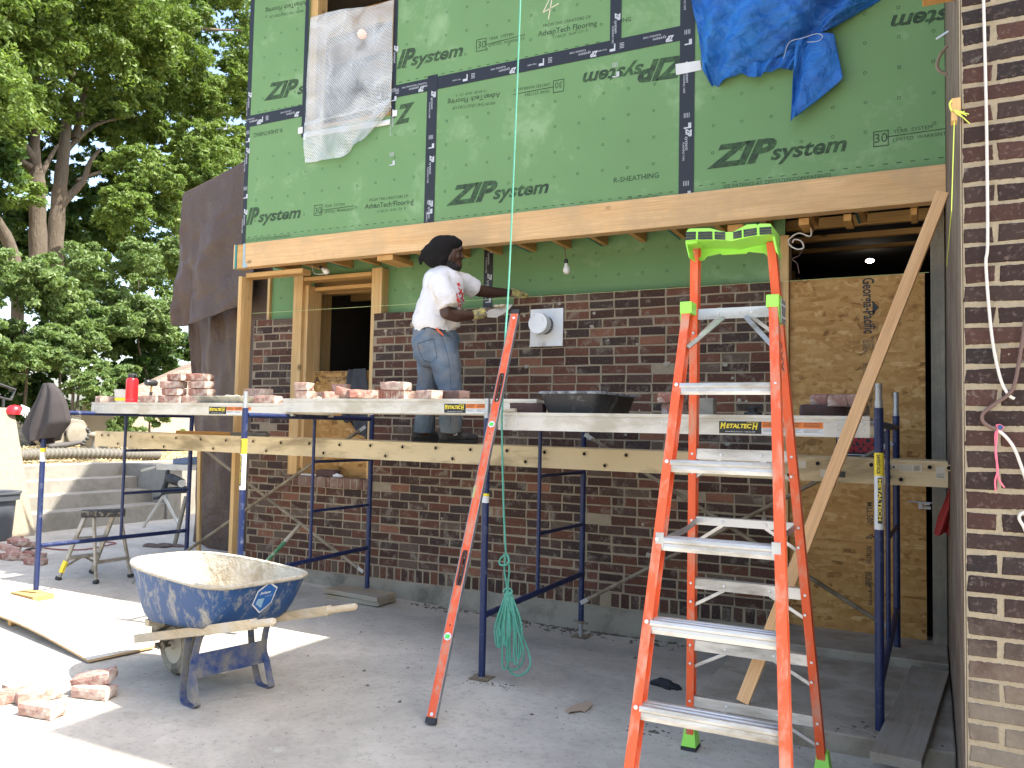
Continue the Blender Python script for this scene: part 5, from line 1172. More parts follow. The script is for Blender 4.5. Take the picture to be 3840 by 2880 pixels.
# ================================================================== LOOSE BRICKS
n = NT('loose_brick'); oi = n.node('ShaderNodeObjectInfo'); v = n.coord()
c = n.ramp(oi.outputs['Random'], [(0., (.30, .15, .115)), (.2, (.36, .225, .18)), (.4, (.25, .11, .08)), (.6, (.40, .28, .23)), (.8, (.30, .175, .14))], 'CONSTANT')
c = n.mix(n.math('MULTIPLY', n.ramp(n.noise(v, 22, 6, .7), [(.4, 0.), (.7, 1.)]), .5), c, (.14, .06, .05))
c = n.mix(n.math('MULTIPLY', n.ramp(n.noise(v, 13, 8, .7, .5), [(.46, 0.), (.62, 1.)]), .8), c, (.50, .44, .37))
m_lb = n.out(c, .92, 0., n.bump(n.noise(v, 90, 6, .7), .6, .004), **{'Specular IOR Level': .2})
n = NT('dark_loose_brick'); v = n.coord(); c = n.mix(n.noise(v, 25, 6, .7), (.045, .028, .025), (.11, .06, .05)); m_lbd = n.out(c, .92, 0., n.bump(n.noise(v, 90, 6, .7), .6, .004))
def brick_mesh(ribbed=False, L=.222, D=.102, H=.064, dark=False, seed=0):
    g = np.random.default_rng(seed); mb = MB()
    if not ribbed:
        N = (9, 5, 4); pts = {}
        def P(i, j, k):
            p = np.array([-L/2+L*i/(N[0]-1), -D/2+D*j/(N[1]-1), H*k/(N[2]-1)]); e = sum((i in (0, N[0]-1), j in (0, N[1]-1), k in (0, N[2]-1)))
            p = p+g.normal(0, .0011, 3)
            if e >= 2: c_ = np.array([0, 0, H/2]); p = p-np.sign(p-c_)*np.array([i in (0, N[0]-1), j in (0, N[1]-1), k in (0, N[2]-1)])*(.0022+abs(g.normal(0, .0022)))
            return p
        idx = {}
        for i in range(N[0]):
            for j in range(N[1]):
                for k in range(N[2]):
                    if i in (0, N[0]-1) or j in (0, N[1]-1) or k in (0, N[2]-1): idx[(i, j, k)] = len(mb.v); mb.v.append(tuple(P(i, j, k)))
        def q(a, b, c_, d_): mb.f.append((idx[a], idx[b], idx[c_], idx[d_])); mb.m.append(0)
        for i in range(N[0]-1):
            for j in range(N[1]-1):
                q((i, j, 0), (i, j+1, 0), (i+1, j+1, 0), (i+1, j, 0)); q((i, j, N[2]-1), (i+1, j, N[2]-1), (i+1, j+1, N[2]-1), (i, j+1, N[2]-1))
            for k in range(N[2]-1):
                q((i, 0, k), (i+1, 0, k), (i+1, 0, k+1), (i, 0, k+1)); q((i, N[1]-1, k), (i, N[1]-1, k+1), (i+1, N[1]-1, k+1), (i+1, N[1]-1, k))
        for j in range(N[1]-1):
            for k in range(N[2]-1):
                q((0, j, k), (0, j, k+1), (0, j+1, k+1), (0, j+1, k)); q((N[0]-1, j, k), (N[0]-1, j+1, k), (N[0]-1, j+1, k+1), (N[0]-1, j, k+1))
    else:
        pr = []; nr = 10
        for i in range(nr):
            x0 = -L/2+L*i/nr; pr += [(x0+.001, -D/2), (x0+L/nr*.62, -D/2), (x0+L/nr*.68, -D/2+.005), (x0+L/nr*.95, -D/2+.005)]
        pr += [(L/2, -D/2), (L/2, D/2), (-L/2, D/2)]; mb.prism([(x, y, 0) for x, y in pr], (0, 0, H))
    me = bpy.data.meshes.new('brick'); me.from_pydata(mb.v, [], mb.f); me.materials.append(m_lbd if dark else m_lb); me.validate(); return me
BM = [brick_mesh(seed=s) for s in range(4)]; BMR = brick_mesh(True); BMD = brick_mesh(dark=True, seed=9); BMS = brick_mesh(seed=11, L=.125)
BHt = .0645
def loose(me, x, y, z, yaw, label, group, tilt=(0, 0)):
    o = bpy.data.objects.new('brick', me); COL.objects.link(o); o.location = (x, y, z); o.rotation_euler = (R(tilt[0]), R(tilt[1]), R(yaw)); return tag(o, label, 'brick', group)
def on(u0, u1, v, y): a = PY(u0, v, y)[0]; b = PY(u1, v, y)[0]; return (a+b)/2, b-a
G1, G2, G3 = 'bricks stacked on the left walk board', 'bricks on the middle walk board', 'bricks on the right walk board'
def q6(x): return 340+x/2.989
def q7(x): return 1040+x/2.572
# left board
for x0, x1, y, lay, me, yaw, lab in (
    (600, 790, .60, 0, 0, -4, 'single low brick left of the brick stacks, beside the black hammer'),
    (780, 1075, .62, 0, 1, 8, 'bottom brick of the front left stack on the left walk board'), (785, 1080, .62, 1, 2, -5, 'second brick up in the front left stack on the left walk board'),
    (805, 1040, .63, 2, 3, 6, 'third brick up in the front left stack on the left walk board'), (845, 1118, .64, 3, 0, -10, 'grey smeared top brick of the front left stack'),
    (1085, 1260, .66, 0, 2, 4, 'bottom brick of the stack between the first stack and the mortar board'), (1090, 1400, .68, 1, 3, 3, 'second brick of the stack left of the mortar board'),
    (1070, 1392, .68, 2, 1, -3, 'third brick of the stack left of the mortar board'), (1110, 1320, .69, 3, 2, 14, 'pink topmost brick left of the mortar board'),
    (165, 250, .74, 0, 3, 80, 'brick end standing left of the red bottle')):
    x, w = on(q6(x0), q6(x1), 1500, y); loose(BM[me], x, y, zp1t+.001+lay*BHt, yaw, lab, G1)
for x0, x1, y, lay, me, yaw, lab in ((1870, 2110, .60, 0, BM[0], 2, 'smooth red brick by the end hook of the middle walk board'), (1690, 1870, .74, 0, BM[1], 5, 'brick under the ribbed brick behind the scaffold pin'), (1765, 1995, .76, 1, BMR, 3, 'ribbed red brick on top behind the scaffold pin')):
    x, w = on(q6(x0), q6(x1), 1500, y); loose(me, x, y, zp1t+.001+lay*BHt, yaw, lab, G1)
# middle board
for x0, x1, y, lay, me, yaw, lab, tl in (
    (185, 350, .56, 0, BMS, 0, 'lower brick of the pair at the left end of the middle walk board', (0, 0)), (175, 340, .56, 1, BMS, 3, 'upper grey ended brick of the pair at the left end of the middle walk board', (0, 0)), (345, 395, .75, 0, BM[1], 85, 'brick end half hidden behind the left pair and the mortar lump', (0, 0)),
    (462, 555, .68, .0, BMS, 55, 'brick left of the tilted brick on the middle walk board', (0, 0)), (575, 645, .78, 0, BMS, 20, 'brick beneath the red brick at the back of the middle walk board', (0, 0)), (555, 672, .78, 1, BMS, 8, 'red brick lying on top at the back behind the tilted brick', (0, 0)),
    (615, 760, .56, .15, BM[2], 38, 'tilted red brick in the middle of the walk board', (4, 12)), (750, 900, .57, 0.1, BM[0], 50, 'brick with sunlit white end beside the tilted red brick', (0, 0)),
    (990, 1275, .58, 0, BMR, 2, 'lower ribbed brick of the pair before the brick wall', (0, 0)), (1010, 1272, .58, 1, BM[2], -3, 'upper red brick of the pair over the ribbed brick', (0, 0)), (915, 1000, .70, 0, BM[3], 60, 'brick end tucked left of the ribbed brick pair', (0, 0)),
    (1365, 1545, .57, 0, BM[3], -22, "mortar crusted brick in front of the worker's knee", (0, 0)), (1290, 1380, .68, 0, BM[1], 30, 'small brick end behind the mortar crusted brick', (0, 0)), (1610, 1815, .62, 0, BMD, -20, 'dark charcoal brick above the black and yellow sticker', (0, 0))):
    x, w = on(q7(x0), q7(x1), 1495, y); loose(me, x, y, zp2t+.001+lay*BHt, yaw, lab, G2, tl)
# right board
for u0, u1, y, lay, me, yaw, lab in ((1945, 2017, .26, 0, BMD, 8, 'dark half brick at the left end of the right walk board'), (2498, 2560, .30, 0, BMS, 70, 'red brick behind the ladder rail, lower of two'), (2498, 2550, .30, 1, BM[0], 80, 'red brick behind the ladder rail, upper of two'),
    (3035, 3130, .30, 0, BMD, 15, 'low dark brick at the left of the row behind the leaning board'), (3072, 3135, .42, .9, BM[2], 70, 'purple brick raised in the row behind the leaning board'), (3133, 3178, .30, .8, BM[3], 84, 'pale pink brick end in the row behind the leaning board'), (3176, 3226, .30, .8, BM[1], 80, 'red brick end closest to the leaning board'),
    (3140, 3215, .44, 0, BM[0], 4, 'brick underneath the raised brick ends by the leaning board')):
    x, w = on(u0, u1, 1530, y); loose(me, x, y, zp3t+.001+lay*BHt, yaw, lab, G3)
mb = MB(); x, w = on(2612, 2672, 1530, .34); mb.box(x-.06, x+.06, .30, .38, zp3t, zp3t+.10); tag(build('concrete_block', mb, m_conc_found, bevel=.004), 'small grey block on the right walk board behind the ladder rail', 'block')
# courtyard bricks
G4 = 'bricks lying on the sunlit concrete'
def c1(x, y): return (x/1.693, 1900+y/1.693)
def ground(u, v, z=None):
    p = PZ(u, v, -.065)
    for _ in range(3): p = PZ(u, v, gz(p[0], p[1]))
    return p
p = ground(*c1(550, 1225)); g0 = p; loose(BM[0], p[0], p[1]+.045, p[2]+.001, 14, 'whitish brick lying flat below a tilted brick on the concrete', G4)
loose(BM[1], p[0]-.045, p[1]+.085, p[2]+.055, 24, 'pink brick leaning up on another brick on the concrete', G4, (8, -13))
for x, y, yaw, me, lab in ((185, 1245, 72, 3, 'red brick on edge behind the white brick at left'), (205, 1345, 8, 0, 'white smeared brick nearest the camera at left'), (70, 1230, -8, 2, 'pale brick lying behind the red one at left edge'), (10, 1255, 60, 1, 'half visible brick at the left edge of the picture')):
    p = ground(*c1(x, y)); loose(BM[me], p[0], p[1]+.05, p[2]+.001, yaw, lab, G4)
G5 = 'heap of bricks by the grey bin'
hl = ['top brick of the far heap by the bin', 'brick jutting left in the far heap by the bin', 'brick leaning in the middle of the far heap', 'front brick of the far heap', 'brick at the right foot of the far heap', 'broken brick beside the hose in the far heap', 'half brick lying right of the far heap', 'brick at the back of the far heap', 'brick behind the top brick in the far heap']
for i, (x, y, z, yaw, tl) in enumerate(((85, 300, .10, 10, (10, 5)), (20, 310, .04, 40, (0, 14)), (60, 330, .02, -20, (12, 0)), (100, 340, 0, 6, (0, 0)), (150, 325, 0, 60, (0, 0)), (185, 330, 0, 30, (0, 8)), (195, 372, 0, 15, (0, 0)), (30, 340, 0, 0, (0, 0)), (120, 290, .05, 80, (0, 6)))):
    p = ground(*c1(x, y)); loose(BM[i % 4], p[0], p[1]+.05, p[2]+z+.001, yaw, hl[i], G5, tl)

# ================================================================== THINGS ON THE BOARDS
x, w = on(q6(388), q6(524), 1508, .62); rb = .052
bt = thing('water_bottle', 'red insulated water bottle with a black lid on the left walk board', 'bottle', (x, .62, zp1t))
hb = .26
mb = MB(); mb.lathe((x, .62, zp1t+.001), [(rb*.95, 0), (rb, .006), (rb, .030), (rb*.985, .032), (rb, .034), (rb, .195), (rb*.95, .212), (rb*.80, .222)], 28); build('flask', mb, m_red, bt)
mb = MB(); mb.lathe((x, .62, zp1t+.2235), [(rb*.72, 0), (rb*.75, .004), (rb*.75, .034), (rb*.66, .040)], 24); mb.tube(smooth_path([(x+rb*.6, .62, zp1t+.245), (x+rb*1.15, .61, zp1t+.25), (x+rb*1.3, .61, zp1t+.238), (x+rb*1.0, .61, zp1t+.226), (x+rb*.6, .62, zp1t+.232)], 5), .0055, 8); build('lid', mb, m_black, bt)
mb = MB(); mb.lathe((x, .62, zp1t+.0), [(rb*.96, .0005), (rb*.97, .0009)], 20); build('base_ring', mb, m_alu, bt)
x, w = on(q6(205), q6(575), 1508, .80)
jg = thing('plastic_bucket', 'cloudy white plastic bucket with a yellow label behind the red bottle', 'bucket', (x, .80, zp1t))
n = NT('cloudy_plastic'); n.out((.80, .78, .72), .35); n.b.inputs['Transmission Weight'].default_value = .35; n.b.inputs['Alpha'].default_value = .86; m_cloud = n.mat
mb = MB(); mb.lathe((x, .80, zp1t+.001), [(.085, 0), (.098, .12), (.102, .122), (.102, .128), (.096, .126), (.083, .006)], 28, capt=False); build('pail', mb, m_cloud, jg)
mb = MB(); mb.lathe((x, .80, zp1t+.001), [(.0895, .022), (.0935, .05)], 28, capb=False, capt=False); build('yellow_band', mb, m_label_y, jg)
mb = MB(); hx = on(q6(672), q6(674), 1500, .66)[0]
hm = thing('club_hammer', 'black hammer standing head up behind the bricks on the left walk board', 'hammer', (hx, .66, zp1t))
mb.tube([(hx-.004, .66, zp1t+.001), (hx, .66, zp1t+.10)], .013, 10); build('grip', mb, m_black, hm)
mb = MB(); mb.tube([(hx, .66, zp1t+.10), (hx+.002, .66, zp1t+.165)], .009, 8); build('shaft', mb, MAT('brass_neck', (.30, .20, .08), .5, .4), hm)
mb = MB(); mb.lathe((hx+.002, .60, zp1t+.182), [(.024, 0), (.028, .008), (.028, .10), (.024, .108)], 18, ax=(0, 1, 0)); build('head', mb, MAT('dark_steel', (.07, .07, .075), .4, .6), hm)
cx0, cx1 = PY(q6(570), 1490, .78)[0], PY(q6(775), 1490, .78)[0]
mb = MB(); mb.box(cx0, cx1, .78, .86, zp1t+.001, zp1t+.075); tag(build('tool_case', mb, m_black, bevel=.006), 'low black tool case behind the hammer on the left walk board', 'case')
# mortar board (shallow pan)
a = PY(q6(1140), 1490, .52); b = PY(q6(1700), 1500, .52)
mp_ = thing('mortar_pan', 'shallow grey metal mortar pan on the left walk board', 'mortar pan', ((a[0]+b[0])/2, .6, zp1t)); zt_ = PY(q6(1420), 1380+318/2.989, .52)[2]
m_pan = MAT('crusted_pan', (.19, .185, .16), .8, .2, var=.3, scale=14, bump=.4, dirt=(.40, .37, .30), amt=.4, dscale=9)
w0 = (b[0]-a[0])/2; cx = (a[0]+b[0])/2
def pan(mb, w, d, w2, d2, z0, z1):
    mb.add([(cx-w2, .68-d2, z0), (cx+w2, .68-d2, z0), (cx+w2, .68+d2, z0), (cx-w2, .68+d2, z0), (cx-w, .68-d, z1), (cx+w, .68-d, z1), (cx+w, .68+d, z1), (cx-w, .68+d, z1)], [(3, 2, 1, 0), (0, 1, 5, 4), (1, 2, 6, 5), (2, 3, 7, 6), (3, 0, 4, 7)])
mb = MB(); pan(mb, w0, .16, w0*.78, .12, zp1t+.001, zt_); o = build('pan', mb, m_pan, mp_, smooth=0); s = o.modifiers.new('s', 'SOLIDIFY'); s.thickness = .004
mb = MB(); z = zt_; mb.tube([(cx-w0, .52, z), (cx+w0, .52, z), (cx+w0, .84, z), (cx-w0, .84, z)], .006, 6, closed=True); build('rim', mb, m_pan, mp_)
def lump(name, c, r, mat, label, cat, parent=None, seed=0, n=5):
    g = np.random.default_rng(seed); mb = MB()
    for _ in range(n):
        q = V3(c)+g.normal(0, .5, 3)*np.array(r)*np.array([1, 1, .3]); q[2] = max(q[2], c[2]); k = len(mb.v); mb.ball(q, np.array(r)*g.uniform(.45, .8), 10, 7)
        for i in range(k, len(mb.v)): mb.v[i] = tuple(np.array(mb.v[i])+g.normal(0, .05, 3)*min(r)); 
    o = build(name, mb, mat, parent, smooth=70); m = o.modifiers.new('r', 'REMESH'); m.mode = 'VOXEL'; m.voxel_size = min(r)*.22
    if label: tag(o, label, cat)
    return o
m_fresh = MAT('fresh_mortar', (.50, .44, .31), .95, bump=1., bscale=60, bdist=.01)
lump('mortar_heap', (cx+.08, .66, zt_-.012), (.075, .06, .035), m_fresh, 'pale mortar heaped in the pan on the left walk board', 'mortar', seed=3)
x, w = on(q7(365), q7(445), 1495, .54); lump('mortar_lump', (x, .54, zp2t+.006), (.030, .025, .018), m_fresh, 'pale lump of mortar spilled on the middle walk board', 'mortar', seed=4)
# black mortar tub
a, b = PY(2003, 1468, .14), PY(2258, 1460, .14); yb2 = PX(2402, 1485, b[0])[1]; zr = a[2]
tbx = thing('mortar_tub', 'black plastic mixing tub with crusted rim on the right walk board', 'tub', ((a[0]+b[0])/2, .4, zp3t))
x0, x1, y0, y1 = a[0], b[0], .14, max(.62, min(yb2, 1.0)); y1 = yb2 if .3 < yb2 < 1.2 else .65
def rr(x0, x1, y0, y1, r, z, n=6):
    P = []
    for cx_, cy_, a0 in ((x1-r, y0+r, -90), (x1-r, y1-r, 0), (x0+r, y1-r, 90), (x0+r, y0+r, 180)):
        for k in range(n): t = R(a0+90*k/(n-1)); P.append((cx_+r*math.cos(t), cy_+r*math.sin(t), z))
    return P
def loft(mb, rings, capb=True, capt=False):
    k = len(rings[0]); mb.add([p for r_ in rings for p in r_], [(i*k+j, i*k+(j+1) % k, (i+1)*k+(j+1) % k, (i+1)*k+j) for i in range(len(rings)-1) for j in range(k)]+([tuple(range(k-1, -1, -1))] if capb else [])+([tuple((len(rings)-1)*k+j for j in range(k))] if capt else []))
m_tubk = MAT('black_tub', (.018, .018, .018), .5, var=.4, scale=12, bump=.25, bscale=30, dirt=(.16, .15, .135), amt=.14, dscale=10)
mb = MB(); i_ = .055
loft(mb, [rr(x0+i_, x1-i_, y0+i_, y1-i_, .05, zp3t+.001), rr(x0+.02, x1-.02, y0+.02, y1-.02, .06, zr-.02), rr(x0+.018, x1-.018, y0+.018, y1-.018, .06, zr-.004), rr(x0+.03, x1-.03, y0+.03, y1-.03, .06, zr-.006), rr(x0+i_+.01, x1-i_-.01, y0+i_+.01, y1-i_-.01, .05, zp3t+.012)], True, True); build('basin', mb, m_tubk, tbx)
mb = MB(); loft(mb, [rr(x0+.012, x1-.012, y0+.012, y1-.012, .06, zr-.014), rr(x0, x1, y0, y1, .065, zr-.012), rr(x0, x1, y0, y1, .065, zr-.002), rr(x0+.012, x1-.012, y0+.012, y1-.012, .06, zr+.003), rr(x0+.032, x1-.032, y0+.032, y1-.032, .06, zr-.001)], False); build('crusted_rim', mb, MAT('mortar_rim', (.36, .37, .38), .9, var=.4, scale=20, bump=.8, bscale=50, dirt=(.06, .06, .07), amt=.45, dscale=16), tbx)
x, w = on(2790, 2860, 1530, .35); dv = thing('clamp', 'black round tool lying behind the ladder step on the right walk board', 'tool', (x, .35, zp3t)); mb = MB(); mb.lathe((x, .35, zp3t+.001), [(.05, 0), (.05, .02), (.022, .026), (.022, .04), (.03, .042), (.03, .05)], 18); build('disc', mb, m_black, dv)
# small trowel handle at left end of right board
a = PY(1885, 1535, .2); mb = MB(); mb.tube([(a[0], .2, zp3t+.014), (a[0]+.10, .19, zp3t+.014)], [.012, .015], 10); tag(build('wooden_handle', mb, m_hand), 'worn wooden tool handle at the left end of the right walk board', 'handle')
# orange and grey box levels lying on the stage plank at left
a = PY(665, 1630, 1.0); b = PY(870, 1622, 1.0); z = .5*(zt(a[0])+zt(b[0]))
mb = MB(); mb.box(a[0], b[0], .98, 1.03, z-.003, z+.028); tag(build('small_level', mb, MAT('amber_level', (.55, .26, .06), .5), bevel=.002), 'orange box level lying on the stage plank at left', 'level')
mb = MB(); mb.box(b[0]+.002, b[0]+.42, .98, 1.03, z-.003, z+.028); tag(build('grey_box', mb, MAT('grey_case', (.16, .155, .14), .6), bevel=.002), 'dull grey box bar beside the orange level on the stage plank', 'box')

# ================================================================== GARMENTS
def garment(name, fn, nu, nv, mat, label, cat, parent=None, thick=.006):
    mb = MB(); mb.grid(fn, nu, nv); o = build(name, mb, mat, parent, smooth=70); s = o.modifiers.new('s', 'SOLIDIFY'); s.thickness = thick; m = o.modifiers.new('u', 'SUBSURF'); m.levels = 1; m.render_levels = 1
    if label: tag(o, label, cat)
    return o
m_char = MAT('charcoal_fleece', (.040, .034, .034), .95, var=.2, scale=5, bump=.3, bscale=150)
m_greyf = MAT('grey_fleece', (.052, .052, .056), .95, var=.2, scale=5, bump=.3, bscale=150)
def cj(x, y): return (x/2.075, 1350+y/2.075)
jl = [(355, 185), (300, 330), (240, 440), (188, 560), (285, 668)]; jr = [(400, 180), (455, 240), (490, 330), (512, 480), (415, 600)]
xfp = FX[0][0]
def fjk(a, b):           # b down, a around
    p = interp(jl, b); q = interp(jr, b); t = a
    fr_ = (1-math.cos(math.pi*min(1, t*2)))/2 if t < .5 else (1-math.cos(math.pi*min(1, (1-t)*2)))/2
    u = p[0]+(q[0]-p[0])*fr_; w = p[1]+(q[1]-p[1])*fr_
    dpt = (.02+.085*math.sin(math.pi*fr_)*min(1, .18+b))*(1 if t > .5 else -1)
    P = PY(*cj(u, w), 0.03); P[1] += dpt+.030*math.sin(fr_*19+b*2)*min(1, b*1.6); return P
garment('hung_jacket', fjk, 41, 22, m_char, 'dark charcoal jacket draped over the front post of the leftmost scaffold frame', 'jacket')
jl2 = [c6(1205, 1355), c6(1185, 1440), (1300, 1530), (1300, 1560), (1337, 1620)]; jr2 = [c6(1385, 1340), c6(1388, 1440), (1392, 1540), (1392, 1590), (1385, 1650)]
def fj2(a, b):
    p = interp(jl2, b); q = interp(jr2, b); u = p[0]+(q[0]-p[0])*a; w = p[1]+(q[1]-p[1])*a
    P = PY(u, w, YS+.03); P[1] += -.016*math.sin(a*15+b*2.5+math.sin(a*5))-.012*wr(a*.7, b)-.02*math.sin(math.pi*a); return P
garment('hung_fleece', fj2, 30, 20, m_greyf, 'grey fleece hanging in the lower window over the strand board', 'jacket')
gv = thing('work_gloves', 'grey work gloves with a lime green cuff hanging under the middle walk board', 'gloves', tuple(PY(1290, 1575, YS-.02)))
mb = MB(); c = PY(1293, 1572, YS-.03); mb.limb([c+(0, 0, .03), c+(.02, 0, -.01)], [.035, .028]); 
for k in range(4): mb.limb([c+(.03+.014*k, 0, .0+.006*k), c+(.05+.02*k, 0, -.02+.014*k)], [.011, .009])
o = build('glove', mb, m_greyf, gv, smooth=70); m = o.modifiers.new('r', 'REMESH'); m.mode = 'VOXEL'; m.voxel_size = .006
mb = MB(); c = PY(1280, 1570, YS-.07); mb.ball(c, (.022, .010, .024)); build('lime_cuff', mb, m_lime, gv)

# ================================================================== TIMBER, POLES AND FLOOR THINGS
def beam_obj(name, A, B, w, h, mat, label, cat, up=(0, 0, 1), bevel=.003):
    A, B = V3(A), V3(B); L_ = np.linalg.norm(B-A); mb = MB(); mb.box(-w/2, w/2, -h/2, h/2, 0, L_)
    d_ = Vector((B-A)/L_); z = d_; x = Vector(up).cross(z).normalized(); y = z.cross(x); M_ = Matrix((x, y, z)).transposed()
    o = build(name, mb, mat, None, smooth=0, bevel=bevel, local=True); o.location = A; o.rotation_euler = M_.to_euler(); return tag(o, label, cat)
m_cedar = WOOD('pink_timber', S('#d9a672'), S('#e9bf8d'), 2, True)
rg = along_v(RLb, RLt, 2623); A = PY(2785, 2612, rg[1]-.02+.02); A[2] = rg[2]+.028; B = PY(3545, 722, .10); B[0] = min(B[0], XR-.036)
beam_obj('leaning_board', A, B, .058, .030, m_cedar, 'long pale tan board leaning diagonally from the ladder to the brick wing', 'board', (0, -1, .3))
m_pl = WOOD('dusty_plank', (.24, .20, .145), (.33, .285, .215), 2, False, grey=(.30, .28, .24))
a0 = PZ(3358, 2845, .075); a1 = PZ(3488, 2512, .075)
beam_obj('floor_plank', (a0[0], a0[1], .062), (a1[0], a1[1], .062), .20, .045, m_pl, 'dusty plank lying on the landing beside the brick wing', 'plank', (0, 0, 1))
for k, (w_, h_, dx) in enumerate(((.56, .045, 0), (.50, .04, .02))):
    c = PZ(1375, 2225, -.0); z0_ = gz(-2.1, 1.5)
    mb = MB(); mb.box(-.30+dx, .30-dx*.5, -.13, .13, 0, .040); o = build('wood_pad', mb, WOOD('pad_wood', (.30, .235, .15), (.40, .325, .22), 0, False, grey=(.31, .29, .24)), None, smooth=0, bevel=.004, local=True)
    o.location = (FX[1][1]-.03, 1.46, z0_+(.0455 if k == 0 else .002)); o.rotation_euler = (0, R(1.0 if k == 0 else 0), R(-3+4*k)); tag(o, ['upper dusty wood pad under the scaffold post by the foundation', 'lower dusty wood pad resting on the concrete under another pad'][k], 'wood pad', 'wood pads under the scaffold post')
p = ground(140, 2222); mb = MB(); mb.box(-.20, .14, -.10, .08, 0, .040); o = build('wood_block', mb, m_headx, None, smooth=0, bevel=.003, local=True); o.location = (FX[0][0], 0.0, gz(-4.3, 0)+.002); o.rotation_euler = (0, 0, R(-4)); tag(o, 'sunlit wood block under the front post of the leftmost scaffold frame', 'wood block')
# plywood sheet propped on the courtyard
q = [PZ(*c1(562, 968), -.035), PZ(*c1(985, 872), -.03), PZ(*c1(860, 640), .0), PZ(-260, 2215, .03)]
q[3] = PZ(*c1(-330, 545), .03); q[2] = q[1]+(q[3]-q[0])
n_ply = MAT('dusty_plywood', (.52, .49, .43), .9, var=.08, scale=3, bump=.2, dirt=(.42, .38, .30), amt=.35, dscale=4); m_edge = WOOD('plywood_edge', (.42, .27, .13), (.52, .36, .19), 0, False)
mb = MB()
def fp(a, b, dz=0): P = q[0]*(1-a)*(1-b)+q[1]*a*(1-b)+q[2]*a*b+q[3]*(1-a)*b; P = P.copy(); P[2] = gz(P[0], P[1])+.012+.05*math.sin(math.pi*b)*(1-.5*a)+dz; return P
N = 12; top_ = [fp(i/(N-1), j/(N-1), .014) for i in range(N) for j in range(N)]; bot_ = [fp(i/(N-1), j/(N-1), 0) for i in range(N) for j in range(N)]
mb.add(top_+bot_, [(i*N+j, (i+1)*N+j, (i+1)*N+j+1, i*N+j+1) for i in range(N-1) for j in range(N-1)], 0); K2 = N*N
mb.f += [tuple(K2+t for t in f[::-1]) for f in mb.f[:]]; mb.m += [0]*((N-1)**2)
for i in range(N-1):
    for a_, b_ in ((i, i+1), ((N-1)*N+i+1, (N-1)*N+i), ((i+1)*N, i*N), (i*N+N-1, (i+1)*N+N-1)): mb.f.append((a_, b_, K2+b_, K2+a_)); mb.m.append(1)
tag(build('plywood_sheet', mb, [n_ply, m_edge], smooth=30), 'warped dusty plywood sheet lying in the sun left of the wheelbarrow', 'plywood')
mb = MB(); c = PZ(*c1(40, 760), -.06); mb.box(c[0]-.02, c[0]+.02, c[1]+.02, c[1]+.20, gz(c[0], c[1])+.001, gz(c[0], c[1])+.045); tag(build('shim_block', mb, m_headx, bevel=.002), 'little wood shim propping up the plywood sheet edge', 'wood block')
# green pole with worn end behind the wheelbarrow
A = ground(950, 2200); A = np.array([-2.05, .55, gz(-2, .5)+.02]); A = PY(960, 2150, .40); B = PY(1126, 1968, .95)
dd = unit(B-A); A2 = A-dd*((A[2]-gz(-2.2, .2)-.015)/dd[2])
gp = thing('green_pole', 'green painted tool handle with bare worn tip sticking up behind the wheelbarrow', 'pole', tuple(A2))
mb = MB(); mid = A+(B-A)*.62; mb.tube([A2, mid], .0165, 12); build('painted_part', mb, MAT('chipped_green', (.06, .20, .09), .5, var=.3, scale=30, bump=.1, dirt=(.40, .36, .28), amt=.25, dscale=30), gp)
mb = MB(); mb.tube([mid-dd*.002, B-dd*.008, B], [.0166, .0166, .011], 12); build('bare_tip', mb, m_hand, gp)
# black glove and scraps
g_ = ground(2490, 2575); gl = thing('black_glove', 'black work glove lying on the concrete left of the ladder foot', 'glove', tuple(g_)); mb = MB()
mb.limb([g_+(-.075, .0, .012), g_+(-.02, 0, .022)], [.014, .028]); mb.limb([g_+(-.02, 0, .022), g_+(.03, .0, .02)], [.03, .026])
for k in range(4): mb.limb([g_+(.03, -.024+.016*k, .016), g_+(.075-.008*abs(k-1), -.03+.02*k, .013), g_+(.105-.012*abs(k-1), -.034+.021*k, .009)], [.010, .0095, .0085])
mb.limb([g_+(-.01, -.02, .012), g_+(.03, -.05, .010), g_+(.05, -.055, .008)], [.011, .010, .008])
o = build('shell', mb, MAT('black_knit', (.014, .014, .018), .8, bump=.5, bscale=200), gl, smooth=70); m = o.modifiers.new('r', 'REMESH'); m.mode = 'VOXEL'; m.voxel_size = .005
q_ = [c6b(540, 1300), c6b(580, 1278), c6b(610, 1270), c6b(650, 1255), c6b(700, 1244), c6b(712, 1275), c6b(665, 1312), c6b(640, 1306), c6b(572, 1318), c6b(565, 1322)]
mb = MB(); mb.prism([ground(*t)+np.array([0, 0, .004+.004*(i % 3)]) for i, t in enumerate(q_)], (0, 0, .002)); tag(build('cardboard_scrap', mb, MAT('cardboard', (.33, .25, .17), .85)), 'torn cardboard scrap on the concrete in front of the scaffold', 'cardboard')
for (x, y), lab in (((280, 1352), 'bright foil scrap on the concrete below the cardboard scrap'), ((1303, 1585), 'bright foil scrap close to the ladder foot')):
    p = ground(*c6b(x, y)); mb = MB(); mb.box(-.018, .018, -.005, .005, 0, .003); o = build('foil_scrap', mb, m_alu, local=True); o.location = (p[0], p[1], p[2]+.001); o.rotation_euler = (0, R(6), R(10)); tag(o, lab, 'scrap')
m_crumb = MAT('mortar_crumbs', (.10, .085, .062), .95, bump=.8, bscale=80)
mb = MB(); g = np.random.default_rng(5)
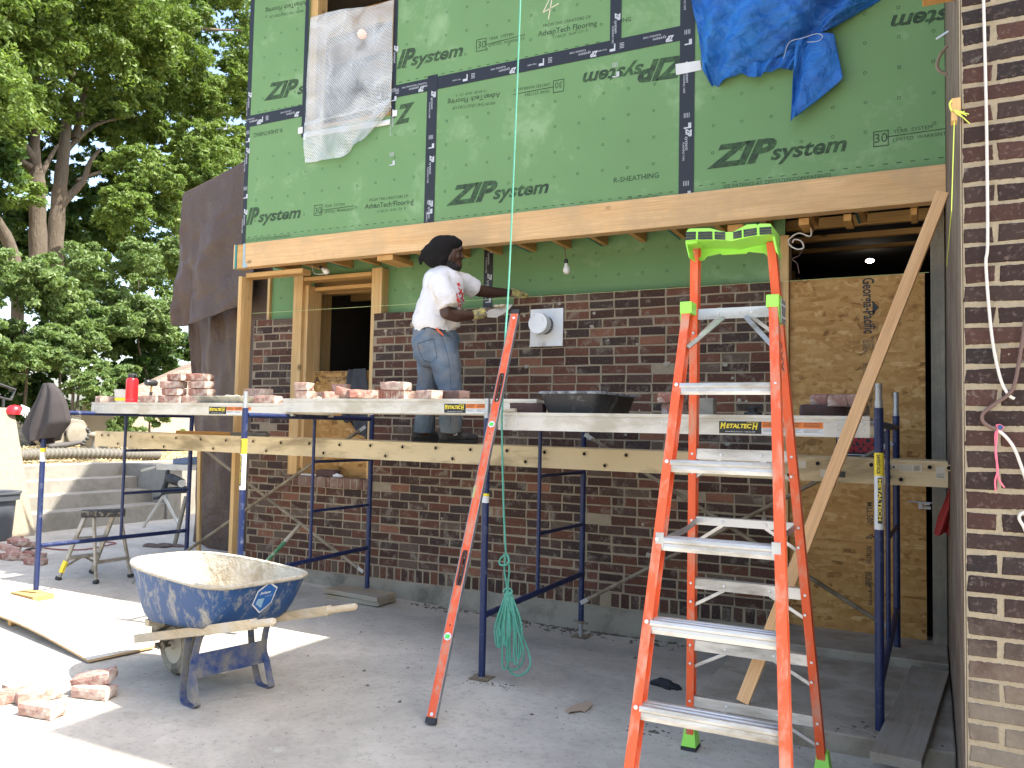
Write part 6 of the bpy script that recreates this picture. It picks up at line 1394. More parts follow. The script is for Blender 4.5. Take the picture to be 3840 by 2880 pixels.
cl = [(c6b(270, 722), 80, .14), (c6b(450, 765), 90, .20), (c6b(700, 790), 60, .22), (c6b(950, 815), 70, .2), (c6b(1150, 880), 50, .2), (c6b(850, 800), 40, .2), ((1620, 2278), 40, .15), ((1750, 2290), 40, .15), ((1840, 2565), 40, .12), ((3150, 2800), 60, .2), ((1600, 2430), 26, .35), ((2250, 2450), 30, .4), ((2480, 2750), 30, .12), ((1500, 2600), 24, .7), ((2200, 2700), 26, .6), ((3560, 2520), 50, .12)]
for ci, ((u, v), cnt, sp_) in enumerate(cl):
    c = ground(u, v)
    for _ in range(cnt):
        x, y = c[0]+g.normal(0, sp_), c[1]+g.normal(0, sp_*.30); y = min(y, YW-.02); s = (abs(g.normal(0, .0045))+.002)*(1.9 if ci < 8 else 1.)
        z = max(gz(x, y), .03 if (x > 1.206 and -.14 < y < 1.24) else -9); vs = [(x+s*g.uniform(.6, 1.5)*math.cos(t), y+s*g.uniform(.6, 1.5)*math.sin(t), z) for t in (0, 1.3, 2.6, 3.9, 5.2)]
        mb.add(vs+[(x+g.normal(0, s*.4), y+g.normal(0, s*.3), z+s*.6)], [(i, (i+1) % 5, 5) for i in range(5)])
o = build('mortar_crumbs', mb, m_crumb, smooth=0); tag(o, 'dark crumbs of mortar dropped over the concrete along the wall foot', 'debris', kind='stuff')
# ================================================================== DOORWAY THINGS
zb0_ = PY(3200, 2375, YW+.06)[2]
bd = thing('door_board', 'tall strand board sheet closing the doorway, printed with mill lettering', 'board', ((DX0+DX1)/2, YW+.05, zb0_)); ybd = YW+.055
mb = MB(); zt_b = PY(3200, 1040, ybd)[2]; zsp = PY(3300, 2040, ybd)[2]
mb.box(DX0+.002, DX1-.035, ybd, ybd+.014, zsp+.002, zt_b); mb.box(DX0+.002, DX1-.035, ybd+.001, ybd+.014, zb0_, zsp); bo = build('sheet', mb, m_osb, bd, smooth=0)
tb = MB(); NF = (0, -1, 0)
def T4(s_, A, B, h, **k): text(tb, s_, PY(*A, ybd), PY(*B, ybd), NF, .001, height=h, **k)
T4('Georgia-Pacific', r4b(888, 72), r4b(898, 418), .075, bold=.02)
a = PY(*r4b(952, 212), ybd); b = PY(*r4b(985, 297), ybd); tb.prism([(a[0]-.004, ybd-.001, a[2]), (a[0]-.004, ybd-.001, b[2]), (PY(*r4b(990, 250), ybd)[0], ybd-.001, (a[2]+b[2])/2)], (0, .0006, 0))
for s_, x, ya, yb_, h in (('STRENGTH AXIS', 975, 435, 560, .018), ('SPACE PANEL', 940, 435, 520, .018), ('1/2 INCH', 920, 450, 520, .018), ('HT GRADE', 903, 455, 530, .018), ('ANSI/APA', 886, 455, 545, .018), ('SIZED FOR SPACING', 905, 600, 680, .018), ('YALE COUNTY', 888, 600, 700, .018), ('MILL 500', 912, 1465, 1595, .040), ('THIS SIDE DOWN', 930, 720, 830, .02), ('FASTEN', 925, 830, 880, .02)):
    T4(s_, r4b(x, ya), r4b(x+3, yb_), h, bold=.01)
def r4c(x, y): return (2700+x/1.693, 1900+y/1.693)
T4('INITIATIVE', r4c(930, 248), r4c(928, 362), .034, bold=.01); T4('SFI-00087', r4c(920, 410), r4c(922, 508), .032, bold=.01); T4('www.sfiprogram.org', r4c(950, 412), r4c(950, 625), .024, bold=.01); T4('SF', r4c(925, 190), r4c(940, 215), .05, bold=.02)
build('mill_lettering', tb, m_label_k, bo, smooth=0)
mb = MB()
for x0_, y0_, x1_, y1_ in ((720, 1258, 950, 1272),): a = PY(*d4(x0_, y0_), ybd-.015); b = PY(*d4(x1_, y1_), ybd-.015); mb.tube([(a[0], ybd-.013, a[2]), (b[0], ybd-.013, b[2])], .0055, 8)
a = PY(*d4(815, 1262), ybd-.01); b = PY(*d4(925, 1330), ybd-.01); mb.box(a[0], a[0]+.025, ybd-.016, ybd-.001, b[2], a[2]); mb.box(a[0]+.026, b[0], ybd-.006, ybd-.001, b[2], b[2]+.02); mb.box(a[0]+.03, b[0]-.005, ybd-.02, ybd-.0065, a[2]-.018, a[2]-.004); build('bolt', mb, m_galv, bd, bevel=.001)
# NO SMOKING sign
ysg = ybd-.004
a = PY(*d4(84, 560), ysg); b = PY(*d4(540, 866), ysg)
sg = thing('no_smoking_sign', 'black sign with red NO SMOKING lettering on the door board', 'sign', ((a[0]+b[0])/2, ysg, b[2]))
mb = MB(); mb.box(a[0], b[0], ysg-.002, ysg+.0015, b[2], a[2]); pl = build('plate', mb, MAT('sign_black', (.010, .012, .02), .35, bump=0), sg, smooth=0)
mb = MB(); i0, i1, j0, j1 = a[0]+.010, b[0]-.010, b[2]+.010, a[2]-.010
for q4 in ((i0, i1, j0, j0+.004), (i0, i1, j1-.004, j1), (i0, i0+.004, j0+.004, j1-.004), (i1-.004, i1, j0+.004, j1-.004)): mb.box(q4[0], q4[1], ysg-.0032, ysg-.0022, q4[2], q4[3])
build('white_border', mb, m_label_w, pl, smooth=0)
tb = MB(); w_ = b[0]-a[0]; text(tb, 'SMOKING', PY(*d4(178, 818), ysg-.003), PY(*d4(512, 820), ysg-.003), NF, .0006, bold=.05, height=.048); text(tb, 'NO', (a[0]+w_*.34, ysg-.003, b[2]+.085), (a[0]+w_*.74, ysg-.003, b[2]+.085), NF, .0006, bold=.05, height=.055); build('red_lettering', tb, m_signred, pl, smooth=0)
# red rag at the wing edge
rl_ = [(3568, 1835), (3530, 1930), (3503, 2000), (3560, 2008)]; 
def f_rag(a, b):
    p = interp([(3560, 1832), (3520, 1930), (3503, 2002)], b); q = interp([(3590, 1838), (3588, 1920), (3580, 2008)], b); P = PY(p[0]+(q[0]-p[0])*a, p[1]+(q[1]-p[1])*a+6*math.sin(a*9)*b, .95); P[1] += .03*math.sin(a*8+b*3); P[0] = min(P[0], XR-.006); return P
garment('red_rag', f_rag, 14, 14, MAT('red_cloth', (.30, .02, .018), .7, bump=.3), 'dark red rag hanging under the stage plank at the brick wing', 'rag', None, .004)
# wires above the doorway
mb = MB(); yw = YF+.2
mb.tube(smooth_path([PY(*q, yw) for q in (r4(530, 1365), r4(565, 1420), r4(560, 1470), r4(490, 1450), r4(430, 1490), r4(435, 1525), r4(480, 1550), r4(520, 1540), r4(505, 1500), r4(465, 1490), r4(450, 1510))]), .0055, 8); tag(build('coiled_wire', mb, m_cable), 'loose white house wire coiled above the doorway', 'wire')
mb = MB(); mb.tube(smooth_path([PY(*q, yw) for q in (r4(520, 1545), r4(490, 1590), r4(450, 1612), r4(480, 1640), r4(492, 1700))]), .003, 6); tag(build('thin_wire', mb, m_cableb), 'thin stripped wire dangling from the coiled house wire', 'wire')
# bare bulbs under the porch
def pendant(top, soc, bulb, y, label):
    o = thing('pendant_bulb', label, 'light bulb', tuple(PY(*top, y)), group='bare bulbs under the porch')
    b_ = PY(*bulb, y); s_ = PY(*soc, y); t_ = PY(*top, y); mb = MB(); mb.tube(smooth_path([t_, (t_+s_)/2+np.array([.006, 0, 0]), s_]), .004, 7); build('cord', mb, m_cableb, o)
    d_ = unit(b_-s_); mb = MB(); mb.lathe(s_-d_*.012, [(.014, 0), (.016, .004), (.016, .03), (.013, .036)], 14, ax=d_); build('socket', mb, m_black, o)
    mb = MB(); mb.lathe(s_+d_*.022, [(.013, 0), (.014, .012), (.022, .03), (.029, .048), (.029, .062), (.022, .078), (.010, .087), (.002, .089)], 18, ax=d_); build('bulb', mb, MAT('frosted_glass', (.74, .72, .66), .35, bump=0), o)
pendant(r3(520, 1535), r3(535, 1622), (1800+540/1.659, 1000+35/1.659), YF+.22, 'bare white bulb hanging on a short cord under the porch right of the worker')
pendant(c6(845, 310), c6(918, 330), c6(965, 362), YF+.2, 'bare white bulb lying sideways under the beam above the lower window')
mb = MB(); mb.tube(smooth_path([PY(*c6(*q), YF+.2) for q in ((830, 305), (838, 360), (860, 392), (930, 395), (1005, 378))]), .004, 6); tag(build('loose_wire', mb, m_cable), 'white wire looped under the sideways bulb by the lower window', 'wire')
# odds on the brick sill
a = PY(1240, 1755, YW); mb = MB(); mb.limb([(a[0]-.03, YW+.02, zs+.125), (a[0]+.05, YW+.01, zs+.118), (a[0]+.12, YW+.02, zs+.112)], [.022, .026, .012]); mb.limb([(a[0], YW+.02, zs+.13), (a[0]+.03, YW+.05, zs+.15)], [.02, .015])
o = build('crumpled_bag', mb, MAT('white_plastic_bag', (.62, .64, .66), .4, bump=.9, bscale=40, bdist=.01), smooth=70); tag(o, 'crumpled white plastic bag on the brick window sill', 'plastic bag'); m = o.modifiers.new('r', 'REMESH'); m.mode = 'VOXEL'; m.voxel_size = .007
a = PY(1150, 1757, YW); mb = MB(); mb.box(a[0]-.07, a[0]+.12, YW-.0, YW+.05, zs+.1015, zs+.116); tag(build('foam_strip', mb, m_label_w, bevel=.003), 'white foam strip lying on the brick window sill', 'foam strip')
x = PY(1224, 1760, YW)[0]; loose(BMD, x, YW+.03, zs+.1015, 5, 'dark brick lying on the window sill beside the white bag', 'bricks on the window sill')
# ================================================================== THE MASON
D0 = depth((-1.0, 1.06, 2.0)); MP = D0/CF            # metres per photo pixel at his depth
def p1(x, y, d=0.): return PD(1480+x/3.607, 840+y/3.607, D0+d)
def p2(x, y, d=0.): return PD(1480+x/3.190, 1180+y/3.190, D0+d)
def c_px(r, k=3.607): return r/k*MP
man = thing('person', 'mason in white t-shirt, blue jeans and black head wrap laying bricks from the stage plank', 'person', tuple(p2(560, 1520)))
def fused(name, mb, mat, vox, sm_=4, parent=man, smooth=80):
    o = build(name, mb, mat, parent, smooth=smooth)
    m = o.modifiers.new('fuse', 'REMESH'); m.mode = 'VOXEL'; m.voxel_size = vox; m.use_smooth_shade = True
    if sm_: s = o.modifiers.new('relax', 'SMOOTH'); s.factor = .5; s.iterations = sm_
    return o
m_skin = MAT('brown_skin', (.052, .023, .014), .48, var=.12, scale=20, bump=.12, bscale=250)
m_shirt = MAT('white_cotton', (.66, .65, .66), .95, var=.04, scale=3, bump=.12, bscale=260, dirt=(.52, .46, .38), amt=.20, dscale=3.2, spec=.1)
n = NT('worn_denim'); v = n.coord(); c = n.mix(n.ramp(n.noise(v, 5, 6, .6), [(.35, 0.), (.68, 1.)]), (.075, .115, .17), (.16, .205, .255)); c = n.mix(n.ramp(n.noise(v, 4.2, 7, .65, .4), [(.46, 0.), (.66, .7)]), c, (.22, .205, .175)); m_denim = n.out(c, .9, 0., n.bump(n.noise(v, 300, 2), .25, .002, n.bump(n.noise(n.coord((1, 1, 1.6)), 13, 4, .5, .8), .35, .02)), **{'Specular IOR Level': .15})
m_wrap = MAT('black_wrap', (.012, .011, .011), .95, bump=.25, bscale=120, spec=.15)
m_beard = MAT('black_beard', (.009, .008, .008), .9, bump=.8, bscale=180)
m_glove = MAT('yellow_glove', (.46, .38, .10), .85, var=.2, bump=.3, dirt=(.16, .15, .12), amt=.4, dscale=20)
m_shoe = MAT('dark_work_shoe', (.026, .027, .032), .7, var=.3, bump=.3, dirt=(.10, .10, .10), amt=.2, dscale=18)
# body: one fused surface, head with face, neck, torso, arms and legs
b = MB()
b.ball(p1(755, 415, 0), (.082, .082, .108), 20, 14)
b.limb([p1(800, 470, .0), p1(848, 560, -.0)], [.062, .040]); b.limb([p1(835, 330, 0), p1(880, 330, 0)], [.055, .030])
b.limb([p1(893, 330, -.018), p1(900, 332, .02)], [.018, .018])                          # brow
b.limb([p1(890, 365, 0), p1(918, 455, 0)], [.011, .0135]); b.limb([p1(905, 462, -.012), p1(905, 462, .012)], [.011, .011])   # nose
b.limb([p1(893, 508, -.016), p1(897, 508, .016)], [.0095, .0095]); b.limb([p1(890, 530, -.016), p1(893, 530, .016)], [.0105, .0105])     # lips
b.limb([p1(850, 440, -.038), p1(868, 450, -.030)], [.026, .022])                        # cheek
b.limb([p1(842, 355, -.050), p1(880, 352, -.030)], [.012, .012])                        # brow ridge
b.ball(p1(738, 450, -.074), (.016, .010, .028), 10, 8)                                 # ear
b.limb([p1(690, 720, 0), p1(752, 540, 0)], [.060, .053])
b.limb([p1(540, 1350, 0), p1(600, 1050, 0), p1(650, 830, 0)], [.115, .115, .085])
b.limb([p1(680, 760, -.02), p1(640, 810, -.125)], [.060, .050]); b.limb([p1(680, 770, .02), p1(850, 775, .10)], [.055, .048])
b.limb([p1(640, 810, -.145), p1(672, 1000, -.19), p1(700, 1205, -.215)], [.058, .056, .050]); b.limb([p1(700, 1205, -.215), p1(840, 1240, -.17), p1(1085, 1238, -.10)], [.049, .052, .030])
b.limb([p1(860, 770, .12), p1(1150, 905, .23)], [.056, .050]); b.limb([p1(1150, 905, .23), p1(1300, 925, .28), p1(1575, 930, .345)], [.049, .047, .029])
b.limb([p2(470, 300, 0), p2(560, 600, -.05), p2(640, 850, -.06), p2(675, 1380, -.06)], [.13, .085, .07, .05]); b.limb([p2(440, 350, .05), p2(400, 860, .12), p2(360, 1390, .12)], [.12, .07, .05])
body = fused('body', b, m_skin, .0065, 3)
# face details
eye = MB(); eye.ball(p1(872, 392, -.052), (.0085, .0085, .0075), 12, 8); build('eye', eye, MAT('eye_white', (.07, .055, .048), .35, bump=0), man)
eye = MB(); eye.ball(p1(876, 393, -.0575), (.0045, .0045, .005), 10, 6); build('pupil', eye, m_beard, man)
bd_ = MB(); bd_.limb([p1(745, 530, -.05), p1(800, 590, -.035), p1(862, 580, .0)], [.030, .034, .028]); bd_.limb([p1(835, 570, .0), p1(855, 598, .0)], [.038, .026]); bd_.limb([p1(880, 492, -.012), p1(884, 492, .015)], [.0085, .0085]); fused('beard', bd_, m_beard, .005, 2)
# head wrap with knot
w = MB(); w.ball(p1(640, 355, 0), (.118, .112, .118), 20, 14); w.ball(p1(715, 285, 0), (.108, .098, .078), 18, 12); w.ball(p1(560, 480, 0), (.100, .10, .068), 18, 12); w.ball(p1(520, 400, 0), (.085, .09, .085), 18, 12)
w.limb([p1(790, 240, -.02), p1(862, 258, -.02)], [.050, .034]); w.limb([p1(800, 245, .03), p1(862, 260, .02)], [.05, .034]); w.limb([p1(640, 480, -.05), p1(670, 545, -.03)], [.055, .03]); w.limb([p1(700, 330, -.06), p1(690, 450, -.065)], [.045, .03])
w.limb([p1(470, 390, -.01), p1(400, 385, -.02)], [.03, .024]); w.ball(p1(392, 372, -.02), (.024, .022, .020), 12, 8); w.limb([p1(385, 395, -.02), p1(350, 470, -.03), p1(352, 540, -.03)], [.017, .021, .011]); w.limb([p1(395, 400, -.03), p1(400, 470, -.04)], [.014, .012])
fused('head_wrap', w, m_wrap, .0065, 3)
# t-shirt
s = MB()
s.limb([p1(505, 1330, 0), p1(560, 1150, 0), p1(630, 930, 0), p1(665, 790, 0)], [.158, .160, .152, .115]); s.limb([p1(600, 1380, .0), p1(690, 1300, .0), p1(700, 1000, 0)], [.128, .118, .125])
s.limb([p1(660, 730, -.03), p1(600, 800, -.12)], [.082, .082]); s.limb([p1(700, 735, .02), p1(845, 760, .10)], [.080, .070]); s.limb([p1(560, 760, .0), p1(560, 900, -.02)], [.10, .11])
s.tube([p1(625, 780, -.12), p1(650, 900, -.165), p1(700, 1000, -.19), p1(742, 1130, -.205)], [.070, .084, .088, .091], 20)
s.tube([p1(845, 760, .10), p1(950, 805, .15), p1(1085, 890, .205)], [.074, .076, .080], 20)
s.tube([p1(560, 1260, 0), p1(535, 1395, 0), p1(528, 1428, 0)], [.160, .163, .158], 24); s.tube([p1(700, 1280, .0), p1(720, 1430, .0), p1(735, 1462, .0)], [.105, .100, .085], 18)
s.limb([p1(640, 690, 0), p1(735, 735, 0)], [.085, .095]); s.limb([p1(740, 800, 0), p1(740, 1000, 0)], [.112, .118])
shirt = fused('t_shirt', s, m_shirt, .0075, 3)
tx = bpy.data.textures.new('folds', 'CLOUDS'); tx.noise_scale = .11; tx.noise_depth = 2
def fold(o, st, sc=None):
    t = tx
    if sc: t = bpy.data.textures.new('folds_b', 'CLOUDS'); t.noise_scale = sc; t.noise_depth = 2
    m = o.modifiers.new('folds', 'DISPLACE'); m.texture = t; m.strength = st; m.mid_level = .5; m.texture_coords = 'GLOBAL'
fold(shirt, .028)
from mathutils.bvhtree import BVHTree
def skin_tree(o):
    dg = bpy.context.evaluated_depsgraph_get(); ev = o.evaluated_get(dg); me = ev.to_mesh(); off = Vector(wloc(o))
    t = BVHTree.FromPolygons([v.co+off for v in me.vertices], [tuple(f.vertices) for f in me.polygons]); ev.to_mesh_clear(); return t
def on_skin(t, P, lift):
    d = Vector(P)-Vector(CAM); d.normalize(); h = t.ray_cast(Vector(CAM), d)
    return V3(h[0])+V3(h[1])*lift*(1 if h[1].dot(d) < 0 else -1) if h[0] is not None else None
def ribbon(mb, t, pts, w, lift=.0025):
    run = []
    for i, q in enumerate(pts):
        dd = unit(pts[min(i+1, len(pts)-1)]-pts[max(i-1, 0)]); x_ = unit(np.cross(dd, CM[2])); a, b = on_skin(t, q-x_*w/2, lift), on_skin(t, q+x_*w/2, lift)
        run.append(None if a is None or b is None or np.linalg.norm(a-b) > w*4 else (a, b))
    for i in range(len(run)-1):
        if run[i] is not None and run[i+1] is not None and np.linalg.norm(run[i][0]-run[i+1][0]) < .06: mb.add([*run[i], *run[i+1]], [(0, 1, 3, 2)])
tree_s = skin_tree(shirt)
pr_ = MB()
def stroke(mb, P, w, d=0): ribbon(mb, tree_s, smooth_path([p1(x, y, d) for x, y in P], 6), w)
for P_, wd in (([(850, 800), (882, 845)], .016), ([(860, 860), (900, 930), (925, 990)], .007), ([(905, 880), (870, 960), (835, 1040)], .007), ([(830, 930), (850, 1000), (880, 1060)], .006), ([(845, 1045), (900, 1000), (930, 1045)], .008), ([(850, 1060), (905, 1050)], .008), ([(862, 1080), (870, 1115)], .007), ([(890, 1075), (885, 1125), (915, 1125), (918, 1080)], .006), ([(925, 930), (910, 1000)], .006), ([(838, 950), (905, 905)], .005)):
    stroke(pr_, P_, wd*1.25)
build('shirt_print', pr_, MAT('red_ink', (.55, .03, .03), .8, bump=0), shirt, smooth=60)
# jeans and belt
j = MB()
j.limb([p2(450, 230, 0), p2(440, 330, -.01), p2(430, 440, 0)], [.150, .158, .140]); j.limb([p2(560, 240, 0), p2(600, 330, 0)], [.115, .125]); j.limb([p2(380, 330, -.02), p2(370, 450, 0)], [.110, .10])
j.limb([p2(560, 380, -.05), p2(620, 600, -.07), p2(650, 800, -.07)], [.130, .115, .100]); j.tube([p2(650, 780, -.07), p2(668, 1000, -.07), p2(670, 1200, -.065), p2(668, 1330, -.06), p2(670, 1410, -.06)], [.097, .088, .088, .092, .088], 20)
j.limb([p2(440, 420, .05), p2(420, 640, .08), p2(400, 850, .11)], [.115, .098, .088]); j.tube([p2(400, 830, .11), p2(375, 1050, .12), p2(362, 1250, .12), p2(352, 1410, .12)], [.087, .080, .084, .088], 20)
j.tube([p2(480, 180, 0), p2(470, 260, 0)], [.150, .156], 24)
jeans = fused('jeans', j, m_denim, .008, 3); fold(jeans, .022, .09)
be = MB(); be.tube([p2(480, 165, 0), p2(478, 200, 0)], [.152, .154], 28); build('belt', be, MAT('dark_belt', (.02, .014, .015), .6), man)
tree_j = skin_tree(jeans)
def seam(mb, P, w, d): ribbon(mb, tree_j, smooth_path([p2(x, y, 0) for x, y in P], 8), w)
sm_b = MB(); seam(sm_b, [(275, 350), (370, 315), (465, 290)], .008, -.18); seam(sm_b, [(465, 290), (490, 400), (505, 510)], .005, -.18); seam(sm_b, [(505, 510), (440, 575)], .005, -.18); seam(sm_b, [(440, 575), (360, 550), (300, 450), (275, 350)], .005, -.18)
seam(sm_b, [(550, 240), (620, 440), (660, 640), (672, 860), (668, 1100), (665, 1330)], .0045, -.2); seam(sm_b, [(420, 1200), (405, 1390)], .004, -.05)
build('seams', sm_b, MAT('seam_thread', (.05, .075, .11), .9, bump=0), jeans, smooth=60)
# shoes
for k, (hx, hy, tx_, ty, d, nm) in enumerate(((585, 1462, 950, 1462, -.06, 'near'), (265, 1468, 520, 1470, .12, 'far'))):
    sh_ = MB(); h, t = p2(hx, hy, d), p2(tx_, ty, d+.07 if k == 0 else d+.05); zf = p2(hx, 1518, d)[2]; zp_ = zt(h[0])+.002
    h[2] = zp_+.045; t[2] = zp_+.036; m_ = (h+t)/2; m_[2] = zp_+.052
    sh_.limb([h, m_, t], [.040, .046, .036]); a_ = h+(0, 0, .055); sh_.limb([h+(0, 0, .01), a_], [.040, .044]); sh_.limb([m_+(0, 0, -.005), h+(t-h)*.25+np.array([0, 0, .065])], [.043, .040])
    o = fused('shoe', sh_, m_shoe, .006, 2)
    so = MB(); dd = unit(t-h); sd = np.array([-dd[1], dd[0], 0]); L_ = np.linalg.norm(t-h); P_ = []
    for s_, w_ in ((-.040, .024), (-.02, .036), (.25*L_, .038), (.6*L_, .046), (.85*L_, .046), (L_, .038), (L_+.030, .018)): P_.append((s_, w_))
    poly = [h*[1, 1, 0]+dd*[1, 1, 0]*a+sd*w_+np.array([0, 0, zp_]) for a, w_ in P_]+[h*[1, 1, 0]+dd*[1, 1, 0]*a-sd*w_+np.array([0, 0, zp_]) for a, w_ in P_[::-1]]
    so.prism(poly, (0, 0, .022)); build('sole', so, m_rubber, o, bevel=.004)
    if k == 0:
        lc = MB(); lc.tube(smooth_path([p2(700, 1415, -.13), p2(735, 1400, -.12), p2(742, 1435, -.13), p2(705, 1440, -.135)]), .003, 6); build('lace', lc, m_label_w, o)
# gloves with five fingers each
g = MB(); g.tube([p1(1055, 1235, -.105), p1(1105, 1232, -.095)], [.040, .044], 16); g.limb([p1(1100, 1230, -.095), p1(1160, 1215, -.08)], [.042, .038])
for k, (a_, c_, e_) in enumerate((((1165, 1180, -.105), (1205, 1165, -.10), (1212, 1190, -.075)), ((1172, 1200, -.112), (1218, 1192, -.105), (1215, 1218, -.078)), ((1168, 1222, -.110), (1212, 1222, -.104), (1205, 1244, -.078)), ((1158, 1242, -.10), (1195, 1248, -.094), (1188, 1264, -.074)))): g.limb([p1(*a_), p1(*c_), p1(*e_)], [.0125, .0118, .0105])
g.limb([p1(1135, 1195, -.065), p1(1180, 1150, -.065), p1(1215, 1148, -.075)], [.016, .0135, .011]); fused('glove', g, m_glove, .0045, 2)
g = MB(); g.tube([p1(1570, 930, .343), p1(1610, 935, .352)], [.036, .040], 16); g.limb([p1(1610, 938, .352), p1(1680, 945, .36)], [.036, .032])
for k, (a_, c_, e_) in enumerate((((1690, 920, .35), (1750, 930, .352), (1795, 962, .355)), ((1695, 935, .362), (1762, 948, .366), (1808, 975, .368)), ((1690, 955, .374), (1748, 966, .378), (1785, 985, .38)), ((1680, 970, .384), (1728, 980, .388), (1760, 992, .39)))): g.limb([p1(*a_), p1(*c_), p1(*e_)], [.0125, .0115, .010])
g.limb([p1(1640, 965, .335), p1(1690, 985, .335), p1(1735, 992, .34)], [.015, .013, .011]); fused('glove', g, m_glove, .0045, 2)
# things he holds
tr = thing('trowel', "brick trowel loaded with mortar in the worker's near hand", 'trowel', tuple(p1(1250, 1210, -.09)))
bl = MB(); poly = [(1245, 1205), (1262, 1170), (1330, 1145), (1460, 1110), (1596, 1084), (1560, 1140), (1500, 1195), (1375, 1262), (1255, 1257)]
top_ = [p1(x, y, -.09+.10*((1260-y)/180)) for x, y in poly]; bl.prism(top_, (0, 0, -.003)); build('blade', bl, MAT('mortared_blade', (.40, .36, .30), .7, .2, bump=.3), tr, smooth=0)
hd = MB(); hd.tube([p1(1110, 1205, -.085), p1(1215, 1200, -.088)], [.015, .014], 12); build('handle', hd, m_hand, tr); hd = MB(); hd.tube([p1(1212, 1200, -.088), p1(1235, 1190, -.088), p1(1262, 1215, -.085)], .006, 8); build('tang', hd, m_galv, tr)
lump('mortar_dollop', p1(1440, 1112, -.02), (.036, .030, .016), m_fresh, 'dollop of mortar carried on the trowel blade', 'mortar', seed=8)
lp = p1(1905, 950, .43); loose(BM[2], lp[0]-.02, YW+.05, zs+(rr_-0)*BH+.004, 0, 'brick being laid under the far gloved hand on the wall', 'brick in the hand')
bpy.data.objects.remove(bpy.data.objects[[o.name for o in bpy.data.objects if o.get('group') == 'brick in the hand'][0]])
pc = MB(); pc.bar(p1(560, 1408, -.165), p1(655, 1505, -.165), .010, .012); tag(build('carpenter_pencil', pc, m_orange, bevel=.002), "orange carpenter pencil sticking out of the worker's jeans pocket", 'pencil')
# ================================================================== BACKGROUND LEFT
# steps and retaining wall
m_step = MAT('pale_concrete', (.27, .25, .21), .93, var=.1, scale=3, bump=.35, bscale=80, dirt=(.20, .185, .15), amt=.3, dscale=3)
yS1 = PX(1, 1, -8.1)[1]
def cA(x, y): return (50+x/1.951, 1400+y/1.951)
xs_ = [-8.1, -8.42, -8.74, -9.06]; zz = [PX(*cA(300, 1018), -8.1)[2], PX(*cA(300, 893), -8.42)[2], PX(*cA(300, 783), -8.74)[2], PX(*cA(300, 672), -9.06)[2]]
yR = [PX(*cA(1105, 990), -8.1)[1], PX(*cA(1010, 880), -8.42)[1], PX(*cA(922, 775), -8.74)[1]]
y_end = sum(yR)/3
stp_ = thing('concrete_steps', 'pale concrete steps at left half crossed by the shadow of the house', 'steps', (-8.6, 3, -.06))
zprev = -.3
for i in range(3):
    mb = MB(); mb.box(xs_[i+1]-.3, xs_[i], -3.0, y_end-.001*i, -.3, zz[i]); build('step', mb, m_step, stp_, bevel=.012)
rw = thing('retaining_wall', 'pale concrete retaining wall at the top of the steps', 'wall', (-9.2, 3, -.06))
mb = MB(); mb.box(-9.40, -9.06, -20, 6.4, -.4, ZT); build('wall_face', mb, m_step, rw, bevel=.012)
mb = MB(); mb.box(-9.05, -8.06, y_end+.002, y_end+.26, -.4, ZT-.004); build('cheek_wall', mb, m_step, rw, bevel=.012)
# corrugated pipe on the bank
n = NT('corrugated_pipe'); m_pipe = n.out((.15, .14, .115), .8, 0., None)
mb = MB(); y0, y1 = PX(0, 1712, -9.75)[1], PX(585, 1715, -9.75)[1]; N = 190; zc = ZT+.10
mb.tube([(-9.75-.10*math.sin(i*.03), y0+(y1-y0)*i/(N-1), zc+.03*math.sin(i*.021)) for i in range(N)], [.082+.013*math.sin(i*2*math.pi/5) for i in range(N)], 14)
tag(build('drain_pipe', mb, m_pipe), 'grey corrugated drain pipe lying along the top of the retaining wall', 'pipe')
# dusty loader attachment, straw
P = PX(*cA(400, 480), -10.9); pw = .0
mc = thing('machine_bucket', 'dusty grey steel machine guard with a round hole, on the straw bank', 'machine part', (P[0], P[1], P[2]-.4)); m_dust = MAT('dusty_steel', (.25, .225, .18), .8, .2, var=.2, scale=5, bump=.3, dirt=(.22, .19, .14), amt=.35)
poly = [cA(280, 505), cA(300, 400), cA(330, 345), (275, 1570), cA(520, 345), cA(545, 385), cA(520, 470), cA(480, 520), cA(400, 540), cA(330, 545)]
mb = MB(); mb.prism([PX(u, v, -10.7) for u, v in poly][::-1], (-.5, 0, 0)); build('guard_plate', mb, m_dust, mc, bevel=.02)
mb = MB(); c = PX(*cA(455, 440), -10.68); mb.lathe(c, [(.16, 0), (.19, .02), (.19, .06), (.12, .08)], 26, ax=(1, 0, 0)); build('drum', mb, m_dust, mc)
mb = MB(); c = PX(*cA(395, 440), -10.69); mb.lathe(c, [(.06, 0), (.06, .004)], 18, ax=(1, 0, .1)); build('round_hole', mb, m_blackgap, mc, smooth=0)
mb = MB(); c = PX(*cA(510, 400), -10.66)
for k in range(6): mb.limb([c+(0, .05*math.sin(k), -.05*k), c+(.05, .06*math.sin(k)+.05, -.05*k-.03)], [.03, .03])
build('coupler', mb, m_black, mc)
mb = MB(); mb.limb([PX(*cA(270, 535), -10.3), PX(*cA(380, 525), -10.3), PX(*cA(490, 505), -10.3)], [.04, .05, .035]); tag(build('dark_sheet', mb, MAT('dark_plastic_sheet', (.06, .055, .05), .7, bump=.8)), 'dark crumpled sheet lying in front of the dusty machine guard', 'sheet')
p = PX(*cA(598, 480), -10.0); mb = MB(); mb.tube([p+(0, 0, -.4), p+(0, .0, .05)], .05, 10); mb.ball(p+(0, 0, .06), (.10, .12, .06)); tag(build('pipe_stub', mb, m_dust), 'short dusty post at the end of the stage plank on the bank', 'post')
mb = MB(); g = np.random.default_rng(3)
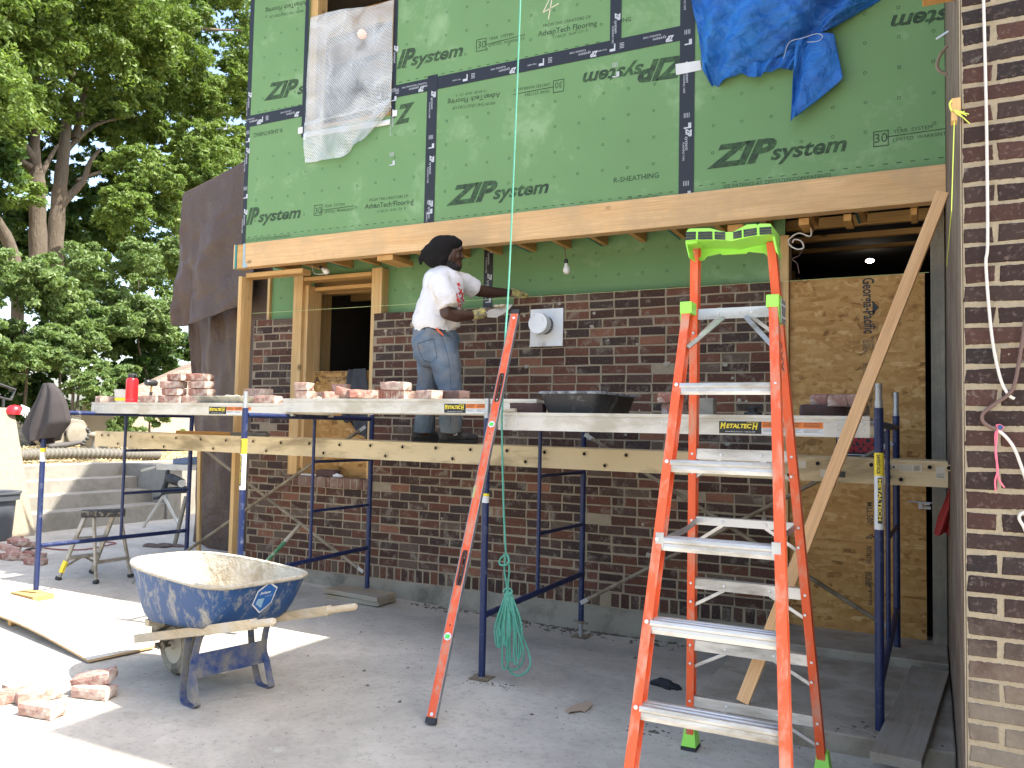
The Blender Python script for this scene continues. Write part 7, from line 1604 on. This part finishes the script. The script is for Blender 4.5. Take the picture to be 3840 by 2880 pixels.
for _ in range(5200):
    x = g.uniform(-13.5, -9.45); y = g.uniform(-3, 8.5); z = bankz(x, y)+.01; a = g.uniform(0, 6.28); l = g.uniform(.04, .14); e = np.array([math.cos(a)*l, math.sin(a)*l, g.uniform(0, .05)]); q = np.array([-e[1], e[0], 0])/l*.006; c = np.array([x, y, z])
    mb.add([c-q, c+e-q, c+e+q, c+q], [(0, 1, 2, 3)])
tag(build('straw', mb, MAT('dry_straw', (.50, .39, .19), .9, var=.4, scale=3, bump=0), smooth=0), 'dry straw scattered over the bank', 'straw', kind='stuff')
# rail fence fragment, helmet
xq = -10.2
mb = MB(); pts = [PX(-60, 1420, xq), PX(57, 1462, xq), PX(40, 1500, xq), PX(30, 1535, xq)]; mb.tube(pts[:3], .022, 8); mb.tube([PX(-60, 1475, xq), PX(40, 1500, xq)], .018, 8); mb.tube([PX(14, 1490, xq), PX(10, 1560, xq)], .02, 8); tag(build('black_railing', mb, m_black), 'black metal railing end at the left edge above the leaning board', 'railing')
c = PX(54, 1535, -8.9); mb = MB(); mb.lathe(c+(0, 0, -.07), [(.105, 0), (.105, .05), (.085, .10), (.05, .125), (.01, .132)], 22); hl_ = thing('hard_hat', 'red and white helmet sitting on the leaning strand board at left', 'helmet', tuple(c)); build('shell', mb, m_red, hl_)
mb = MB()
for k in range(5): t = -.8+.35*k; mb.tube([c+(.105, .05+.03*k-.02, -.07-.02*k), c+(.09, .07+.02*k, .02), c+(.05, .06, .06)], .008, 6)
build('white_cage', mb, m_label_w, hl_)
# leaning strand board and grey bin
A0, A1 = PX(*cA(15, 1190), -7.9), PX(*cA(160, 1183), -7.9); B1 = PX(0, 1533, -8.95); B1r = PX(52, 1530, -8.95)
yl = A1[1]; wdt = 1.22
mb = MB(); b0 = np.array([-7.9, A1[1]-wdt, gz(-7.9, 2)]); b1 = np.array([-7.9, A1[1], gz(-7.9, 2)]); t1 = np.array([-8.95, PX(52, 1530, -8.95)[1], PX(52, 1530, -8.95)[2]]); t0 = t1-np.array([0, wdt, 0])
mb.prism([b0, b1, t1, t0], (-.013, 0, -.004)); tag(build('leaning_sheet', mb, m_osb_pale, smooth=0), 'sunlit strand board sheet leaning on the retaining wall at the left edge', 'board')
pb = PZ(40, 2028, gz(-7.5, 2)); bc = np.array([PZ(45, 2022, -.06)[0]-.15, PZ(45, 2022, -.06)[1]-.18, -.06])
bn = thing('trash_bin', 'dark grey plastic trash bin at the left edge behind the brick heap', 'bin', tuple(bc)); r0 = .255; H_ = PY(60, 1848, bc[1])[2]+.06
m_bin = MAT('grey_plastic', (.075, .082, .092), .5, bump=.1)
mb = MB(); mb.lathe(bc, [(r0*.86, 0), (r0*.9, .02), (r0*1.0, H_-.16), (r0*1.0, H_-.02)], 30, capt=False); build('barrel', mb, m_bin, bn)
mb = MB(); mb.lathe(bc+(0, 0, H_-.02), [(r0*1.0, -.10), (r0*1.16, -.09), (r0*1.18, -.02), (r0*1.24, -.012), (r0*1.24, .012), (r0*1.1, .014), (r0*.98, -.01)], 30, capb=False, capt=False); build('rolled_rim', mb, m_bin, bn)
# hoses on the ground
mb = MB(); mb.tube(smooth_path([PZ(*t, -.052) for t in (cA(60, 1190), cA(110, 1235), cA(250, 1280), cA(500, 1290), cA(700, 1255), cA(745, 1240), cA(600, 1225))]), .008, 6); tag(build('red_hose', mb, MAT('red_rubber', (.22, .05, .04), .6)), 'thin red hose snaking over the concrete behind the scaffold', 'hose')
mb = MB(); mb.tube(smooth_path([PZ(*t, -.055) for t in (c1(140, 300), c1(180, 280), c1(230, 285), c1(260, 270), c1(210, 265), c1(165, 275), c1(150, 310), c1(200, 325), c1(215, 300))]), .011, 6); tag(build('coiled_hose', mb, MAT('dark_hose', (.06, .035, .03), .6)), 'dark hose coil among the far heap of bricks', 'hose')
# small step stool
fts = [PZ(*cA(325, 1512), -.062), PZ(*cA(605, 1538), -.062), PZ(*cA(860, 1490), -.062), PZ(*cA(572, 1462), -.062)]
tps = [PY(*cA(530, 1035), .78), PY(*cA(590, 1040), .80), PY(*cA(780, 1025), .98), PY(*cA(735, 1030), .96)]
so_ = thing('step_stool', 'small aluminium step stool with a black top standing behind the wheelbarrow', 'step stool', tuple(sum(fts)/4)); m_st = MAT('worn_aluminium', (.42, .37, .29), .55, .4, var=.2, scale=8, bump=.1, dirt=(.25, .21, .15), amt=.35)
F = fts
for k, (a, b) in enumerate(zip(F, tps)):
    mb = MB(); mb.bar(a, b, .045 if k in (0, 3) else .03, .022, (0, 1, 0)); lg = build('leg', mb, m_st, so_, bevel=.003)
    mb = MB(); d_ = unit(b-a); mb.bar(a+d_*.0-np.array([0, 0, .002]), a+d_*.03, .055, .032, (0, 1, 0)); build('rubber_foot', mb, m_rubber, lg, bevel=.002)
    if k == 0: mb = MB(); mb.bar(a+d_*.07, a+d_*.18, .046, .024, (0, 1, 0)); build('yellow_sticker', mb, m_label_y, lg)
def mixp(a, b, t): return a+(b-a)*t
for (i, j, t) in ((0, 3, .33), (1, 2, .30), (0, 3, .62), (1, 2, .62)):
    mb = MB(); mb.bar(mixp(F[i], tps[i], t), mixp(F[j], tps[j], t), .07 if i == 0 else .03, .03); build('cross_step', mb, m_st, so_, bevel=.003)
for (i, j, t0_, t1_) in ((0, 1, .15, .33), (3, 2, .15, .33)):
    mb = MB(); mb.bar(mixp(F[i], tps[i], .18), mixp(mixp(F[0], tps[0], .33), mixp(F[3], tps[3], .33), .5), .012, .018); build('brace', mb, m_st, so_)
tc = sum(tps)/4; mb = MB(); ax_ = unit((tps[2]+tps[3]-tps[0]-tps[1])*[1, 1, 0]); sx_ = np.array([-ax_[1], ax_[0], 0]); mb.obox(tc+(0, 0, .012), ax_*.19, sx_*.075, (0, 0, .032)); build('top_tray', mb, MAT('splattered_black', (.03, .028, .026), .7, bump=.4, dirt=(.35, .30, .22), amt=.2, dscale=25), so_, bevel=.008)
# saw stand by the steps
ys_ = 3.6; sw = thing('saw_stand', 'folding saw stand with a black saw on it beside the brown tarp', 'saw', tuple(PY(640, 1960, ys_)))
mb = MB()
def sA(x, y, yy=ys_): return PY(*cA(x, y), yy)
mb.bar(sA(935, 1150), sA(1100, 895), .03, .03); build('stand_leg', mb, m_alu2, sw); mb = MB(); mb.bar(sA(1230, 1150), sA(1100, 895), .03, .03); build('stand_leg', mb, m_alu2, sw)
mb = MB(); mb.prism([sA(1045, 665), sA(1285, 668), sA(1285, 712), sA(1045, 706)], (0, .3, 0)); build('table', mb, m_alu2, sw, bevel=.004)
mb = MB(); mb.bar(sA(1040, 685), sA(940, 712), .035, .035); build('side_arm', mb, m_alu2, sw)
mb = MB(); mb.limb([sA(1130, 720), sA(1120, 800), sA(1100, 850)], [.03, .035, .04]); mb.limb([sA(1150, 770), sA(1230, 800)], [.07, .06]); mb.limb([sA(1100, 860), sA(1260, 850)], [.045, .05]); mb.tube(smooth_path([sA(1100, 880), sA(1070, 905), sA(1030, 915)]), .022, 8); build('saw_head', mb, m_black, sw)
mb = MB(); mb.prism([sA(1165, 625), sA(1290, 610), sA(1290, 665), sA(1165, 665)], (0, .2, 0)); build('motor', mb, MAT('slate_blue', (.10, .14, .22), .5), sw, bevel=.01)
mb = MB(); mb.lathe(sA(1242, 805, 3.55), [(.045, 0), (.05, .02), (.05, .06), (.03, .065)], 16, ax=(.5, -1, 0)); build('blower_port', mb, m_alu2, sw)
# timber props by the tarp
beam_obj('wood_stake', PZ(*cA(1180, 1255), -.06), PY(*cA(1265, 900), 2.75), .045, .03, m_studv_grey, 'brown weathered stake leaning by the tarp behind the scaffold', 'stake', (0, -1, .2))
beam_obj('wood_pole', PZ(705, 2075, -.05)+np.array([0, .15, 0]), PY(1/1.951*1365+50, 1400+560/1.951, 2.3), .05, .03, m_studv, 'pale straight batten leaning on the tarp behind the scaffold', 'batten', (0, -1, .2))
lump('tarp_heap', PZ(620, 2050, -.06), (.16, .12, .05), m_btarp, 'crumpled brown tarp heap on the ground by the stake', 'tarp', seed=12, n=8)
# shingled outbuilding behind the boards
xh = -12.0
hs = thing('shingled_outbuilding', 'low outbuilding with brown shingle roof behind the red bottle', 'shed', (-12.8, 6, 0)); n = NT('brown_shingles'); v = n.coord(); br = n.node('ShaderNodeTexBrick'); br.inputs['Scale'].default_value = 1; br.inputs['Brick Width'].default_value = .35; br.inputs['Row Height'].default_value = .16; br.inputs['Mortar Size'].default_value = .012; br.inputs['Color1'].default_value = (.17, .125, .095, 1); br.inputs['Color2'].default_value = (.22, .17, .13, 1); br.inputs['Mortar'].default_value = (.09, .07, .055, 1)
mp = n.node('ShaderNodeCombineXYZ'); sp2 = n.node('ShaderNodeSeparateXYZ'); n.link(v, sp2.inputs[0]); n.link(sp2.outputs[1], mp.inputs[0]); n.link(n.math('MULTIPLY', sp2.outputs[2], 2.2), mp.inputs[1]); n.link(mp.outputs[0], br.inputs['Vector']); n.out(br.outputs['Color'], .9)
q_ = [PX(425, 1484, xh), PX(870, 1492, xh), PX(870, 1318, xh-1.6), PX(692, 1368, xh-1.6)]
mb = MB(); mb.add(q_+[p_+np.array([-.03, 0, -.08]) for p_ in q_], [(0, 1, 2), (0, 2, 3), (6, 5, 4), (7, 6, 4), (0, 4, 5, 1), (1, 5, 6, 2), (2, 6, 7, 3), (3, 7, 4, 0)]); build('roof', mb, n.mat, hs, smooth=0)
mb = MB(); a = PX(440, 1500, xh-.4); b = PX(830, 1500, xh-.4); mb.box(xh-1.5, xh-.25, a[1], b[1], .3, a[2]-.02); build('wall', mb, MAT('tan_siding', (.36, .30, .22), .9), hs, smooth=0)
# ------------------------------------------------------------------ foliage
def leafmat(name, c1_, c2_, tr_=.45):
    n = NT(name); g = n.node('ShaderNodeNewGeometry'); v = n.coord(); c = n.ramp(g.outputs['Random Per Island'], [(0., c1_), (1., c2_)])
    c = n.mix(n.ramp(n.noise(v, .9, 3), [(.35, 0.), (.7, .5)]), c, dim(c2_, 1.15)); n.out(c, .5, 0., None, **{'Specular IOR Level': .35}); t = n.node('ShaderNodeBsdfTranslucent'); n.link(n.mix(.5, c, (.16, .26, .02)), t.inputs[0]); ms = n.node('ShaderNodeMixShader'); ms.inputs[0].default_value = tr_
    n.link(n.b.outputs[0], ms.inputs[1]); n.link(t.outputs[0], ms.inputs[2]); n.link(ms.outputs[0], n.n['Material Output'].inputs[0]); return n.mat
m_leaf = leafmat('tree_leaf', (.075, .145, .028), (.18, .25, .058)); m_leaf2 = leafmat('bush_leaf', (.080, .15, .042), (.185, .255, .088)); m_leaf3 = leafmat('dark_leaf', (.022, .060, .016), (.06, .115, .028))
m_bark = MAT('grey_bark', (.13, .105, .078), .95, var=.35, scale=7, bump=1., bscale=30, bdist=.03, stretch=(1, 1, .25), dirt=(.09, .07, .05), amt=.4, dscale=4)
def leaves(name, C_, sc, n_, size, mat, parent, seed, lump_=.5):
    """leaf sprays: small folded quads scattered through lumpy clusters"""
    g = np.random.default_rng(seed); C_ = np.array(C_, float); sc = np.array(sc, float); k = len(C_)
    w = sc.prod(axis=1)**(.66); m_ = max(60, n_//95); ib = g.choice(k, m_, p=w/w.sum()); ub = g.normal(size=(m_, 3)); ub /= np.linalg.norm(ub, axis=1)[:, None]
    TC_ = C_[ib]+ub*sc[ib]*(g.uniform(.30, 1.12, m_)**.6)[:, None]; TR_ = sc[ib].mean(axis=1)*g.uniform(.16, .42, m_)
    idx = g.integers(0, m_, n_); u = g.normal(size=(n_, 3)); u /= np.linalg.norm(u, axis=1)[:, None]; r = g.uniform(0, 1., n_)**.5
    P = TC_[idx]+u*TR_[idx][:, None]*r[:, None]*np.array([1.15, 1.15, .62]); P[:, 2] -= .35*TR_[idx]*r*r
    nr = u*.5+g.normal(0, .8, u.shape)+np.array([.15, -.1, .5]); nr /= np.linalg.norm(nr, axis=1)[:, None]
    a = np.cross(nr, g.normal(size=(n_, 3))); a /= np.linalg.norm(a, axis=1)[:, None]; b = np.cross(nr, a); s = size*g.uniform(.55, 1.25, n_)[:, None]
    V = np.stack([P-a*s, P-b*s*.42+nr*s*.10, P+a*s, P+b*s*.42+nr*s*.10], 1).reshape(-1, 3)
    me = bpy.data.meshes.new(name); me.vertices.add(4*n_); me.vertices.foreach_set('co', (V-wloc(parent)).ravel().astype(np.float32)); me.loops.add(4*n_); me.loops.foreach_set('vertex_index', np.arange(4*n_, dtype=np.int32)); me.polygons.add(n_); me.polygons.foreach_set('loop_start', np.arange(0, 4*n_, 4, dtype=np.int32)); me.polygons.foreach_set('loop_total', np.full(n_, 4, dtype=np.int32)); me.materials.append(mat); me.update(); me.validate()
    o = bpy.data.objects.new(name, me); COL.objects.link(o); o.parent = parent; return o
def tree(label, xd, limbs, blobs, n_, size, mat, seed, group='trees on the bank'):
    base = PX(*limbs[0][0][0][:2], xd); t = thing('leafy_tree', label, 'tree', tuple(base), group=group); mb = MB()
    for P_, r_ in limbs: 
        pts = [PX(p[0], p[1], xd+(p[2] if len(p) > 2 else 0)) for p in P_]; sp3 = smooth_path(pts, 5); rr2 = np.interp(np.linspace(0, 1, len(sp3)), np.linspace(0, 1, len(r_)), r_); mb.tube(sp3, list(rr2*(1+.06*np.sin(np.arange(len(sp3))*2.1))), 10)
    build('trunk', mb, m_bark, t, smooth=60)
    leaves('crown', [PX(u, v, xd+dx) for u, v, dx, *_ in blobs], [(r*1.1, r, r*.8) for *_, r in blobs], n_, size, mat, t, seed); return t
def e1(x, y, dx=0): return (x/1.659, y/1.659, dx)
g = np.random.default_rng(21)
def blobs_in(u0, u1, v0, v1, n_, r0, r1, d0, d1): return [(g.uniform(u0, u1), g.uniform(v0, v1), g.uniform(d0, d1), g.uniform(r0, r1)) for _ in range(n_)]
XT_ = -17.5
tree('tall leafy tree with a forked pale trunk at the left edge', XT_, [([e1(240, 1900), e1(238, 1600), e1(232, 1250), e1(225, 1080)], [.23, .21, .19, .19]), ([e1(228, 1110), e1(215, 1000), e1(140, 900), e1(60, 800)], [.16, .13, .10, .07]), ([e1(225, 1090), e1(215, 900), e1(228, 700), e1(225, 540), e1(240, 300)], [.15, .12, .10, .09, .05]), ([e1(240, 1120), e1(300, 1000), e1(360, 900)], [.09, .06, .03]), ([e1(190, 1040), e1(110, 980), e1(50, 890)], [.09, .07, .05])],
    blobs_in(-250, 330, -250, 420, 26, .7, 1.25, -1.5, 2.2)+blobs_in(-200, 90, 380, 720, 8, .5, .8, -1, 1.5)+blobs_in(120, 330, 330, 480, 5, .35, .6, -1.5, .5), 90000, .078, m_leaf, 1)
tree('tall leafy tree with a long side limb right of the forked trunk', XT_-.6, [([e1(335, 1900), e1(345, 1500), e1(370, 1200), e1(395, 960), e1(420, 720), e1(440, 560), e1(470, 300)], [.24, .20, .18, .15, .11, .08, .05]), ([e1(385, 1270), e1(450, 1200), e1(520, 1120), e1(560, 1010), e1(620, 930)], [.11, .10, .085, .06, .04]), ([e1(400, 950), e1(520, 830), e1(640, 760), e1(850, 720)], [.08, .06, .04, .02]), ([e1(480, 1120), e1(620, 1070), e1(740, 1040)], [.05, .04, .02]), ([e1(470, 860), e1(520, 600), e1(540, 540)], [.10, .07, .04]), ([e1(780, 60), e1(1000, 90), e1(1200, 170), e1(1500, 190)], [.06, .06, .045, .03]), ([e1(1020, 560), e1(1150, 530), e1(1300, 520)], [.04, .035, .02])],
    blobs_in(300, 1000, -250, 300, 30, .6, 1.1, -1.5, 2.0)+blobs_in(400, 960, 240, 640, 40, .4, .75, -1, 1.5), 140000, .074, m_leaf, 2)
tree('leafy tree leaning in close to the slanted brown tarp', -15.0, [([(640, 1500), (650, 1200), (700, 900), (760, 650)], [.12, .10, .07, .04]), ([(660, 1100), (760, 960), (860, 900)], [.05, .04, .02])],
    blobs_in(440, 940, 540, 830, 24, .32, .58, -1, 1)+blobs_in(400, 690, 740, 1020, 16, .3, .5, -1, 1), 72000, .058, m_leaf, 3)
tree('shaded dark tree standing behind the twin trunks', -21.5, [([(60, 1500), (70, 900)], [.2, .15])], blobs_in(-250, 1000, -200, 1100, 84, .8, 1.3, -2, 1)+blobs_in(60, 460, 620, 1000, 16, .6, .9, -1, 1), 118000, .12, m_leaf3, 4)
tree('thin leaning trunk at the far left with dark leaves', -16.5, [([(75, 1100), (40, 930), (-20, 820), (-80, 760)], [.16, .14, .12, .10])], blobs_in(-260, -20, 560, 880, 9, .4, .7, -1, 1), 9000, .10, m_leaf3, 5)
def bush(label, xd, stems, blobs, n_, size, mat, seed, name='bush'):
    base = PX(*stems[0][0], xd); base[2] = bankz(base[0], base[1]); t = thing(name, label, 'bush', tuple(base), group='bushes along the bank'); mb = MB()
    for P_ in stems: pts = smooth_path([PX(u, v, xd) for u, v in P_], 5); mb.tube(pts, list(np.linspace(.035, .012, len(pts))), 7)
    build('stem', mb, m_bark, t, smooth=60); leaves('foliage', [PX(u, v, xd+dx) for u, v, dx, r in blobs], [(r*1.1, r, r*.8) for *_, r in blobs], n_, size, mat, t, seed)
XB_ = -13.6
bush('large pale green bush at the far left below the trunks', XB_, [[(90, 1560), (100, 1350), (60, 1100)]], blobs_in(-150, 190, 960, 1380, 18, .35, .6, -.8, .6), 34000, .055, m_leaf2, 31)
bush('large bright bush in the middle below the twin trunks', XB_-.3, [[(235, 1540), (225, 1400), (260, 1100)], [(280, 1400), (260, 1300), (265, 1150)]], blobs_in(180, 420, 960, 1330, 16, .35, .55, -.8, .6), 34000, .055, m_leaf2, 32)
bush('rounded bright bush left of the brown tarp', XB_-.6, [[(590, 1500), (520, 1300), (520, 1050)]], blobs_in(400, 690, 930, 1260, 18, .32, .5, -.8, .6), 36000, .052, m_leaf2, 33)
bush('yellow green bush behind the red bottle', -11.6, [[(440, 1560), (430, 1450)]], blobs_in(300, 520, 1380, 1500, 8, .18, .3, -.4, .4), 9000, .05, m_leaf2, 34)
bush('leafy shrub with thin pale stems left of the bottle', -12.4, [[(270, 1560), (275, 1430), (265, 1330)], [(285, 1560), (300, 1430)]], blobs_in(200, 380, 1260, 1440, 8, .16, .28, -.4, .4), 8000, .05, m_leaf2, 35)
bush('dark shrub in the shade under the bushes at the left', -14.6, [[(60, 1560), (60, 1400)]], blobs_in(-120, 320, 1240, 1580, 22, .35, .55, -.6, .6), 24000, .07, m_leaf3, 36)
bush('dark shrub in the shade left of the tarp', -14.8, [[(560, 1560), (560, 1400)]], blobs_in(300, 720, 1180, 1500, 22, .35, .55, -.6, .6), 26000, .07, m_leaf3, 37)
bush('low ivy shrub seen under the left walk board', -11.8, [[(560, 1640), (560, 1580)]], blobs_in(400, 700, 1545, 1640, 10, .13, .22, -.3, .3), 9000, .05, m_leaf2, 38)
